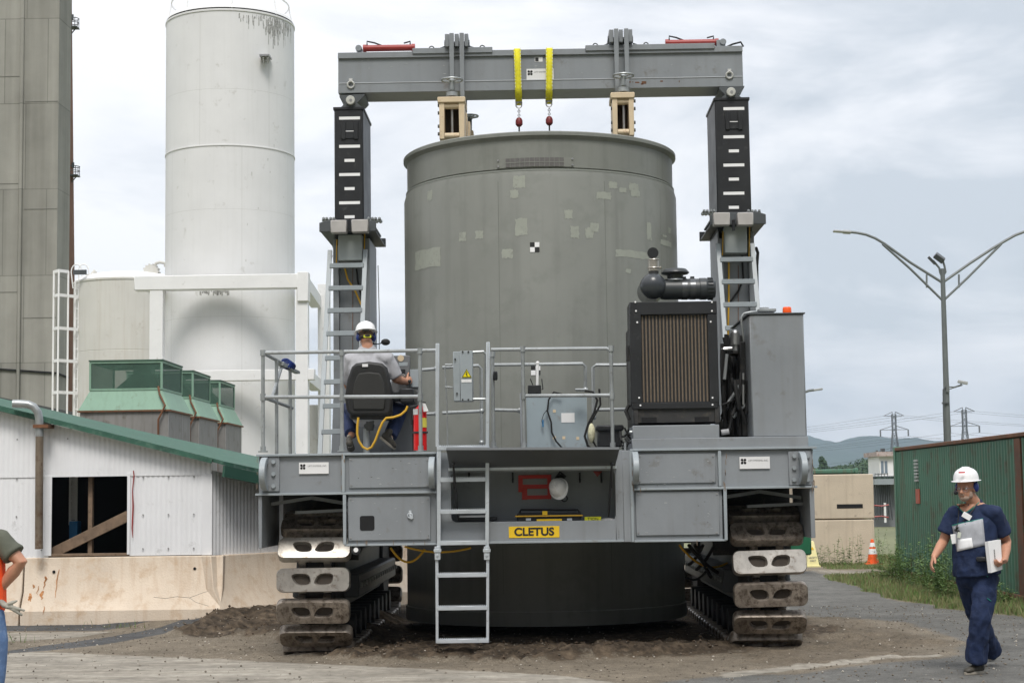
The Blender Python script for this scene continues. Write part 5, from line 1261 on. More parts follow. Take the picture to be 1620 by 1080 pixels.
s = MB(); s.sph(P(936, 685, 18.3), (.04, .05, .11), 12); s.build('cloth_bag', mat('crumpled paper', (.6, .58, .4), .8, 0, .25, 20, bump=1, bscale=18), None, loc=P(936, 700, 18.3), label='crumpled pale rag tucked beside the black battery box', cat='rag')
# router (rests on the rail)
t = thing('radio_box', 'small black radio box with two antennas on the middle rail', 'radio', P(846, 622, YF))
s = MB(); s.bx(835, 609, 856, 622, YF, .12); s.build('body', BLK, t, bevel=.006)
s = MB(); s.cyl(P(843, 609, YF+.08), P(839, 599, YF+.08), .005, n=6); s.build('antenna', BLK, t); s = MB(); s.cyl(P(857, 616, YF+.08), P(859, 615, YF+.08), .006, n=6); s.cyl(P(859, 616, YF+.08), P(857, 599, YF+.08), .005, n=6); s.build('antenna', BLK, t)
s = MB(); s.cyl(P(850, 611, YF+.3), P(850.5, 575, YF+.3), .014, n=8); s.sph(P(850.5, 574, YF+.3), .02, 8); s.build('sensor_rod', WHT, mach)
# battery box + valve clutter right of it
t = thing('battery_box', 'black plastic battery box at the foot of the engine', 'battery box', P(963, 707, 17.9))
s = MB(); s.bx(946, 679, 984, 707, 17.8, .35); s.build('case', BLK, t, bevel=.015); s = MB(); s.bx(943, 672, 987, 681, 17.77, .42); s.build('lid', BLK, t, bevel=.015)
s = MB(); random.seed(9)
for k in range(14):
    a = P(random.uniform(975, 1005), random.uniform(682, 712), F+random.uniform(.15, .6)); b = a+Vector((random.uniform(-.12, .12), random.uniform(-.1, .1), random.uniform(-.1, .08))); s.tube(droop(a, b, .04, 6), .010, 6)
s.build('small_hoses', BLKR, mach); 
s = MB(); s.tube([P(996, 683, F+.1), P(1004, 683, F+.1)], .016, 8); s.cyl(P(989, 712, F+.06), P(989, 700, F+.06), .012, n=8); s.build('pipe_stub', GALV, mach)

# --- engine side
s = MB(); s.bx(1001, 672, 1138, 693, F+.03, 1.6); s.build('engine_base', MG, mach, bevel=.006)
s = MB(); s.bx(1000, 691.5, 1279, 711, F+.0, 1.9); s.build('engine_plinth', MG, mach, bevel=.006)
Ye = F+.10
s = MB(); s.bx(997, 477, 1136, 640, Ye+.03, .42)
s.bx(1003, 640, 1139, 669, Ye+.05, .4); eng = s.build('radiator', BLK, mach, bevel=.008)
s = MB()
for a in ((997, 477, 1134, 497), (997, 497, 1015, 637), (1121, 497, 1136, 637), (1000, 636, 1136, 646)): s.bx(*a, Ye-.01, .05)
s.build('shroud_frame', BLK, eng, bevel=.004)
s = MB(); s.bx(1014, 496, 1122, 636, Ye+.055, .02); s.build('core_backing', mat('core dark', (.03, .025, .02), .8), eng)
FINM = mat('dusty fin', (.17, .135, .10), .6, .2, .15, 30)
s = MB(); a = P(1015, 566, Ye); b = P(1121, 566, Ye); zt_, zb_ = P(1068, 498, Ye).z, P(1068, 635, Ye).z; n = 19; v = []
m_ = n*10
for i in range(m_+1):
    u = i/m_; h = .020*abs(math.sin(u*n*math.pi))**.7; x = a.x+(b.x-a.x)*u; v += [(x, Ye+.045-h, zb_), (x, Ye+.045-h, zt_)]
s.add(v, [(2*i, 2*i+2, 2*i+3, 2*i+1) for i in range(m_)]); s.build('grille_fins', FINM, eng, smooth=50)
s = MB()
for k in range(n+1): x = a.x+(b.x-a.x)*k/n; s.box(x-.0035, x+.0035, Ye+.02, Ye+.04, zb_, zt_); 
s.build('fin_gap', BLK, eng)
s = MB()
for px, py in ((1005, 478), (1006, 492), (1126, 478), (1126, 492), (1008, 510), (1124, 509), (1011, 629), (1127, 629), (1013, 641), (1127, 640)): c = P(px, py, Ye); s.cyl((c.x, Ye-.02, c.z), (c.x, Ye-.005, c.z), .0095, n=8)
s.build('shroud_bolts', WHT, eng)
s = MB(); s.bx(1009, 644, 1133, 668, Ye+.02, .06); s.bx(1003, 645, 1010, 671, Ye, .12); s.bx(1131, 643, 1138, 669, Ye, .12); s.build('lower_mount', BLKM, eng, bevel=.004)
s = MB(); s.bx(1015, 660, 1039, 668, Ye+.01, .03); s.build('mount_slot', DARK, eng); s = MB(); s.bx(1099, 659, 1122, 667, Ye+.01, .03); s.build('mount_slot', DARK, eng)
s = MB(); s.bx(991, 547, 997, 570, Ye+.1, .1); s.tube([P(995, 640, Ye+.15), P(990, 650, Ye+.15), P(996, 664, Ye+.15)], .02, 6); s.build('side_bracket', BLKM, eng)
# engine block behind, only its edges and gap show
s = MB(); s.box(P(1004, 600, Ye).x, P(1130, 600, Ye).x, Ye+.46, Ye+1.5, zt+.13, P(1060, 500, Ye).z); s.build('engine_block', BLKM, mach, bevel=.03)
# air cleaner
Ya = Ye+.35; ac = MB(); c = P(1033, 453, Ya); r = 21*Ya/F_PX
ac.sph((c.x, Ya-.02, c.z), (r, r*.8, r), 28); aco = ac.build('muffler_end', mat('charcoal enamel', (.045, .050, .056), .25, 0, .05), mach)
s = MB(); s.lathe([(r*.99, 0), (r*.99, .5)], (c.x, Ya, c.z), 28, axis=(0, 1, 0)); s.build('muffler_can', bpy.data.materials['charcoal enamel'], aco)
s = MB(); s.cyl(P(1034, 437, Ya), P(1034, 426, Ya), .052, n=18); s.build('stack', BLKM, aco)
s = MB(); s.cyl(P(1034, 429, Ya), P(1034, 411, Ya), .055, n=20); s.torus(P(1034, 411, Ya), (0, 0, 1), .052, .008, 20, 6); s.torus(P(1034, 424, Ya), (0, 0, 1), .057, .008, 20, 6); s.tube([P(1043, 424, Ya), P(1046, 423, Ya)], .014, 6); s.build('stack_clamp', mat('stainless', (.42, .39, .34), .35, .7, .15, 10), aco)
s = MB(); cc = P(1033, 400, Ya-.02); s.cyl(cc, cc+Vector((0, .02, .0)), .058, n=24); s.cyl(P(1033, 409, Ya-.01), P(1033, 402, Ya-.01), .009, n=6); s.build('rain_flap', BLK, aco)
AC = mat('air cleaner plastic', (.040, .045, .048), .38, 0, .08, 4)
yc2 = Ya+.05; p0 = P(1045, 458, yc2); ra = 16.5*yc2/F_PX
s = MB(); L_ = P(1132, 456, yc2).x-p0.x
s.lathe([(0, 0), (ra*.92, .0), (ra*1.0, .04), (ra*1.0, L_*.70), (ra*1.06, L_*.71), (ra*1.06, L_*.82), (ra*1.02, L_*.83), (ra*1.0, L_*.93), (ra*.82, L_*.99), (0, L_)], p0, 40, axis=(1, 0, 0)); acl = s.build('air_cleaner', AC, mach)
for f in (.43, .58): s = MB(); s.lathe([(ra*1.02, -.03), (ra*1.035, -.028), (ra*1.035, .028), (ra*1.02, .03)], (p0.x+L_*f, yc2, p0.z), 40, axis=(1, 0, 0)); s.box(p0.x+L_*f-.02, p0.x+L_*f+.02, yc2-.03, yc2+.03, p0.z+ra, p0.z+ra*1.2); s.build('clamp_band', BLK if 0 else mat('band', (.09, .095, .10), .25, .5), acl)
s = MB()
for k in range(18):
    a = k/18*6.283; s.obox((p0.x+L_*.90, yc2+math.cos(a)*ra*1.03, p0.z+math.sin(a)*ra*1.03), (L_*.045, 0, 0), (0, -math.sin(a)*.006, math.cos(a)*.006), (0, math.cos(a)*.008, math.sin(a)*.008))
s.build('end_ribs', AC, acl)
q = P(1068, 432, yc2); rm = 22.5*yc2/F_PX
s = MB(); s.lathe([(rm*.45, -.12), (rm*.55, -.06), (rm*.58, -.02), (rm*.9, -.012), (rm, 0), (rm*.97, .012), (rm*.78, .04), (rm*.4, .048), (0, .048)], q, 36); s.build('rain_cap', AC, acl)
s = MB(); s.torus(q+Vector((0, 0, -.075)), (0, 0, 1), rm*.56, .012, 24, 6); s.build('cap_band', GALV, acl)
# hydraulic tank
Yt_ = F+.06; s = MB()
zt0, zt1 = P(1230, 691, Yt_).z, P(1230, 497, Yt_).z; xa_, xb_2 = P(1188, 595, Yt_).x, P(1274, 595, Yt_).x
s.box(xa_, xb_2, Yt_, Yt_+1.5, zt0, zt1); tk = s.build('fuel_tank', MG, mach, bevel=.012)
s = MB(); s.box(xa_-.02, xb_2+.015, Yt_-.015, Yt_+1.52, zt1, zt1+.014); s.build('tank_lid', MGD, tk, bevel=.003)
s = MB(); c = P(1245, 490, Yt_+.25); s.lathe([(.045, -.04), (.047, -.02), (.045, -.018), (.045, .015), (.038, .028), (0, .03)], c, 20); s.build('beacon', ORG, tk)
s = MB(); c = P(1212, 491, Yt_+.3); s.box(c.x-.09, c.x+.09, Yt_+.2, Yt_+.4, c.z-.02, c.z+.01); s.cyl((c.x-.02, Yt_+.3, c.z), (c.x-.02, Yt_+.3, c.z+.03), .05, n=12); s.tube([P(1177, 540, Yt_+.2), P(1173, 512, Yt_+.2), P(1173, 502, Yt_+.2), P(1177, 496, Yt_+.2), P(1186, 494, Yt_+.2), P(1198, 493, Yt_+.2)], .013, 8); s.build('filler_neck', GALV, tk, bevel=.004)
# hoses in the gap
random.seed(12); s = MB()
for k in range(46):
    x0 = random.uniform(1142, 1186); x1 = random.uniform(1140, 1186); y0 = random.uniform(525, 640); y1 = random.uniform(640, 690); Yq = F+random.uniform(.25, 1.1)
    pts = [P(x0, y0, Yq), P((x0+x1)/2+random.uniform(-7, 7), (y0+y1)/2, Yq+random.uniform(-.1, .1)), P(x1, y1, Yq)]
    ps = [pts[0].lerp(pts[1], t).lerp(pts[1].lerp(pts[2], t), t) for t in np.linspace(0, 1, 9)]
    s.tube(ps, random.choice([.012, .016, .020, .024]), 7)
s.build('hydraulic_hoses', BLKR, mach)
s = MB(); s.bx(1150, 540, 1188, 690, F+1.2, .3); s.bx(1158, 530, 1180, 560, F+.6, .25); s.bx(1166, 600, 1186, 690, F+.5, .5); s.bx(1172, 540, 1186, 690, F+.45, .6); s.bx(1140, 665, 1186, 690, F+.8, .5); s.build('valve_block', BLKM, mach, bevel=.01)
for fn in (lambda s: (s.cyl(P(1163, 545, F+.35), P(1163, 528, F+.35), .05, n=14), s.cyl(P(1163, 555, F+.35), P(1163, 545, F+.35), .03, n=10), s.sph(P(1163, 528, F+.35), .045, 12)), lambda s: s.cyl(P(1141, 552, F+.5), P(1160, 551, F+.5), .022, n=8), lambda s: s.tube([P(1141, 684, F+.3), P(1153, 682, F+.3)], .03, 10), lambda s: s.tube([P(1176, 640, F+.3), P(1176, 590, F+.3)], .012, 6)):
    s = MB(); fn(s); s.build('hydraulic_fitting', STEEL, mach)

for (x, y, x2, y2) in ((1150, 640, 1170, 610), (1160, 660, 1180, 640), (1146, 600, 1150, 560)): s = MB(); s.tube([P(x, y, F+.4), P(x2, y2, F+.42)], .018, 8); s.build('metal_pipe', GALV, mach)
s = MB(); s.tube([P(1153, 640, F+1.0), P(1154, 690, F+1.0)], .014, 6); s.build('orange_hose', YHOSE, mach)

# --- operator's seat, console
seat = MB(); Ys = 17.75
pl_ = [(548, 650), (545, 628), (549, 600), (556, 580), (563, 574), (584, 571.5), (604, 574), (612, 581), (617, 602), (622, 625), (620, 650), (614, 657), (556, 657)]
seat.pprism(pl_, Ys, .11); so_ = seat.build('operator_seat', SEATB, mach, bevel=.03, seg=3)
s = MB(); s.pprism([(559, 648), (556, 626), (560, 604), (567, 590), (584, 588), (601, 590), (608, 604), (611, 626), (608, 648)], Ys-.015, .05); s.build('back_shell', mat('seat shell', (.024, .024, .022), .65, 0, .1, 8), so_, bevel=.014, seg=2)
s = MB(); s.bx(573, 575.5, 582, 580, Ys-.012, .03); s.build('seat_label', WPLATE, so_)
s = MB(); a = P(552, 652, Ys); b = P(618, 662, Ys); s.box(a.x, b.x, Ys+.05, Ys+.55, b.z, a.z+.03); s.build('seat_cushion', SEATB, so_, bevel=.03, seg=3)
s = MB(); a = P(556, 658, Ys); 
s.bx(563, 658, 610, 662, Ys+.08, .35); s.bx(556, 660, 566, 663, Ys+.06, .1); s.bx(606, 659, 618, 662, Ys+.06, .1)
cq = P(584, 663, Ys+.25); s.lathe([(.095, 0), (.09, -.03), (.05, -.09), (.045, -.12)], cq, 14); s.build('suspension', mat('sooty metal', (.10, .10, .095), .5, .4), so_)
s = MB(); x = P(580, 690, Ys+.25).x; s.cyl((x, Ys+.25, zt), (x, Ys+.25, cq.z-.1), .036, n=16); s.lathe([(.07, 0), (.07, .012), (.04, .03)], (x, Ys+.25, zt), 16); s.build('pedestal', GALV, so_)
s = MB(); s.tube([P(px, py, Ys-.02) for px, py in ((567, 660), (565.5, 672), (565, 686), (568, 698), (574, 707), (581, 710.5), (588, 707), (594, 696), (599, 682), (605, 668), (611, 661), (622, 660), (634, 656), (642, 649), (645, 642))], .0125, 10); s.build('yellow_hose', YHOSE, so_)
s = MB(); s.bx(632, 614, 655, 636, Ys+.10, .5); s.bx(612, 618, 636, 632, Ys+.12, .4); s.build('armrest_pod', BLK, so_, bevel=.012)
s = MB(); s.tube([P(648, 614, Ys+.35), P(648, 606, Ys+.35)], .012, 8); s.sph(P(648, 603, Ys+.35), .02, 10); s.build('joystick', BLK, so_)
s = MB(); s.bx(556, 640, 622, 716, 18.6, .06); s.build('screen_panel', MG, mach, bevel=.004)
Yk = 18.35; s = MB(); s.bx(622, 562, 648, 595, Yk, .12); s.bx(619, 594, 664, 716, Yk+.05, .3); cs = s.build('control_console', mat('console grey', (.15, .155, .16), .5, 0, .05), mach, bevel=.008)
s = MB(); c = P(634, 566.5, Yk); s.cyl((c.x, Yk-.006, c.z), (c.x, Yk+.01, c.z), .035, n=20); s.build('round_decal', CREAM, cs)
s = MB(); s.bx(631, 573, 645, 579, Yk-.004, .01); s.bx(648, 584, 664, 612, Yk+.03, .05); s.build('gauge_plate', MGL, cs, bevel=.002)
s = MB(); s.bx(630, 584, 641, 590, Yk-.03, .03); s.build('black_switch', BLK, cs)
for px in (632, 638): s = MB(); s.torus(P(px, 595, Yk-.08), (0, 1, .3), .02, .006, 14, 6); s.cyl(P(px, 595, Yk-.09), P(px, 595, Yk-.02), .012, n=8); s.build('shiny_knob', STEEL, cs)

# --- lift towers
def tower(sg):
    if sg < 0: fx0, fx1, sx, sY = 527, 585, 597, 21.6; mx0, mx1 = 529, 575; my0, my1 = 170, 349; fl = (505, 613, 349, 366); bxs = ((523, 348, 548, 368), (556, 347, 582, 367)); gb_ = (535, 371, 573, 412); lad0, lad1 = (522, 396), (578, 393); rg = [418.5, 456, 493, 530.5, 570, 608, 646, 686]; pin = (555, 160); dxl = -15; 
    else: fx0, fx1, sx, sY = 1137, 1195, 1127, 21.5; mx0, mx1 = 1133, 1187; my0, my1 = 155, 338; fl = (1105, 1212, 337, 355); bxs = ((1129, 336, 1155, 356), (1167, 336, 1192, 356)); gb_ = (1146, 358, 1182, 400); lad0, lad1 = (1136, 386), (1190, 383); rg = [409, 446, 484, 522, 560, 598, 636]; pin = (1156, 147); dxl = 10
    Yt = 20.65; t = None
    xa, xb = P(fx0, 450, Yt).x, P(fx1, 450, Yt).x; zf = P((fl[0]+fl[1])/2, fl[3]+6, Yt-.25).z
    s = MB(); s.box(xa, xa+.07, Yt, Yt+.9, zt-.2, zf); s.box(xb-.07, xb, Yt, Yt+.9, zt-.2, zf); s.box(xa+.07, xb-.07, Yt+.10, Yt+.14, zt-.2, zf-.002); s.box(xa+.07, xb-.07, Yt+.5, Yt+.9, zt-.2, zf-.001)
    t = s.build('lift_tower', MG, mach, bevel=.005)
    # sway plates at the base
    s = MB(); s.prism([(xa-.04, Yt-.02, zt-.2), (xb+.1, Yt-.02, zt-.2), (xb+.02, Yt-.02, zt+1.3), (xa+.02, Yt-.02, zt+1.3)], (0, .016, 0)); s.build('base_plate', MG, t)
    # flange collar
    a = P(fl[0], fl[2], Yt-.25); b = P(fl[1], fl[3], Yt-.25); s = MB(); zl = P(560 if sg < 0 else 1160, fl[3], Yt-.25).z; zu = P(560 if sg < 0 else 1160, fl[2], Yt-.25).z
    xl_, xr_ = a.x, b.x
    if sg < 0: xr_ -= .14
    else: xl_ += .14
    s.prism([(xl_, Yt-.25, zu-.02), (xl_, Yt-.25, zl), (xr_, Yt-.25, zl), (xr_, Yt-.25, zu-.02), (xr_-.1, Yt-.25, zu+.01), (xl_+.1, Yt-.25, zu+.01)], (0, .035, 0))
    s.box(xl_+.01, xr_-.01, Yt-.215, Yt+1.1, zl, zl+.03); s.box(xl_+.05, xr_-.05, Yt-.2, Yt+1.0, zu-.02, zu+.008); s.prism([(xl_, Yt+1.08, zu-.02), (xl_, Yt+1.08, zl), (xr_, Yt+1.08, zl), (xr_, Yt+1.08, zu-.02)], (0, .035, 0))
    o = s.build('collar', MGD, t, bevel=.005)
    s = MB()
    for k in range(8):
        px_ = fl[0]+(8, 13, 19, 24)[k % 4] if k < 4 else fl[1]-(29, 23, 18, 12)[k % 4]
        c = P(px_, fl[2]-2, Yt-.15); s.cyl((c.x, Yt-.2, c.z-.02), (c.x, Yt-.05, c.z-.01), .025, n=8); s.sph((c.x, Yt-.22, c.z), .02, 7)
    s.build('pipe_fittings', GALV, o)
    for q in bxs: s = MB(); s.bx(*q, Yt-.42, .14); s.build('sensor_box', mat('stainless box', (.47, .45, .43), .4, .25, .06, 8) if 'stainless box' not in bpy.data.materials else bpy.data.materials['stainless box'], t, bevel=.008)
    s = MB(); c = P((bxs[0][2]+bxs[1][0])/2, 358, Yt-.4); s.cyl((c.x, Yt-.38, c.z-.05), (c.x, Yt-.38, c.z+.08), .02, n=8); s.build('cable_gland', BLK, t)
    s = MB(); s.bx(*gb_, Yt-.16, .16); s.build('junction_box', mat('pale box', (.33, .36, .36), .45, 0, .05) if 'pale box' not in bpy.data.materials else bpy.data.materials['pale box'], t, bevel=.008)
    s = MB(); s.tube([P(gb_[0]-2, gb_[1]+8, Yt-.1), P(gb_[0]-3, gb_[3]+4, Yt-.1)], .008, 6); s.tube([P(gb_[2]+4, gb_[1]-6, Yt-.06), P(gb_[2]+3, gb_[3]+6, Yt-.06)], .008, 6); s.build('orange_cable', YHOSE, t)
    # cables down the web
    if sg < 0: q1 = [(544, 418), (550, 442), (562, 460), (574, 488), (576, 560)]; q2 = [(564, 425), (566, 445), (572, 470), (573, 500)]
    else: q1 = [(1153, 410), (1153, 470), (1151, 560), (1152, 640)]; q2 = [(1174, 405), (1176, 440), (1168, 460), (1153, 480)]
    s = MB(); s.tube([P(x, y, Yt+.06) for x, y in q1], .012, 7); s.build('orange_cable', YHOSE, t); s = MB(); s.tube([P(x, y, Yt+.07) for x, y in q2], .012, 6); s.build('black_cable', BLKR, t)
    s = MB(); ce = (fx0+fx1)/2+2; s.tube([P(ce, 420, Yt+.09), P(ce, 640, Yt+.09)], .004, 5); s.build('thin_chain', CRUST, t)
    if sg > 0:
        s = MB(); s.tube([P(1196, 392, Yt+.1), P(1199, 400, Yt+.05), P(1197.5, 420, Yt+.05), P(1198.5, 500, Yt+.05), P(1198.5, 520, Yt+.05)], .02, 7); s.build('side_hose', BLKR, t)
    else:
        s = MB(); s.tube([P(598, 420, Yt+.8), P(600, 500, Yt+.5), P(600, 540, Yt+.5), P(600, 570, Yt+.5)], .005, 6); s.build('side_hose', BLKR, t)
    # mast
    X0m, X1m = P(mx0, 260, Yt).x, P(mx1, 260, Yt).x; zm1 = P((mx0+mx1)/2, my0, Yt).z; s = MB(); s.box(X0m, X1m, Yt, Yt+.95, zf-.1, zm1); ms = s.build('mast', BLK, t, bevel=.012)
    s = MB(); s.box(X0m-.012, X1m+.012, Yt-.012, Yt+.96, zm1-.03, zm1+.004); s.build('mast_cap', BLK, ms, bevel=.004)
    s = MB(); cxp = (mx0+mx1)/2+1; 
    for k in range(8):
        y = my0+17+k*22.3
        if y < my1+2: hw = 16.5 if k % 2 == 0 else 8; s = MB(); s.bx(cxp-hw, y-2.3, cxp+hw, y+2.3, Yt-.004, .008); s.build('white_mark', WHT, ms)
    s = MB()
    for dx in (-10, 10):
        s.bx(cxp+dx-3.5, my0+20, cxp+dx+3.5, my0+50, Yt-.02, .03)
    s.bx(cxp-13, my0+38, cxp+13, my0+49, Yt-.012, .02); s.build('stop_block', BLK, ms, bevel=.004)
    # pin head under the beam
    c = P(pin[0], pin[1], Yt); w_ = 26
    s = MB(); s.pprism([(pin[0]-18, pin[1]-9), (pin[0]+22, pin[1]-11), (pin[0]+21, pin[1]-8), (pin[0]+10, pin[1]+3), (pin[0]+19, pin[1]+8+(2 if sg < 0 else 0)), (pin[0]-17, pin[1]+9+(2 if sg < 0 else 0)), (pin[0]-9, pin[1]+3), (pin[0]-18, pin[1]-6)], Yt+.0, .55); hd = s.build('clevis', MGD, t, bevel=.004)
    s = MB(); s.cyl((c.x, Yt-.06, c.z), (c.x, Yt+.1, c.z), .056, n=24); s.build('pin', mat('pin face', (.5, .5, .46), .5, .3, .1, 20) if 'pin face' not in bpy.data.materials else bpy.data.materials['pin face'], hd, bevel=.006)
    s = MB(); s.cyl((c.x+.005, Yt-.065, c.z-.003), (c.x+.005, Yt-.05, c.z-.003), .018, n=12); s.build('pin_bolt', INKG, hd)
    # ladder
    Ya_, Yb_ = Yt-.12, 19.45; zt_l = P(lad0[0], lad0[1], Ya_).z; xa1, xb1 = P(lad0[0], lad0[1], Ya_).x, P(lad1[0], lad1[1], Ya_).x; zb_l = zt
    def lp(x, z): 
        f = (zt_l-z)/(zt_l-zb_l); return Vector((x, Ya_+(Yb_-Ya_)*f, z))
    s = MB(); s.bar(lp(xa1, zt_l), lp(xa1, zb_l), .055, .026, up=(0, 1, 0)); s.bar(lp(xb1, zt_l), lp(xb1, zb_l), .055, .026, up=(0, 1, 0)); lo = s.build('tower_ladder', MGL, t, bevel=.003)
    for py in rg:
        z = P(550 if sg < 0 else 1165, py, Yt-.3).z
        if z > zb_l+.05: s = MB(); p = lp(xa1, z); s.box(xa1+.01, xb1-.01, p.y-.035, p.y+.035, z-.028, z+.028); s.build('rung', MGL, lo, bevel=.003)
    s = MB(); s.tube([lp(xa1, zt_l-.05), (xa1, Yt+.05, zt_l-.05)], .015, 6); s.tube([lp(xb1, zt_l-.05), (xb1, Yt+.05, zt_l-.05)], .015, 6); s.build('ladder_bracket', STEEL, lo)
    return t
tower(-1); tower(1)
# --- lift beam
Yb0 = 20.68; zA, zB = P(850, 80.5, Yb0).z, P(850, 141, Yb0).z; xl_, xr_ = P(535, 118, Yb0).x, P(1175, 105, Yb0).x
zA = (P(540, 87, Yb0).z+P(1170, 71, Yb0).z)/2; zB = (P(540, 149, Yb0).z+P(1170, 136, Yb0).z)/2
BR = .50
s = MB(); s.box(xl_, xr_, Yb0, Yb0+BR, zB, zA-.05); beam = s.build('lift_beam', MG, mach, bevel=.004)
s = MB(); s.box(xl_, xr_, Yb0-.03, Yb0+BR+.03, zA-.075, zA); s.build('top_flange', MG, beam, bevel=.004)
s = MB(); s.box(xl_+.005, xr_-.005, Yb0-.012, Yb0+.002, zB, zB+.12); s.build('lower_cover_plate', MG, beam, bevel=.003)
s = MB(); s.cyl((xl_+.01, Yb0-.012, zB+.122), (xr_-.01, Yb0-.012, zB+.122), .007, n=6); s.build('weld_bead', mat('weld highlight', (.38, .40, .42), .5), beam)  # bead coloured lighter than the beam, a highlight put into its colour
s = MB()
for q in ((653, 779), (926, 1130)):
    a = P(q[0], 82, Yb0); b = P(q[1], 75, Yb0); s.box(a.x, b.x, Yb0-.05, Yb0+BR+.05, zA-.035, zA+.035); s.build('doubler_plate', MG, beam, bevel=.004); s = MB()
maker(833, 109, 876, 126, Yb0-.0, beam)
s = MB(); s.bx(846, 90.5, 858.5, 98, Yb0-.003, .004); o = s.build('small_label', WPLATE, beam); s = MB(); s.bx(846.7, 91.2, 852, 97.3, Yb0-.005, .003); s.build('label_square', INK, o)
for (x0, x1, y) in ((577, 654, 76), (1055, 1134, 66)):
    a = P(x0, y, Yb0+.1); b = P(x1, y, Yb0+.1); zc = zA+.082; s = MB(); s.cyl((a.x, Yb0+.1, zc), (b.x, Yb0+.1, zc), .040, n=18); s.cyl((a.x-.02, Yb0+.1, zc), (a.x+.02, Yb0+.1, zc), .048, n=18); s.cyl((b.x-.02, Yb0+.1, zc), (b.x+.02, Yb0+.1, zc), .048, n=18); cy = s.build('red_cylinder', RED, beam)
    s = MB(); e = a if x0 < 700 else b; sg = -1 if x0 < 700 else 1
    s.box(e.x+sg*.02-.03, e.x+sg*.02+.05*sg*1.0+.03, Yb0+.04, Yb0+.16, zA, zA+.10); s.cyl((e.x+sg*.07, Yb0+.02, zA+.07), (e.x+sg*.07, Yb0+.18, zA+.07), .04, n=14); s.build('cylinder_lug', MG, cy, bevel=.004)
    s = MB(); s.tube([(a.x+.03, Yb0+.1, zc+.04), (a.x+.03, Yb0+.1, zc+.09), (a.x+.12, Yb0+.12, zc+.075), (a.x+.22, Yb0+.14, zc+.04)], .010, 6); s.tube([(b.x-.04, Yb0+.1, zc+.04), (b.x-.04, Yb0+.1, zc+.08), (b.x-.12, Yb0+.12, zc+.065)], .010, 6)
    if x0 > 900: s.tube([(b.x+.12, Yb0+.1, zA+.02), (b.x+.2, Yb0+.12, zA+.06), (b.x+.3, Yb0+.1, zA+.08), (b.x+.33, Yb0+.1, zA+.02)], .012, 6)
    s.build('hydraulic_line', BLKR, cy)
for px, py in ((555, 134), (1154, 119)):
    s = MB(); c = P(px, py, Yb0-.03); s.torus((c.x, Yb0-.03, c.z), (0, 1, .15), .040, .012, 18, 8); s.box(c.x-.022, c.x+.022, Yb0-.045, Yb0, c.z+.03, c.z+.075); s.sph((c.x, Yb0-.03, c.z+.045), .022, 8); s.build('shackle', mat('zinc shackle', (.6, .6, .58), .35, .4), beam)
s = MB(); random.seed(1)
for k in range(7): x = P(700+random.uniform(290, 400), 132, Yb0).x; s.box(x, x+random.uniform(.01, .06), Yb0-.0135, Yb0-.011, zB+.04+random.uniform(0, .05), zB+.05+random.uniform(.0, .05))
s.build('scuff_mark', CRUST, beam)
# hanger frames over the beam with straps
def hanger(px, ytop, sgn):
    s = MB(); top = zA+.035
    base = P(px-18, ytop+50, Yb0-.09)
    offs = [0, 7.4, 14.5, 21.6, 29.5]
    for k, (dx, w_) in enumerate(zip((-18.5, -11, -3, 5, 12.5), (7, 6, 6.5, 6, 6))):
        a = P(px+dx, ytop, Yb0-.12).x; b = P(px+dx+w_, ytop, Yb0-.12).x
        zt1 = P(px, ytop, Yb0-.12).z
        if k in (1, 3): continue
        s.box(a, b, Yb0-.10, Yb0+BR+.10, zt1-.16, zt1)
    o = s.build('hanger_saddle', MG, beam, bevel=.004)
    for k, (dx, w_) in ((1, (-11, 6)), (3, (5, 6))):
        a = P(px+dx, ytop, Yb0-.12).x; b = P(px+dx+w_*1.15, ytop, Yb0-.12).x; s = MB(); s.box(a, b, Yb0-.16, Yb0-.08, P(px, (215 if sgn < 0 else 208)-30, Yb0).z if k == 3 and sgn < 0 else P(px, 150, Yb0).z, zt1-.005); s.build('hanger_strap', MG, beam, bevel=.003); s = MB(); s.box(a, b, Yb0+BR+.08, Yb0+BR+.16, P(px, 150, Yb0).z, zt1-.005); s.build('hanger_strap', MG, beam, bevel=.003)
    s = MB(); zz = zt1-.10; a = P(px-20, ytop, Yb0-.12).x; b = P(px+20, ytop, Yb0-.12).x
    for y_ in (Yb0+.02, Yb0+.35): s.cyl((a, y_, zz), (b, y_, zz), .035, n=10); s.cyl((a+.0, y_, zz), (a+.02, y_, zz), .05, n=6); s.cyl((b-.02, y_, zz), (b, y_, zz), .05, n=6)
    s.box(P(px-14, ytop, Yb0).x, P(px+14, ytop, Yb0).x, Yb0+.02, Yb0+BR-.02, top, zz-.02)
    for sg in (-1, 1): c = P(px+sg*20, ytop, Yb0).x; s.prism([(c, Yb0+.1, top), (c+sg*.16, Yb0+.1, top), (c, Yb0+.1, top+.06)], (0, .1, 0)); s.torus((c+sg*.16, Yb0+.1, top+.03), (0, 1, 0), .03, .008, 12, 5)
    s.build('saddle_bolts', MGD, beam)
hanger(722, 53, -1); hanger(982, 46, 1)

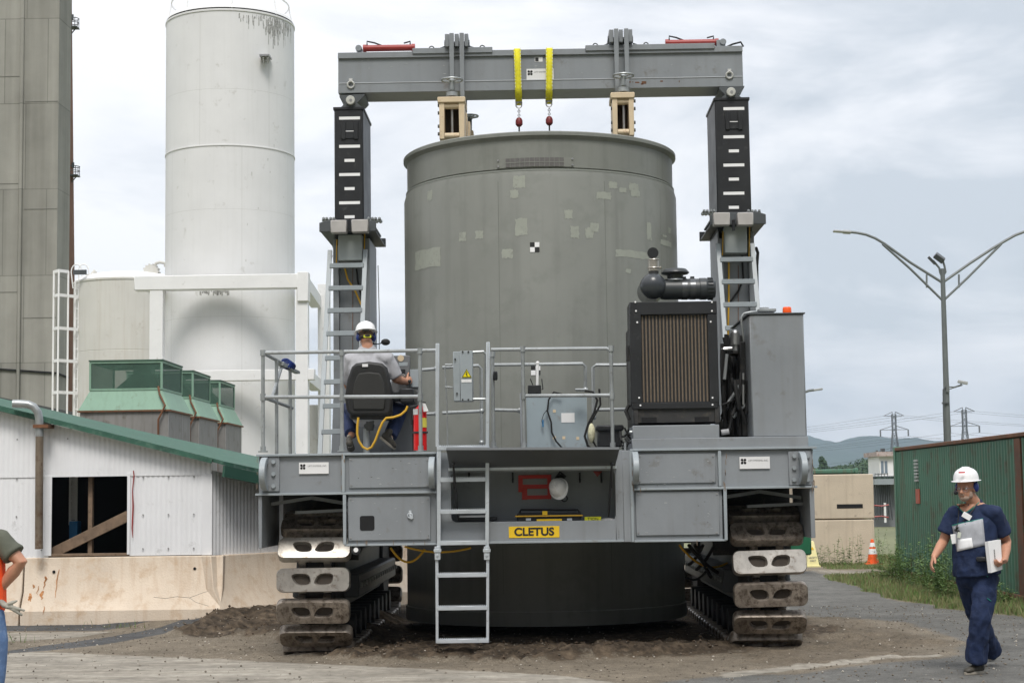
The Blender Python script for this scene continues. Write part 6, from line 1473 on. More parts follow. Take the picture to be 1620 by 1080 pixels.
# ================================================================== CREAM CLAMPS standing on the cask rim
def clamp(px0, py0, px1, py1, label, back):
    Y0 = 20.25; w0 = P((px0+px1)/2, py1, Y0)
    t = thing('lifting_clamp', label, 'clamp', (w0.x, Y0+.2, w0.z), 'cream lifting clamps on the cask rim')
    y2 = py1
    s = MB(); D_ = .42 if not back else .55
    s.bx(px0+3, py0+8, px0+11, y2, Y0, D_); s.bx(px1-9 if not back else px1-16, py0+8, px1-1 if not back else px1-7, y2, Y0, D_); s.build('side_plate', CREAM, t, bevel=.005)
    s = MB(); e = px1 if not back else px1-6; s.bx(px0, py0, e, py0+9, Y0-.02, D_+.05); s.build('top_block', CREAM, t, bevel=.008)
    s = MB()
    for y in (py0+14, y2-6): c0 = P(px0+8, y, Y0); c1 = P(e-5, y, Y0); s.cyl((c0.x, Y0+.05, c0.z), (c1.x, Y0+.05, c0.z), .038, n=16)
    s.bx(px0+8, y2-7, e-6, y2-1, Y0+.06, D_-.1)
    s.build('cross_roller', CREAM, t)
    s = MB(); cxp = (px0+e)/2+1; c = P(cxp, py0, Y0+.08)
    s.cyl((c.x, Y0+.08, P(cxp, y2-4, Y0).z), (c.x, Y0+.08, P(cxp, py0+2, Y0).z), .016, n=10); s.build('screw', STEEL, t)
    s = MB(); c1 = P(cxp, py0-26, Y0+.08); s.cyl((c.x, Y0+.08, c.z), (c.x, Y0+.08, c.z+.05), .07, n=16); s.cyl((c.x, Y0+.08, c.z+.08), (c.x, Y0+.08, c1.z), .03, n=14); s.build('screw_nut', GALV, t)
    s = MB(); s.bx(px0+11, py0+10, e-9, y2-4, Y0+.3, .02); s.build('inner_plate', mat('clamp dark', (.05, .035, .025), .7) if 'clamp dark' not in bpy.data.materials else bpy.data.materials['clamp dark'], t)
    def wheel(cc, rr):
        s = MB(); s.torus(cc, (0, 0, 1), rr, .013, 32, 8); 
        for k in range(5): a = k/5*6.283+.4; s.bar(cc-Vector((0, 0, .02)), cc+Vector((math.cos(a)*rr, math.sin(a)*rr, 0)), .022, .012)
        s.lathe([(.03, -.04), (.035, 0), (.025, .015), (0, .016)], cc-Vector((0, 0, .0)), 14); return s.build('handwheel', GALV, t)
    wheel(c1, .125)
    if back:
        s = MB(); y2_ = Y0+D_
        for q in range(3): s.bx(px1-10+q*5, py0+25+q*14, px1-3+q*5, y2+1-q, Y0+.35+q*.25, .25)
        s.build('side_wedge', CREAM, t, bevel=.01)
        s = MB(); s.bx(px1-8, py0+14, px1-4, y2-10, Y0+.4, .1); s.build('side_straps', MGD, t)
        wheel(P(744, 184, Y0+1.3), .10); s = MB(); s.cyl(P(743, 186, Y0+1.3), P(743, 206, Y0+1.3), .03, n=10); s.build('screw', MGD, t)
    s = MB()
    for y in (py0+14, py0+26, y2-20, y2-8):
        for x in ((px0+2.5,) if not back else (px0+2.5,))+((px1-.5,) if not back else ()): c = P(x, y, Y0+.1); s.cyl((c.x-.015, Y0+.1, c.z), (c.x+.015, Y0+.1, c.z), .022, n=8)
    s.build('side_bolts', MGD, t)
clamp(692, 153, 742, 220, 'cream screw clamp with handwheel on the left of the cask rim', True); clamp(966, 146, 1004, 214, 'cream screw clamp with handwheel on the right of the cask rim', False)

# ================================================================== YELLOW SLINGS
def sling(px, pyb, label, dx=0):
    xw = P(px, 120, Yb0-.05).x; hw = .042; t = thing('lifting_sling', label, 'sling', (xw, Yb0, P(px, 205, Yb0).z), 'yellow slings over the beam')
    zb_ = P(px, pyb, Yb0+.1).z; yA, yB = Yb0-.045, Yb0+BR+.045; zt_ = zA+.012
    xt = xw+dx
    path = [(yA+.13, zb_), (yA+.02, zB-.05), (yA, zB+.02), (yA, zB+.3), (yA, zt_-.02), (yA+.02, zt_), (yB-.02, zt_), (yB, zt_-.02), (yB, zB), (yA+BR-.1, zb_+.03), (yA+.17, zb_)]
    s = MB(); v = []
    for i, (y, z) in enumerate(path):
        f = max(0, min(1, (z-zb_)/(zt_-zb_))); x = xw+dx*(f); w_ = hw*(1+.06*math.sin(i*2.1)); v += [(x-w_, y, z), (x+w_, y, z)]
    s.add(v, [(2*i, 2*i+1, 2*i+3, 2*i+2) for i in range(len(path)-1)]); o = s.build('webbing', YEL, t); so2 = o.modifiers.new('thickness', 'SOLIDIFY'); so2.thickness = .007; so2.offset = 0
    s = MB(); 
    for k in range(15): z = zb_+.03+(zt_-zb_-.05)*k/14; f = (z-zb_)/(zt_-zb_); yy = yA if z > zB else yA+.10*(zB-z)/(zB-zb_); s.box(xw+dx*f-hw, xw+dx*f-hw+.008, yy-.006, yy-.003, z, z+.022); s.box(xw+dx*f+hw-.008, xw+dx*f+hw, yy-.006, yy-.003, z, z+.022)
    s.build('edge_stitch', mat('stitch', (.75, .74, .5), .8) if 'stitch' not in bpy.data.materials else bpy.data.materials['stitch'], t)
    yh = Yb0+.08; c = Vector((xw, yh, zb_)); s = MB(); s.cyl(c+Vector((-.045, 0, .01)), c+Vector((.045, 0, .01)), .014, n=8); s.torus(c+Vector((0, 0, -.035)), (0, 1, 0), .036, .008, 18, 6)
    s.build('shackle', STEEL, t)
    s = MB()
    for k in range(4): s.torus(c+Vector((0, 0, -.085-k*.026)), (0, 1, 0) if k % 2 else (1, 0, 0), .014, .0055, 10, 5)
    s.build('chain', STEEL, t)
    q = c+Vector((0, 0, -.25)); s = MB(); s.lathe([(.012, .06), (.03, .05), (.045, .02), (.045, -.03), (.025, -.055), (.01, -.06)], q, 12); s.build('red_hook', REDD, t)
    s = MB(); s.cyl(q+Vector((0, 0, -.05)), q+Vector((0, 0, -.22)), .010, n=6); s.build('rope_end', BLKR, t)
sling(820, 163, 'yellow sling left of the white plate on the beam', -.01); sling(868, 161, 'yellow sling covering the right end of the white plate on the beam', .015)

# ================================================================== LOOSE THINGS ON THE MACHINE
t = thing('fire_extinguisher', 'red fire extinguisher behind the rail post beside the ladder', 'extinguisher', P(667, 713, F+.25))
Yx = F+.25; c0, c1 = P(665, 712, Yx), P(665, 645, Yx); rx = 10.5*Yx/F_PX
s = MB(); h = c1.z-c0.z; s.lathe([(0, 0), (rx, .0), (rx, h*.9), (rx*.85, h*.97), (rx*.4, h*1.03), (rx*.35, h*1.06)], (c0.x, Yx, c0.z), 28); s.build('cylinder', REDB, t)
for px, y0, y1, m_ in ((657, 647, 656, WPLATE), (671.5, 661, 676, mat('label yellow', (.7, .62, .1), .5))):
    s = MB(); a0_ = math.asin(max(-.99, min(.99, (P(px-5, 650, Yx).x-c0.x)/rx))); a1_ = math.asin(max(-.99, min(.99, (P(px+5, 650, Yx).x-c0.x)/rx))); curved_patch(s, c0.x, Yx, rx, a0_, a1_, P(px, y1, Yx).z, P(px, y0, Yx).z, 5, 0, .003); s.build('label', m_, t)
s = MB(); s.cyl((c0.x, Yx, c0.z+h*1.03), (c0.x, Yx, c0.z+h*1.12), .02, n=8); s.box(c0.x-.02, c0.x+.06, Yx-.01, Yx+.01, c0.z+h*1.1, c0.z+h*1.14); s.tube([(c0.x+.02, Yx, c0.z+h*1.08), (c0.x-.10, Yx, c0.z+h*1.02), (c0.x-.085, Yx, c0.z+h*.6)], .012, 7); s.build('valve', BLK, t)
s = MB(); s.torus((c0.x, Yx, c0.z+h*.42), (0, 0, 1), rx+.004, .010, 24, 6); s.bx(652, 664, 658, 712, Yx+.02, .08); s.build('bracket', BLK, t)
s = MB(); s.pprism([(668, 637), (673, 638), (678, 650), (670, 651)], Yx-.08, .003); s.build('paper_tag', WHT, t)
t = thing('hard_hat', 'white hard hat hanging with black headset inside the stowage recess', 'hard hat', P(882, 772, F+.3))
def hat(c, up, fwd, t, r=.128, sc=1.0, m_=HAT, text_=None, ridge=True):
    up = Vector(up).normalized(); fwd = Vector(fwd); fwd = (fwd-up*fwd.dot(up)).normalized(); sd_ = up.cross(fwd); c = Vector(c)
    s = MB(); v = []; n = 36; rings = 10
    prof = [(1.16, -.02, 1), (1.16, -.008, 1), (1.03, .004, 1), (1.0, .03, 0), (.985, .25, 0), (.93, .5, 0), (.82, .72, 0), (.62, .9, 0), (.36, 1.02, 0), (.12, 1.06, 0), (0.0, 1.065, 0)]
    for q, (k, z, br) in enumerate(prof):
        for i in range(n):
            a = 2*math.pi*i/n; ca, sa = math.cos(a), math.sin(a)
            vis = (1+.14*max(0, ca)**2) if br and k > 1.1 else 1
            x = ca*r*1.14*k*vis*sc; y = sa*r*k*sc; zz = z*r*1.02*sc
            if ridge and not br and abs(sa) < .22 and q < 10: zz += .004; x *= 1.0
            v.append(c+fwd*x+sd_*y+up*zz)
    f = [(q*n+i, q*n+(i+1) % n, (q+1)*n+(i+1) % n, (q+1)*n+i) for q in range(len(prof)-1) for i in range(n)]
    f.append(tuple(range(n))[::-1])
    s.add(v, f); o = s.build('hard_hat' if t.get('category') == 'person' else 'shell', m_, t)
    s = MB(); 
    for off in (-.022, 0, .022):
        pts = [c+fwd*(math.cos(a)*r*1.12*sc*(1 if math.cos(a) > 0 else 1))+up*(math.sin(a)*r*1.07*sc+.002)+sd_*off*(.4+.6*math.sin(a)) for a in np.linspace(.35, math.pi-.35, 14)]
        s.tube(pts, .0045 if off else .006, 6)
    s.build('ridge', m_, o)
    return o
hat(P(884, 772, F+.26), (-.5, -.75, .40), (.5, -.1, -.8), t, .092)
s = MB(); c = P(886, 757, F+.36); s.sph(c, (.05, .05, .05), 12); s.tube([c+Vector((-.05, 0, .0)), c+Vector((0, 0, .07)), c+Vector((.06, 0, .02))], .012, 6); s.torus(P(893, 788, F+.3), (0, 1, 0), .03, .007, 12, 5); s.build('earmuff', BLK, t)
t = thing('toolbox', 'black toolbox with silver latches lying in the stowage recess', 'toolbox', P(868, 824, F+.2))
s = MB(); s.bx(818, 811, 920, 824, F+.12, .28); s.build('tray', BLK, t, bevel=.01); s = MB(); s.bx(815, 814.5, 922, 816.5, F+.10, .31); s.build('rim', YHOSE, t)
s = MB(); s.tube([P(822, 811, F+.3), P(824, 806, F+.3), P(914, 806, F+.3), P(917, 811, F+.3)], .012, 7); s.build('handle', BLK, t)
for px in (836, 901): s = MB(); s.bx(px-4, 819.5, px+4, 823, F+.09, .03); s.build('latch', ALU, t)
s = MB(); s.bx(858, 808, 866, 814, F+.11, .02); s.build('badge', YELS, t); s = MB(); s.bx(849, 820.5, 889, 823.5, F+.085, .02); s.build('label_strip', YELS, t)
s = MB(); s.bx(925, 817, 951, 823.8, F+.08, .12); o = s.build('caution_tape', mat('caution yellow', (.55, .55, .02), .5), None, label='folded yellow and black caution tape in the recess corner', cat='tape', loc=P(938, 824, F+.1))
c = P(938, 820.6, F+.08); text('lettering', "T'ION", .042, (c.x, F+.078, c.z), INK, o, 1.0, ext=.0005)
s = MB(); s.sph(P(962, 822, F+.15), (.08, .06, .02), 10); s.build('plastic_wrap', mat('plastic wrap', (.6, .6, .6), .3, bump=1, bscale=40), None, label='crumpled clear plastic in the corner of the recess', cat='plastic', loc=P(962, 824, F+.15))
s = MB(); s.bx(724, 818, 786, 823, F+.2, .25); o = s.build('clipboard_case', BLK, None, bevel=.004, label='flat black case with papers behind the access ladder', cat='case', loc=P(755, 824, F+.2)); s = MB(); s.bx(727, 815, 772, 818, F+.22, .2); s.build('papers', WPLATE, o)

def decal_marks(name, m_, lst, Y, parent):
    s = MB()
    for (px, py, w_, h_) in lst:
        c = P(px, py, Y); n = 8; pts = []
        for k in range(n): a = 6.283*k/n; rr = random.uniform(.6, 1.1); pts.append((c.x+math.cos(a)*w_*rr, Y, c.z+math.sin(a)*h_*rr))
        s.prism(pts, (0, .001, 0))
    return s.build(name, m_, parent, smooth=0)
random.seed(77)
RUN = mat('rust weep', (.20, .15, .11), .8, 0, .3, 20); SCF = mat('pale scuff', (.34, .355, .36), .6, 0, .2, 20); GRS = mat('grease smear', (.10, .10, .10), .5, 0, .3, 20)
l1 = [(random.choice((409, 543, 693, 1000, 1148, 1286))+random.uniform(-3, 3), random.uniform(718, 775), random.uniform(.003, .006), random.uniform(.01, .05)) for k in range(34)]+[(random.uniform(552, 1140), random.choice((782, 775, 858)), .004, random.uniform(.01, .04)) for k in range(20) ]
l1 = [q for q in l1 if not (690 < q[0] < 1000)]
decal_marks('rust_weeps', RUN, [(x, y, w_, h_) for x, y, w_, h_ in l1], F-.0315, mach)
decal_marks('scuffs', SCF, [(random.uniform(*random.choice(((552, 680), (1008, 1130)))), random.uniform(*random.choice(((725, 768), (790, 850)))), random.uniform(.003, .02), random.uniform(.002, .006)) for k in range(40)], F-.0078, mach)
decal_marks('grease_smears', GRS, [(random.uniform(*random.choice(((552, 680), (1008, 1130)))), random.uniform(*random.choice(((725, 768), (790, 850)))), random.uniform(.003, .012), random.uniform(.002, .008)) for k in range(16)], F-.0079, mach)
decal_marks('beam_scuffs', SCF, [(random.uniform(560, 1150), random.uniform(95, 128), random.uniform(.004, .03), random.uniform(.003, .006)) for k in range(26)], Yb0-.0025, beam)
# ================================================================== PEOPLE
def loft(s, pts, rad, side, n=16, mi=0, flat=0):
    pts = [Vector(p) for p in pts]; side = Vector(side); k = len(pts); v = []
    rad = [(r, r) if not hasattr(r, '__len__') else r for r in rad]
    rings = []
    for i, p in enumerate(pts):
        t = (pts[min(i+1, k-1)]-pts[max(i-1, 0)]).normalized()
        sd_ = (side-t*side.dot(t)).normalized(); nn = t.cross(sd_)
        rings.append((p, t, sd_, nn, rad[i]))
    full = []
    p, t, sd_, nn, r = rings[0]; m_ = min(r)
    full += [(p-t*m_*.85, sd_, nn, (r[0]*.45, r[1]*.45)), (p-t*m_*.5, sd_, nn, (r[0]*.82, r[1]*.82))]
    full += [(p, sd_, nn, r) for p, t, sd_, nn, r in rings]
    p, t, sd_, nn, r = rings[-1]; m_ = min(r)
    full += [] if flat else [(p+t*m_*.5, sd_, nn, (r[0]*.82, r[1]*.82)), (p+t*m_*.85, sd_, nn, (r[0]*.45, r[1]*.45))]
    for p, sd_, nn, r in full:
        for j in range(n): a = 2*math.pi*j/n; v.append(p+sd_*math.cos(a)*r[0]+nn*math.sin(a)*r[1])
    q = len(full); f = [(i*n+j, i*n+(j+1) % n, (i+1)*n+(j+1) % n, (i+1)*n+j) for i in range(q-1) for j in range(n)]
    f += [tuple(range(n))[::-1], tuple(range((q-1)*n, q*n))]
    s.add(v, f, mi)
def ell(s, c, r, fr, n=16):
    """ellipsoid with radii along the (fwd, left, up) frame"""
    t = MB(); t.sph((0, 0, 0), 1, n); fw, lf, up = fr
    s.add([Vector(c)+fw*v.x*r[0]+lf*v.y*r[1]+up*v.z*r[2] for v in t.v], t.f)
def fused(name, s, mt, parent, voxel=.008, smooth_it=3, wr=0, wsc=14, stretch=(1, 1, .45), seed=0):
    """one continuous surface from overlapping closed volumes"""
    me = bpy.data.meshes.new('tmp'); base = wloc(parent)
    me.from_pydata([v-base for v in s.v], [], s.f)
    bm = bmesh.new(); bm.from_mesh(me); bmesh.ops.recalc_face_normals(bm, faces=bm.faces); bm.to_mesh(me); bm.free()
    t = bpy.data.objects.new('tmp', me); COL.objects.link(t)
    rm = t.modifiers.new('r', 'REMESH'); rm.mode = 'VOXEL'; rm.voxel_size = voxel
    sm = t.modifiers.new('s', 'SMOOTH'); sm.factor = .5; sm.iterations = smooth_it
    dg = bpy.context.evaluated_depsgraph_get(); m2 = bpy.data.meshes.new_from_object(t.evaluated_get(dg))
    bpy.data.objects.remove(t); bpy.data.meshes.remove(me)
    if wr:
        nrm = [v.normal.copy() for v in m2.vertices]
        for v, n_ in zip(m2.vertices, nrm):
            q = Vector((v.co.x*stretch[0], v.co.y*stretch[1], v.co.z*stretch[2]))*wsc+Vector((seed, 0, 0))
            v.co += n_*((1-abs(mnoise.noise(q))*2)*.6+mnoise.noise(q*2.3)*.4)*wr
    m2.materials.clear(); m2.materials.append(mt); m2.name = name
    m2.polygons.foreach_set('use_smooth', [True]*len(m2.polygons))
    o = bpy.data.objects.new(name, m2); COL.objects.link(o); o.parent = parent; o.location = (0, 0, 0); WL[o.name] = base
    return o
def head(s, c, fr):
    fw, lf, up = fr; c = Vector(c)
    ell(s, c+up*.025-fw*.012, (.098, .078, .100), fr); ell(s, c-up*.045+fw*.022, (.070, .060, .066), fr); ell(s, c-up*.092+fw*.058, (.026, .028, .022), fr)
    ell(s, c+up*.018+fw*.070, (.020, .052, .014), fr); ell(s, c-up*.022+fw*.058, (.030, .052, .024), fr)
    loft(s, [c+up*.012+fw*.085, c-up*.012+fw*.100, c-up*.030+fw*.108], [.009, .012, .017], lf, 10); ell(s, c-up*.034+fw*.098, (.016, .021, .010), fr)
    ell(s, c-up*.060+fw*.085, (.012, .024, .007), fr); ell(s, c-up*.070+fw*.083, (.012, .021, .007), fr)
    for sg in (-1, 1): ell(s, c+lf*sg*.080-fw*.005-up*.008, (.019, .009, .032), fr)
def finger(s, p, d, bend, nrm, ln, r, curl):
    """three bones, each bent by curl towards nrm"""
    pts = [p-d*.012, p]; q = Vector(p); dd = Vector(d).normalized(); ax = dd.cross(nrm).normalized()
    for k, f in enumerate((.45, .32, .25)):
        dd = Matrix.Rotation(curl[k], 3, ax) @ dd; q = q+dd*ln*f; pts.append(q.copy())
    loft(s, pts, [r*1.02, r, r*.95, r*.88, r*.74], bend, 8)
def hand(s, wrist, d, palm, side, curl=(.35, .4, .3), spread=.06, thumb=(.55, .5)):
    """d: towards the fingertips, palm: palm normal, side: towards the thumb"""
    d = Vector(d).normalized(); palm = Vector(palm); palm = (palm-d*palm.dot(d)).normalized(); sd_ = d.cross(palm).normalized()
    if sd_.dot(Vector(side)) < 0: sd_ = -sd_
    w = Vector(wrist); k = w+d*.088
    loft(s, [w-d*.015, w+d*.02, w+d*.055, k], [(.027, .019), (.033, .019), (.041, .017), (.040, .013)], sd_, 14)
    for i, (o_, ln, r) in enumerate(((.030, .072, .0092), (.010, .080, .0095), (-.011, .075, .0090), (-.030, .060, .0080))):
        dd = (d+sd_*(o_*spread*20)).normalized(); finger(s, k+sd_*o_-d*(.004 if i in (1, 2) else .010), dd, sd_, palm, ln, r, [c*(1+.12*i) for c in curl])
    tb = w+d*.028+sd_*.030+palm*.006; td = (d*.72+sd_*thumb[0]+palm*thumb[1]*.6).normalized()
    loft(s, [w+d*.012+sd_*.016, tb, tb+td*.034, tb+td*.058+d*.004, tb+td*.078+d*.010], [.016, .0155, .0125, .011, .0085], palm, 10)
def helmet_kit(t, c, fr, r, ear=HEADS, boom=1):
    fw, lf, up = fr; c = Vector(c)
    hat(c, up, fw, t, r)
    for sg in (-1, 1):
        s = MB(); e = c+lf*sg*(r*.76)-up*.060-fw*.010
        tt = MB(); tt.sph((0, 0, 0), 1, 18); s.add([e+fw*v.x*.036+lf*v.y*.026+up*v.z*.046 for v in tt.v], tt.f)
        s.cyl(e-lf*sg*.026, e-lf*sg*.006, .034, n=18); s.bar(e+lf*sg*.01, e+lf*sg*.008+up*.075, .012, .008)
        s.build('earcup', ear, t)
    s = MB(); s.tube([c+lf*r*.80-up*.07-fw*.02, c+lf*r*.5-up*.075-fw*.10, c-up*.075-fw*.125, c-lf*r*.5-up*.075-fw*.10, c-lf*r*.80-up*.07-fw*.02], .009, 8); s.build('neckband', BLK, t)
    s = MB(); b0 = c-lf*boom*-r*.8-up*.085; m_ = c+fw*.10-up*.100+lf*boom*.060
    s.tube([c+lf*boom*r*.84-up*.075+fw*.02, c+lf*boom*(r*.86)-up*.100+fw*.06, m_], .005, 6); s.build('microphone_boom', BLK, t)
    return m_
def shoe(t, heel, toe, up=(0, 0, 1), name='shoe', h=.075, sole=SOLE, upper=SHOEL):
    heel, toe, up = Vector(heel), Vector(toe), Vector(up).normalized(); d = (toe-heel).normalized(); up = (up-d*up.dot(d)).normalized(); sd_ = d.cross(up); L_ = (toe-heel).length
    s = MB(); loft(s, [heel+d*.03+up*.055, heel+d*L_*.3+up*.055, heel+d*L_*.6+up*.046, heel+d*L_*.85+up*.036, toe-d*.02+up*.03], [(.034, .040), (.036, .042), (.042, .034), (.042, .026), (.032, .020)], sd_, 16)
    loft(s, [heel+d*.045+up*.06, heel+d*.04+up*.12], [(.036, .040), (.038, .038)], sd_, 14)
    o = fused(name, s, upper, t, .006, 2)
    s = MB(); pts = []
    for k in range(22):
        a = 2*math.pi*k/22; x = math.cos(a); y = math.sin(a); wv = .043 if x > 0 else .036
        pts.append(heel+d*(L_/2+x*L_/2*1.02)+sd_*y*wv*(1-.12*abs(x))*(abs(y)**-.25 if abs(y) > .2 else 1)*.9)
    s.prism(pts, up*.026); s.build('sole', sole, o, bevel=.004)
    s = MB()
    for k in range(4): q = heel+d*L_*(.42+.09*k)+up*(.098-.011*k); s.tube([q-sd_*.026-up*.006, q+up*.002, q+sd_*.026-up*.006], .0035, 5)
    s.build('laces', mat('lace', (.4, .38, .33), .8) if 'lace' not in bpy.data.materials else bpy.data.materials['lace'], o)
    return o
ZU = Vector((0, 0, 1))
def frame(az, pitch=0):
    """fwd azimuth measured from -Y (towards the camera) turning to picture left; returns fwd, left, up"""
    fw = Vector((-math.sin(az)*math.cos(pitch), -math.cos(az)*math.cos(pitch), math.sin(pitch))); lf = ZU.cross(fw).normalized(); up = fw.cross(lf); return fw, lf, up

# ------------------------------------------------ walking man, right foreground
YW = 15.2
def W(px, py, d=0): return P(px, py, YW+d)
g0 = W(1548, 1058); man = thing('person', 'man in navy scrubs and white hard hat walking with a white binder under his arm', 'person', (g0.x, YW, 0))
fr = frame(R(24)); fw, lf, up = fr; hfr = frame(R(38), R(-4))
s = MB()
hc = W(1528.5, 772, -.02); head(s, hc, hfr)
nb = W(1541, 800, .03); loft(s, [nb-up*.03, nb+up*.03, hc-hfr[2]*.04-hfr[0]*.012], [(.075, .06), (.060, .060), (.056, .058)], lf)
ch = W(1543, 830, .03); wa = W(1541, 878, .02); hp = W(1545, 908, .04)
loft(s, [hp, wa, ch, W(1542, 803, .04)], [(.165, .12), (.155, .115), (.185, .115), (.12, .07)], lf)
shR, shL = W(1509, 812, .10), W(1573, 811, -.06)
elR, wrR = W(1493, 855, .14), W(1478, 880, .0); elL, wrL = W(1592, 857, .05), W(1589, 886, -.16)
loft(s, [shR+lf*.03, shR, shR.lerp(elR, .5), elR, elR.lerp(wrR, .35), wrR], [.06, .058, .050, .044, .044, .029], fw)
loft(s, [shL-lf*.03, shL, shL.lerp(elL, .5), elL, elL.lerp(wrL, .35), wrL], [.06, .058, .052, .046, .046, .031], fw)
hand(s, wrR, (W(1471, 899, -.05)-wrR), lf*.8+fw*-.3, fw*.8-lf*.2, (.25, .45, .35), .10)
hand(s, wrL, (W(1576, 898, -.25)-wrL), -lf*.3+up*.8-fw*.3, fw*.9, (.55, .8, .5), .02, (.5, .2))
hipR, hipL = W(1531, 915, .10), W(1561, 915, 0); knR, knL = W(1546, 975, .28), W(1551, 978, -.10); anR, anL = W(1571, 1028, .66), W(1544, 1042, -.02)
for a, b, c in ((hipR, knR, anR), (hipL, knL, anL)): loft(s, [a, a.lerp(b, .5), b, b.lerp(c, .35), c], [.078, .068, .052, .050, .036], lf)
fused('body', s, SKIN, man, .0062, 2)
# eyes, glasses, beard, hair
for sg in (-1, 1):
    e = hc+hfr[2]*.004+hfr[0]*.081+hfr[1]*sg*.031; s = MB(); s.sph(e, .010, 10); o = s.build('eye', WHT, man); s = MB(); s.sph(e+hfr[0]*.006, .0058, 8); s.build('iris', INK, o)
s = MB(); ell(s, hc-hfr[2]*.078+hfr[0]*.052, (.042, .047, .036), hfr); ell(s, hc-hfr[2]*.050+hfr[0]*.098, (.010, .030, .007), hfr)
for sg in (-1, 1): ell(s, hc-hfr[2]*.052+hfr[1]*sg*.050+hfr[0]*.02, (.038, .014, .036), hfr)
fused('beard', s, mat('stubble grey', (.40, .29, .23), .85, 0, .25, 50), man, .006, 1)
s = MB(); ell(s, hc+hfr[2]*.012-hfr[0]*.022, (.094, .0815, .075), hfr); fused('hair', s, HAIRG, man, .006, 1)
s = MB(); f_, l_, u_ = hfr
for sg in (-1, 1): s.torus(hc+u_*.002+f_*.098+l_*sg*.034, f_, .025, .0022, 20, 5); s.tube([hc+u_*.006+f_*.096+l_*sg*.058, hc+u_*.006+l_*sg*.084], .0025, 5)
s.build('glasses', mat('glasses frame', (.25, .2, .2), .3, .3), man)
mp_ = helmet_kit(man, hc+up*.068+hfr[0]*-.006, hfr, .110, HEADS, -1); s = MB(); s.sph(mp_, .020, 12); s.build('microphone', BLK, man)
hl = [o for o in man.children if o.name.startswith('hard_hat')][0]
# scrubs top
s = MB()
loft(s, [W(1541, 798, .045), W(1542, 812, .04), ch, wa, W(1545, 908, .03)], [(.080, .066), (.160, .095), (.195, .130), (.182, .140), (.205, .152)], lf, flat=1)
loft(s, [shR+lf*.09+up*.015, shR+up*.002, shR.lerp(elR, .42), shR.lerp(elR, .70)], [.062, .068, .074, .082], fw, flat=1); loft(s, [shL-lf*.09+up*.015, shL+up*.002, shL.lerp(elL, .42), shL.lerp(elL, .68)], [.060, .068, .074, .082], fw, flat=1)
top_ = fused('shirt', s, NAVY, man, .008, 2, .020, 10)
# v-neck of skin with teal edge, pocket, badges: lie on the chest
LASTD = [15.3]
def chest(px, py, off=.0):
    """point on the front of the shirt seen at this pixel"""
    best = None; dg = None
    o = CAM; d = (P(px, py, 10)-CAM).normalized(); lo = o-wloc(man)
    hit, loc, nrm, idx = top_.ray_cast(lo, d)
    if hit: LASTD[0] = (loc+wloc(man)-CAM).length
    return (loc+wloc(man)-d*off) if hit else CAM+d*(LASTD[0]-off)
def sheet(name, pix, m_, off=.004, nx_=6, ny_=6, par=None):
    """thin cloth draped on the shirt: bilinear quad of pixels"""
    (a, b, c, d) = [Vector((p[0], p[1], 0)) for p in pix]; s = MB(); v = []
    for j in range(ny_+1):
        for i in range(nx_+1):
            q = (a.lerp(b, i/nx_)).lerp(d.lerp(c, i/nx_), j/ny_); v.append(chest(q.x, q.y, off))
    s.add(v, [(j*(nx_+1)+i, j*(nx_+1)+i+1, (j+1)*(nx_+1)+i+1, (j+1)*(nx_+1)+i) for j in range(ny_) for i in range(nx_)])
    o = s.build(name, m_, par or man); so2 = o.modifiers.new('thickness', 'SOLIDIFY'); so2.thickness = .003; so2.offset = 0; return o
sheet('neck_skin', [(1523, 809), (1529, 809), (1549, 795), (1513, 797)], SKIN, .003, 6, 8)
s = MB(); s.tube([chest(x, y, .006) for x, y in ((1512, 796), (1515, 801), (1519, 805), (1524, 810), (1529, 810), (1537, 805), (1543, 800), (1549, 794))], .004, 6); s.build('neck_piping', TEAL, man)
sheet('chest_pocket', [(1506, 831), (1555, 820), (1559, 862), (1514, 872)], POCK, .006, 8, 7); sheet('pocket_paper', [(1516, 853), (1537, 850), (1540, 866), (1514, 872)], WPLATE, .010, 5, 4)
s = MB(); s.tube([chest(x, y, .008) for x, y in ((1506, 831), (1520, 827), (1540, 823), (1555, 820))], .0035, 6); s.build('pocket_piping', TEAL, man)
s = MB(); s.tube([chest(x, y, .008) for x, y in ((1518, 798), (1517, 806), (1516, 820), (1514, 832))], .0045, 6); s.tube([chest(x, y, .008) for x, y in ((1545, 797), (1541, 804), (1533, 815), (1524, 824))], .0045, 6); s.build('lanyard', BLK, man)
def card(px, py, w_, h_, rot, m_, off, name='badge'):
    c = chest(px, py, off); s = MB(); a = Vector((math.cos(rot), 0, math.sin(rot))); b = Vector((-math.sin(rot), 0, math.cos(rot))); s.obox(c, a*w_/2, fw*.004, b*h_/2); return s.build(name, m_, man, bevel=.002)
card(1529.5, 816, .082, .050, -.55, WHT, .025); card(1509, 852, .048, .085, .12, WHT, .03); card(1517.5, 846, .030, .052, -.2, mat('pale card', (.55, .58, .5), .5), .035)
s = MB()
for (x, y) in ((1514, 834), (1512, 838), (1516, 840)): s.sph(chest(x, y, .02), .014, 8)
s.build('keys', BLKM, man); 
s = MB(); c = chest(1554, 884, .025); s.obox(c, lf*.052, fw*.018, up*.022); s.build('belt_radio', BLK, man, bevel=.01)
s = MB(); 
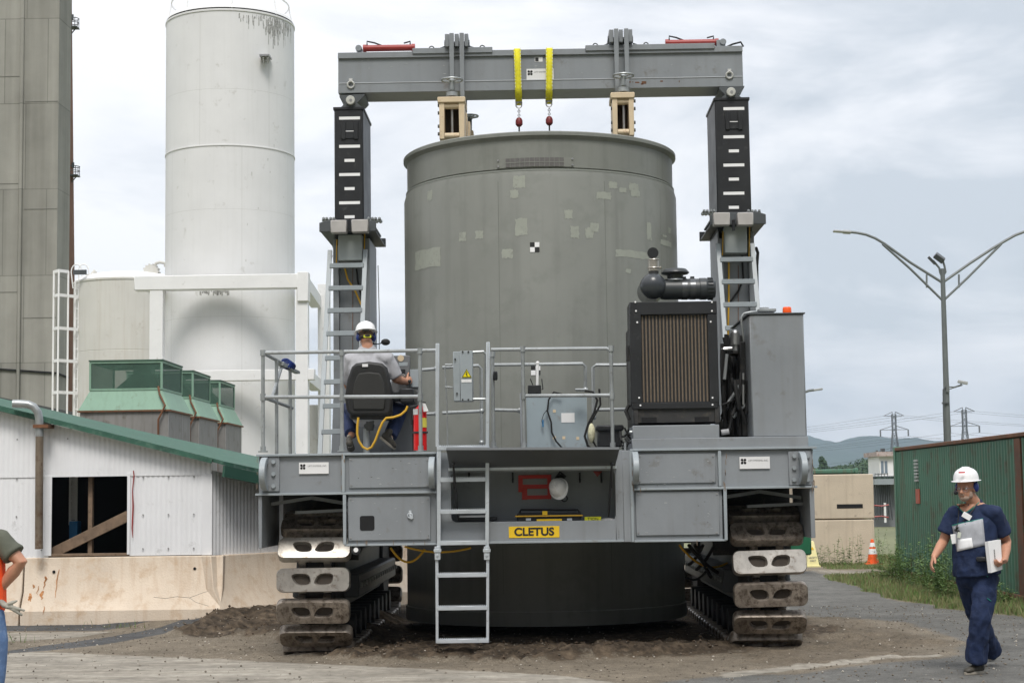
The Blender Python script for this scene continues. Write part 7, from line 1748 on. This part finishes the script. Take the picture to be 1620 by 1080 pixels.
# trousers
cuffR, cuffL = W(1570, 1030, .62), W(1543.5, 1045, -.02)
s = MB(); loft(s, [W(1545, 900, .04), W(1545, 914, .05)], [(.172, .13), (.175, .13)], lf)
loft(s, [hipR+up*.02, hipR.lerp(knR, .5), knR, knR.lerp(cuffR, .5), cuffR], [(.100, .11), (.092, .098), (.076, .082), (.074, .080), (.078, .088)], lf, flat=1)
loft(s, [hipL+up*.02, hipL.lerp(knL, .5), knL, knL.lerp(cuffL, .5), cuffL], [(.100, .11), (.098, .102), (.086, .088), (.084, .088), (.088, .098)], lf, flat=1)
tr = fused('trousers', s, NAVY, man, .008, 2, .022, 10, (1, 1, .55), 5)
def onmesh(o_, px, py, off=.006):
    d = (P(px, py, 10)-CAM).normalized(); hit, loc, nrm, i = o_.ray_cast(CAM-wloc(man), d); return loc+wloc(man)-d*off if hit else W(px, py, -.1)
s = MB(); s.tube([onmesh(tr, x, y) for x, y in ((1557.5, 893), (1559, 902), (1562.5, 912))], .005, 6); s.tube([onmesh(tr, x, y) for x, y in ((1562, 946), (1566, 949), (1568, 950))], .004, 6); s.build('teal_trim', TEAL, man)
hF = W(1556, 1050, .02); tF = W(1526, 1059, -.10); hF.z = .0; tF.z = .0; shoe(man, hF, tF, h=.08)
tB = G(1566, 1046); dB = (fw*.35-ZU*.0).normalized(); hB = tB-fw*.15+Vector((.06, 0, .115)); q = tB.copy(); q.z = .012; shoe(man, hB+Vector((0, .06, 0)), q)
# helmet mark
s = MB(); c = W(1521.5, 746.5, -.13); s.bx(1517, 745.8, 1527, 748, YW-.165, .012); s.build('helmet_mark', REDB, hl)
# binder, held
bt = thing('binder', 'white ring binder under the walking man\'s left arm', 'binder', W(1577, 903, -.1))
a, b, c, d = W(1563, 856.5, -.24), W(1583, 853, -.16), W(1586, 900, -.16), W(1568.5, 905.5, -.24)
s = MB(); nq = (b-a).cross(d-a).normalized(); s.prism([a, b, c, d], nq*.006); s.prism([a+nq*.034, b+nq*.034, c+nq*.034, d+nq*.034], nq*.006); s.prism([a, d, d+nq*.04, a+nq*.04], (b-a)*.02); s.build('cover', WHT, bt, bevel=.002)
s = MB(); s.prism([a.lerp(b, .06)+nq*.008, b.lerp(a, .04)+nq*.008, c.lerp(d, .04)+nq*.008, d.lerp(c, .06)+nq*.008], nq*.024); s.build('pages', WPLATE, bt)
s = MB(); e1_ = a.lerp(b, .42).lerp(d.lerp(c, .42), .3)-nq*.002; e2_ = a.lerp(b, .42).lerp(d.lerp(c, .42), .72)-nq*.002
for k in range(9): p = e1_.lerp(e2_, k/8); s.obox(p, (b-a).normalized()*.006, nq*.0012, (d-a).normalized()*.0045)
s.build('printed_title', INKG, bt)

# ------------------------------------------------ seated operator, seen from behind
YO = 17.98
def O(px, py, d=0): return P(px, py, YO+d)
op = thing('person', 'operator in grey shirt and white hard hat sitting at the controls with his back turned', 'person', (O(584, 655).x, YO, O(584, 655).z))
fr = frame(R(180-10)); fw, lf, up = fr; rt = -lf; hfr = frame(R(180-14), R(-12))
s = MB(); hc = O(578.5, 533, .06); head(s, hc, hfr)
nb = O(581, 549, .02); loft(s, [nb-up*.03, nb+up*.02, hc-hfr[2]*.03-hfr[0]*.02], [(.08, .065), (.062, .060), (.058, .06)], lf)
loft(s, [O(583, 652, .05), O(583, 620, .0), O(582, 585, -.0), O(581, 562, .03)], [(.17, .12), (.155, .11), (.18, .115), (.13, .07)], lf)
shR, shL = O(614, 569, .03), O(554, 570, .03); elR, wrR = O(627, 600, .10), O(644, 604, .30); elL, wrL = O(549, 607, .12), O(556, 618, .36)
loft(s, [shR, shR.lerp(elR, .5), elR, elR.lerp(wrR, .35), wrR], [.058, .052, .047, .046, .032], fw); loft(s, [shL, shL.lerp(elL, .5), elL, elL.lerp(wrL, .35), wrL], [.058, .05, .044, .044, .030], fw)
hand(s, wrR, (O(651, 600, .38)-wrR), -ZU*.3-rt*.9, ZU, (.9, 1.1, .7), .02, (.6, .1)); hand(s, wrL, fw, -ZU, rt, (.5, .6, .4))
kR, kL = O(637, 645, .42), O(552, 643, .42); aR, aL = O(616, 692, .12), O(556, 688, .10); hR, hL = O(598, 650, .0), O(566, 650, .0)
for a, b, c in ((hR, kR, aR), (hL, kL, aL)): loft(s, [a, a.lerp(b, .5), b, b.lerp(c, .4), c], [.08, .07, .055, .052, .036], lf)
fused('body', s, SKIN, op, .0065, 2)
s = MB(); ell(s, hc+hfr[2]*.010-hfr[0]*.026, (.090, .0815, .066), hfr); fused('hair', s, HAIRB, op, .006, 1)
mp_ = helmet_kit(op, hc+up*.050, hfr, .110, HEADS, -1)
s = MB(); c = O(610, 541, .12); s.tube([mp_, mp_.lerp(c, .5)-up*.01, c], .006, 6); s.build('microphone_arm', BLK, op); s = MB(); ell(s, c, (.045, .05, .036), fr); s.build('foam_microphone', BLKR, op)
s = MB(); s.obox(hc-hfr[0]*.122-hfr[2]*.030, hfr[1]*.040, hfr[0]*.006, hfr[2]*.013); s.build('yellow_label', mat('label lime', (.65, .68, .02), .5), op)
s = MB(); s.bx(573, 521, 584, 523.2, YO-.075, .01); hl = [o for o in op.children if o.name.startswith('hard_hat')][0]; s.build('helmet_mark', INK, hl)
s = MB(); loft(s, [O(583, 655, .05), O(583, 620, .0), O(583, 585, .0), O(583, 566, .03)], [(.20, .15), (.19, .14), (.215, .138), (.185, .09)], lf)
loft(s, [shR-rt*.10+up*.02, shR+up*.005, shR.lerp(elR, .45), shR.lerp(elR, .85)], [.070, .076, .078, .080], fw, flat=1); loft(s, [shL+rt*.10+up*.02, shL+up*.005, shL.lerp(elL, .45), shL.lerp(elL, .8)], [.075, .078, .076, .074], fw)
loft(s, [O(582, 571, .02), O(581, 557, .03), O(580, 548, .045)], [(.175, .088), (.125, .080), (.072, .070)], lf)
fused('shirt', s, TGREY, op, .009, 2, .014, 9, (1, 1, .5), 3)
s = MB(); loft(s, [O(583, 652, .04), O(583, 642, .05)], [(.19, .15), (.19, .14)], lf)
for a, b, c in ((hR, kR, aR), (hL, kL, aL)): loft(s, [a, a.lerp(b, .5), b, b.lerp(c, .5), c+(c-b).normalized()*-.02], [(.10, .10), (.092, .092), (.080, .080), (.076, .078), (.074, .078)], lf, flat=1)
fused('trousers', s, DENIMD, op, .009, 3, .008, 9, (1, 1, .5), 8)
fz = zt+.012
def ft(px, py, d): p = O(px, py, d); p.z = max(p.z, fz); return p
shoe(op, O(551, 687, -.02), ft(556, 712, .10), (0, -1, .35)); shoe(op, O(600, 692, .0), ft(624, 711, .08), (.35, -.3, 1))

# ------------------------------------------------ man with hands on hips at the left edge
YM = 11.5
def Q(px, py, d=0): return P(px, py, YM+d)
ml = thing('person', 'man in orange vest and jeans with hand on hip, cut off by the left edge', 'person', (Q(-42, 900).x, YM, 0))
fr = frame(R(180-12)); fw, lf, up = fr; rt = -lf
s = MB(); hc = Q(-38, 762, .03); head(s, hc, fr)
bx0 = Q(-42, 900).x
def B(x, y, z): return Vector((bx0+x, YM+y, z))
loft(s, [B(0, 0, 1.40), B(0, .01, 1.50), hc-up*.03], [(.08, .065), (.062, .06), (.058, .06)], lf)
loft(s, [B(0, 0, .90), B(0, 0, 1.08), B(0, 0, 1.28), B(0, .01, 1.42)], [(.165, .12), (.155, .115), (.18, .115), (.12, .07)], lf)
shR = Q(2, 856); elR = Q(33, 889, -.03); wrR = Q(1, 930, .02); shL = B(-.20, 0, 1.38); elL = B(-.40, -.05, 1.14); wrL = B(-.2, .06, .98)
loft(s, [shR-rt*.05, shR, shR.lerp(elR, .5), elR, elR.lerp(wrR, .35), wrR], [.06, .060, .054, .046, .046, .030], fw); loft(s, [shL, shL.lerp(elL, .5), elL, elL.lerp(wrL, .35), wrL], [.06, .054, .046, .046, .030], fw)
hand(s, wrR, (Q(-14, 948, .12)-wrR), -rt, ZU, (.5, .5, .4)); hand(s, wrL, B(-.12, .14, .93)-wrL, rt, ZU, (.5, .5, .4))
for sg in (-1, 1): loft(s, [B(sg*.10, 0, .92), B(sg*.11, 0, .7), B(sg*.115, .01, .5), B(sg*.12, 0, .36), B(sg*.125, 0, .10)], [.085, .075, .055, .053, .036], lf)
fused('body', s, SKIN, ml, .0065, 2)
s = MB(); ell(s, hc+up*.03-fw*.015, (.10, .083, .098), fr); fused('hair', s, HAIRB, ml, .008, 1)
s = MB(); loft(s, [B(0, 0, .95), B(0, 0, 1.08), B(0, 0, 1.28), B(0, .01, 1.42)], [(.195, .14), (.185, .14), (.20, .135), (.15, .085)], lf)
loft(s, [shR-rt*.12+up*.04, shR+up*.01, shR.lerp(elR, .4), shR.lerp(elR, .66)], [.065, .072, .074, .082], fw, flat=1); loft(s, [shL+rt*.1+up*.02, shL, shL.lerp(elL, .45), shL.lerp(elL, .75)], [.075, .08, .078, .08], fw)
fused('shirt', s, OLIVE, ml, .009, 3, .006, 9, (1, 1, .5), 2)
s = MB(); loft(s, [B(-.0, 0, .93), B(-.0, 0, 1.08), B(-.0, 0, 1.28), B(-.0, .01, 1.40)], [(.222, .158), (.212, .158), (.205, .152), (.150, .105)], lf); fused('vest', s, HIVIS, ml, .009, 3, .005, 8, (1, 1, .5), 2)
s = MB(); loft(s, [B(0, 0, .98), B(0, 0, .88)], [(.185, .135), (.19, .14)], lf)
for sg in (-1, 1): loft(s, [B(sg*.105, 0, .88), B(sg*.135, 0, .7), B(sg*.14, .01, .5), B(sg*.12, 0, .34), B(sg*.125, 0, .10)], [(.105, .12), (.10, .11), (.085, .09), (.085, .09), (.085, .09)], lf, flat=1)
fused('trousers', s, DENIM, ml, .009, 3, .007, 8, (1, 1, .5), 4)
for sg in (-1, 1): shoe(ml, B(sg*.12, -.10, 0), B(sg*.15, .17, 0))
gl = thing('work_gloves', 'pair of grey work gloves hanging from the hip of the man at the left edge', 'gloves', Q(12, 955, -.05))
s = MB(); random.seed(31)
base = Q(6, 955, -.04)
loft(s, [Q(2, 952, -.03), Q(8, 957, -.05), Q(14, 960, -.05)], [(.03, .02), (.032, .02), (.03, .015)], (0, 1, 0), 10)
for (x, y) in ((34, 972), (28, 963), (26, 950), (20, 951), (38, 965)): loft(s, [Q(10, 957, -.05), Q((10+x)/2, (957+y)/2, -.07), Q(x, y, -.06)], [.014, .012, .009], (0, 1, 0), 8)
fused('gloves', s, GLOVE, gl, .005, 1)
# ================================================================== HAZE
hz = MB(); hz.box(-4700, 4700, -30, 4650, -6.5, 260)
hm = bpy.data.materials.new('haze'); hm.use_nodes = True; nt = hm.node_tree; nt.nodes.clear()
o_ = nt.nodes.new('ShaderNodeOutputMaterial'); pv = nt.nodes.new('ShaderNodeVolumePrincipled'); pv.inputs['Color'].default_value = (.66, .82, 1, 1); pv.inputs['Density'].default_value = .00017; pv.inputs['Anisotropy'].default_value = .2
nt.links.new(pv.outputs[0], o_.inputs['Volume'])
hz.build('haze', hm, smooth=0, kind='stuff', label='thin pale haze over the whole scene')
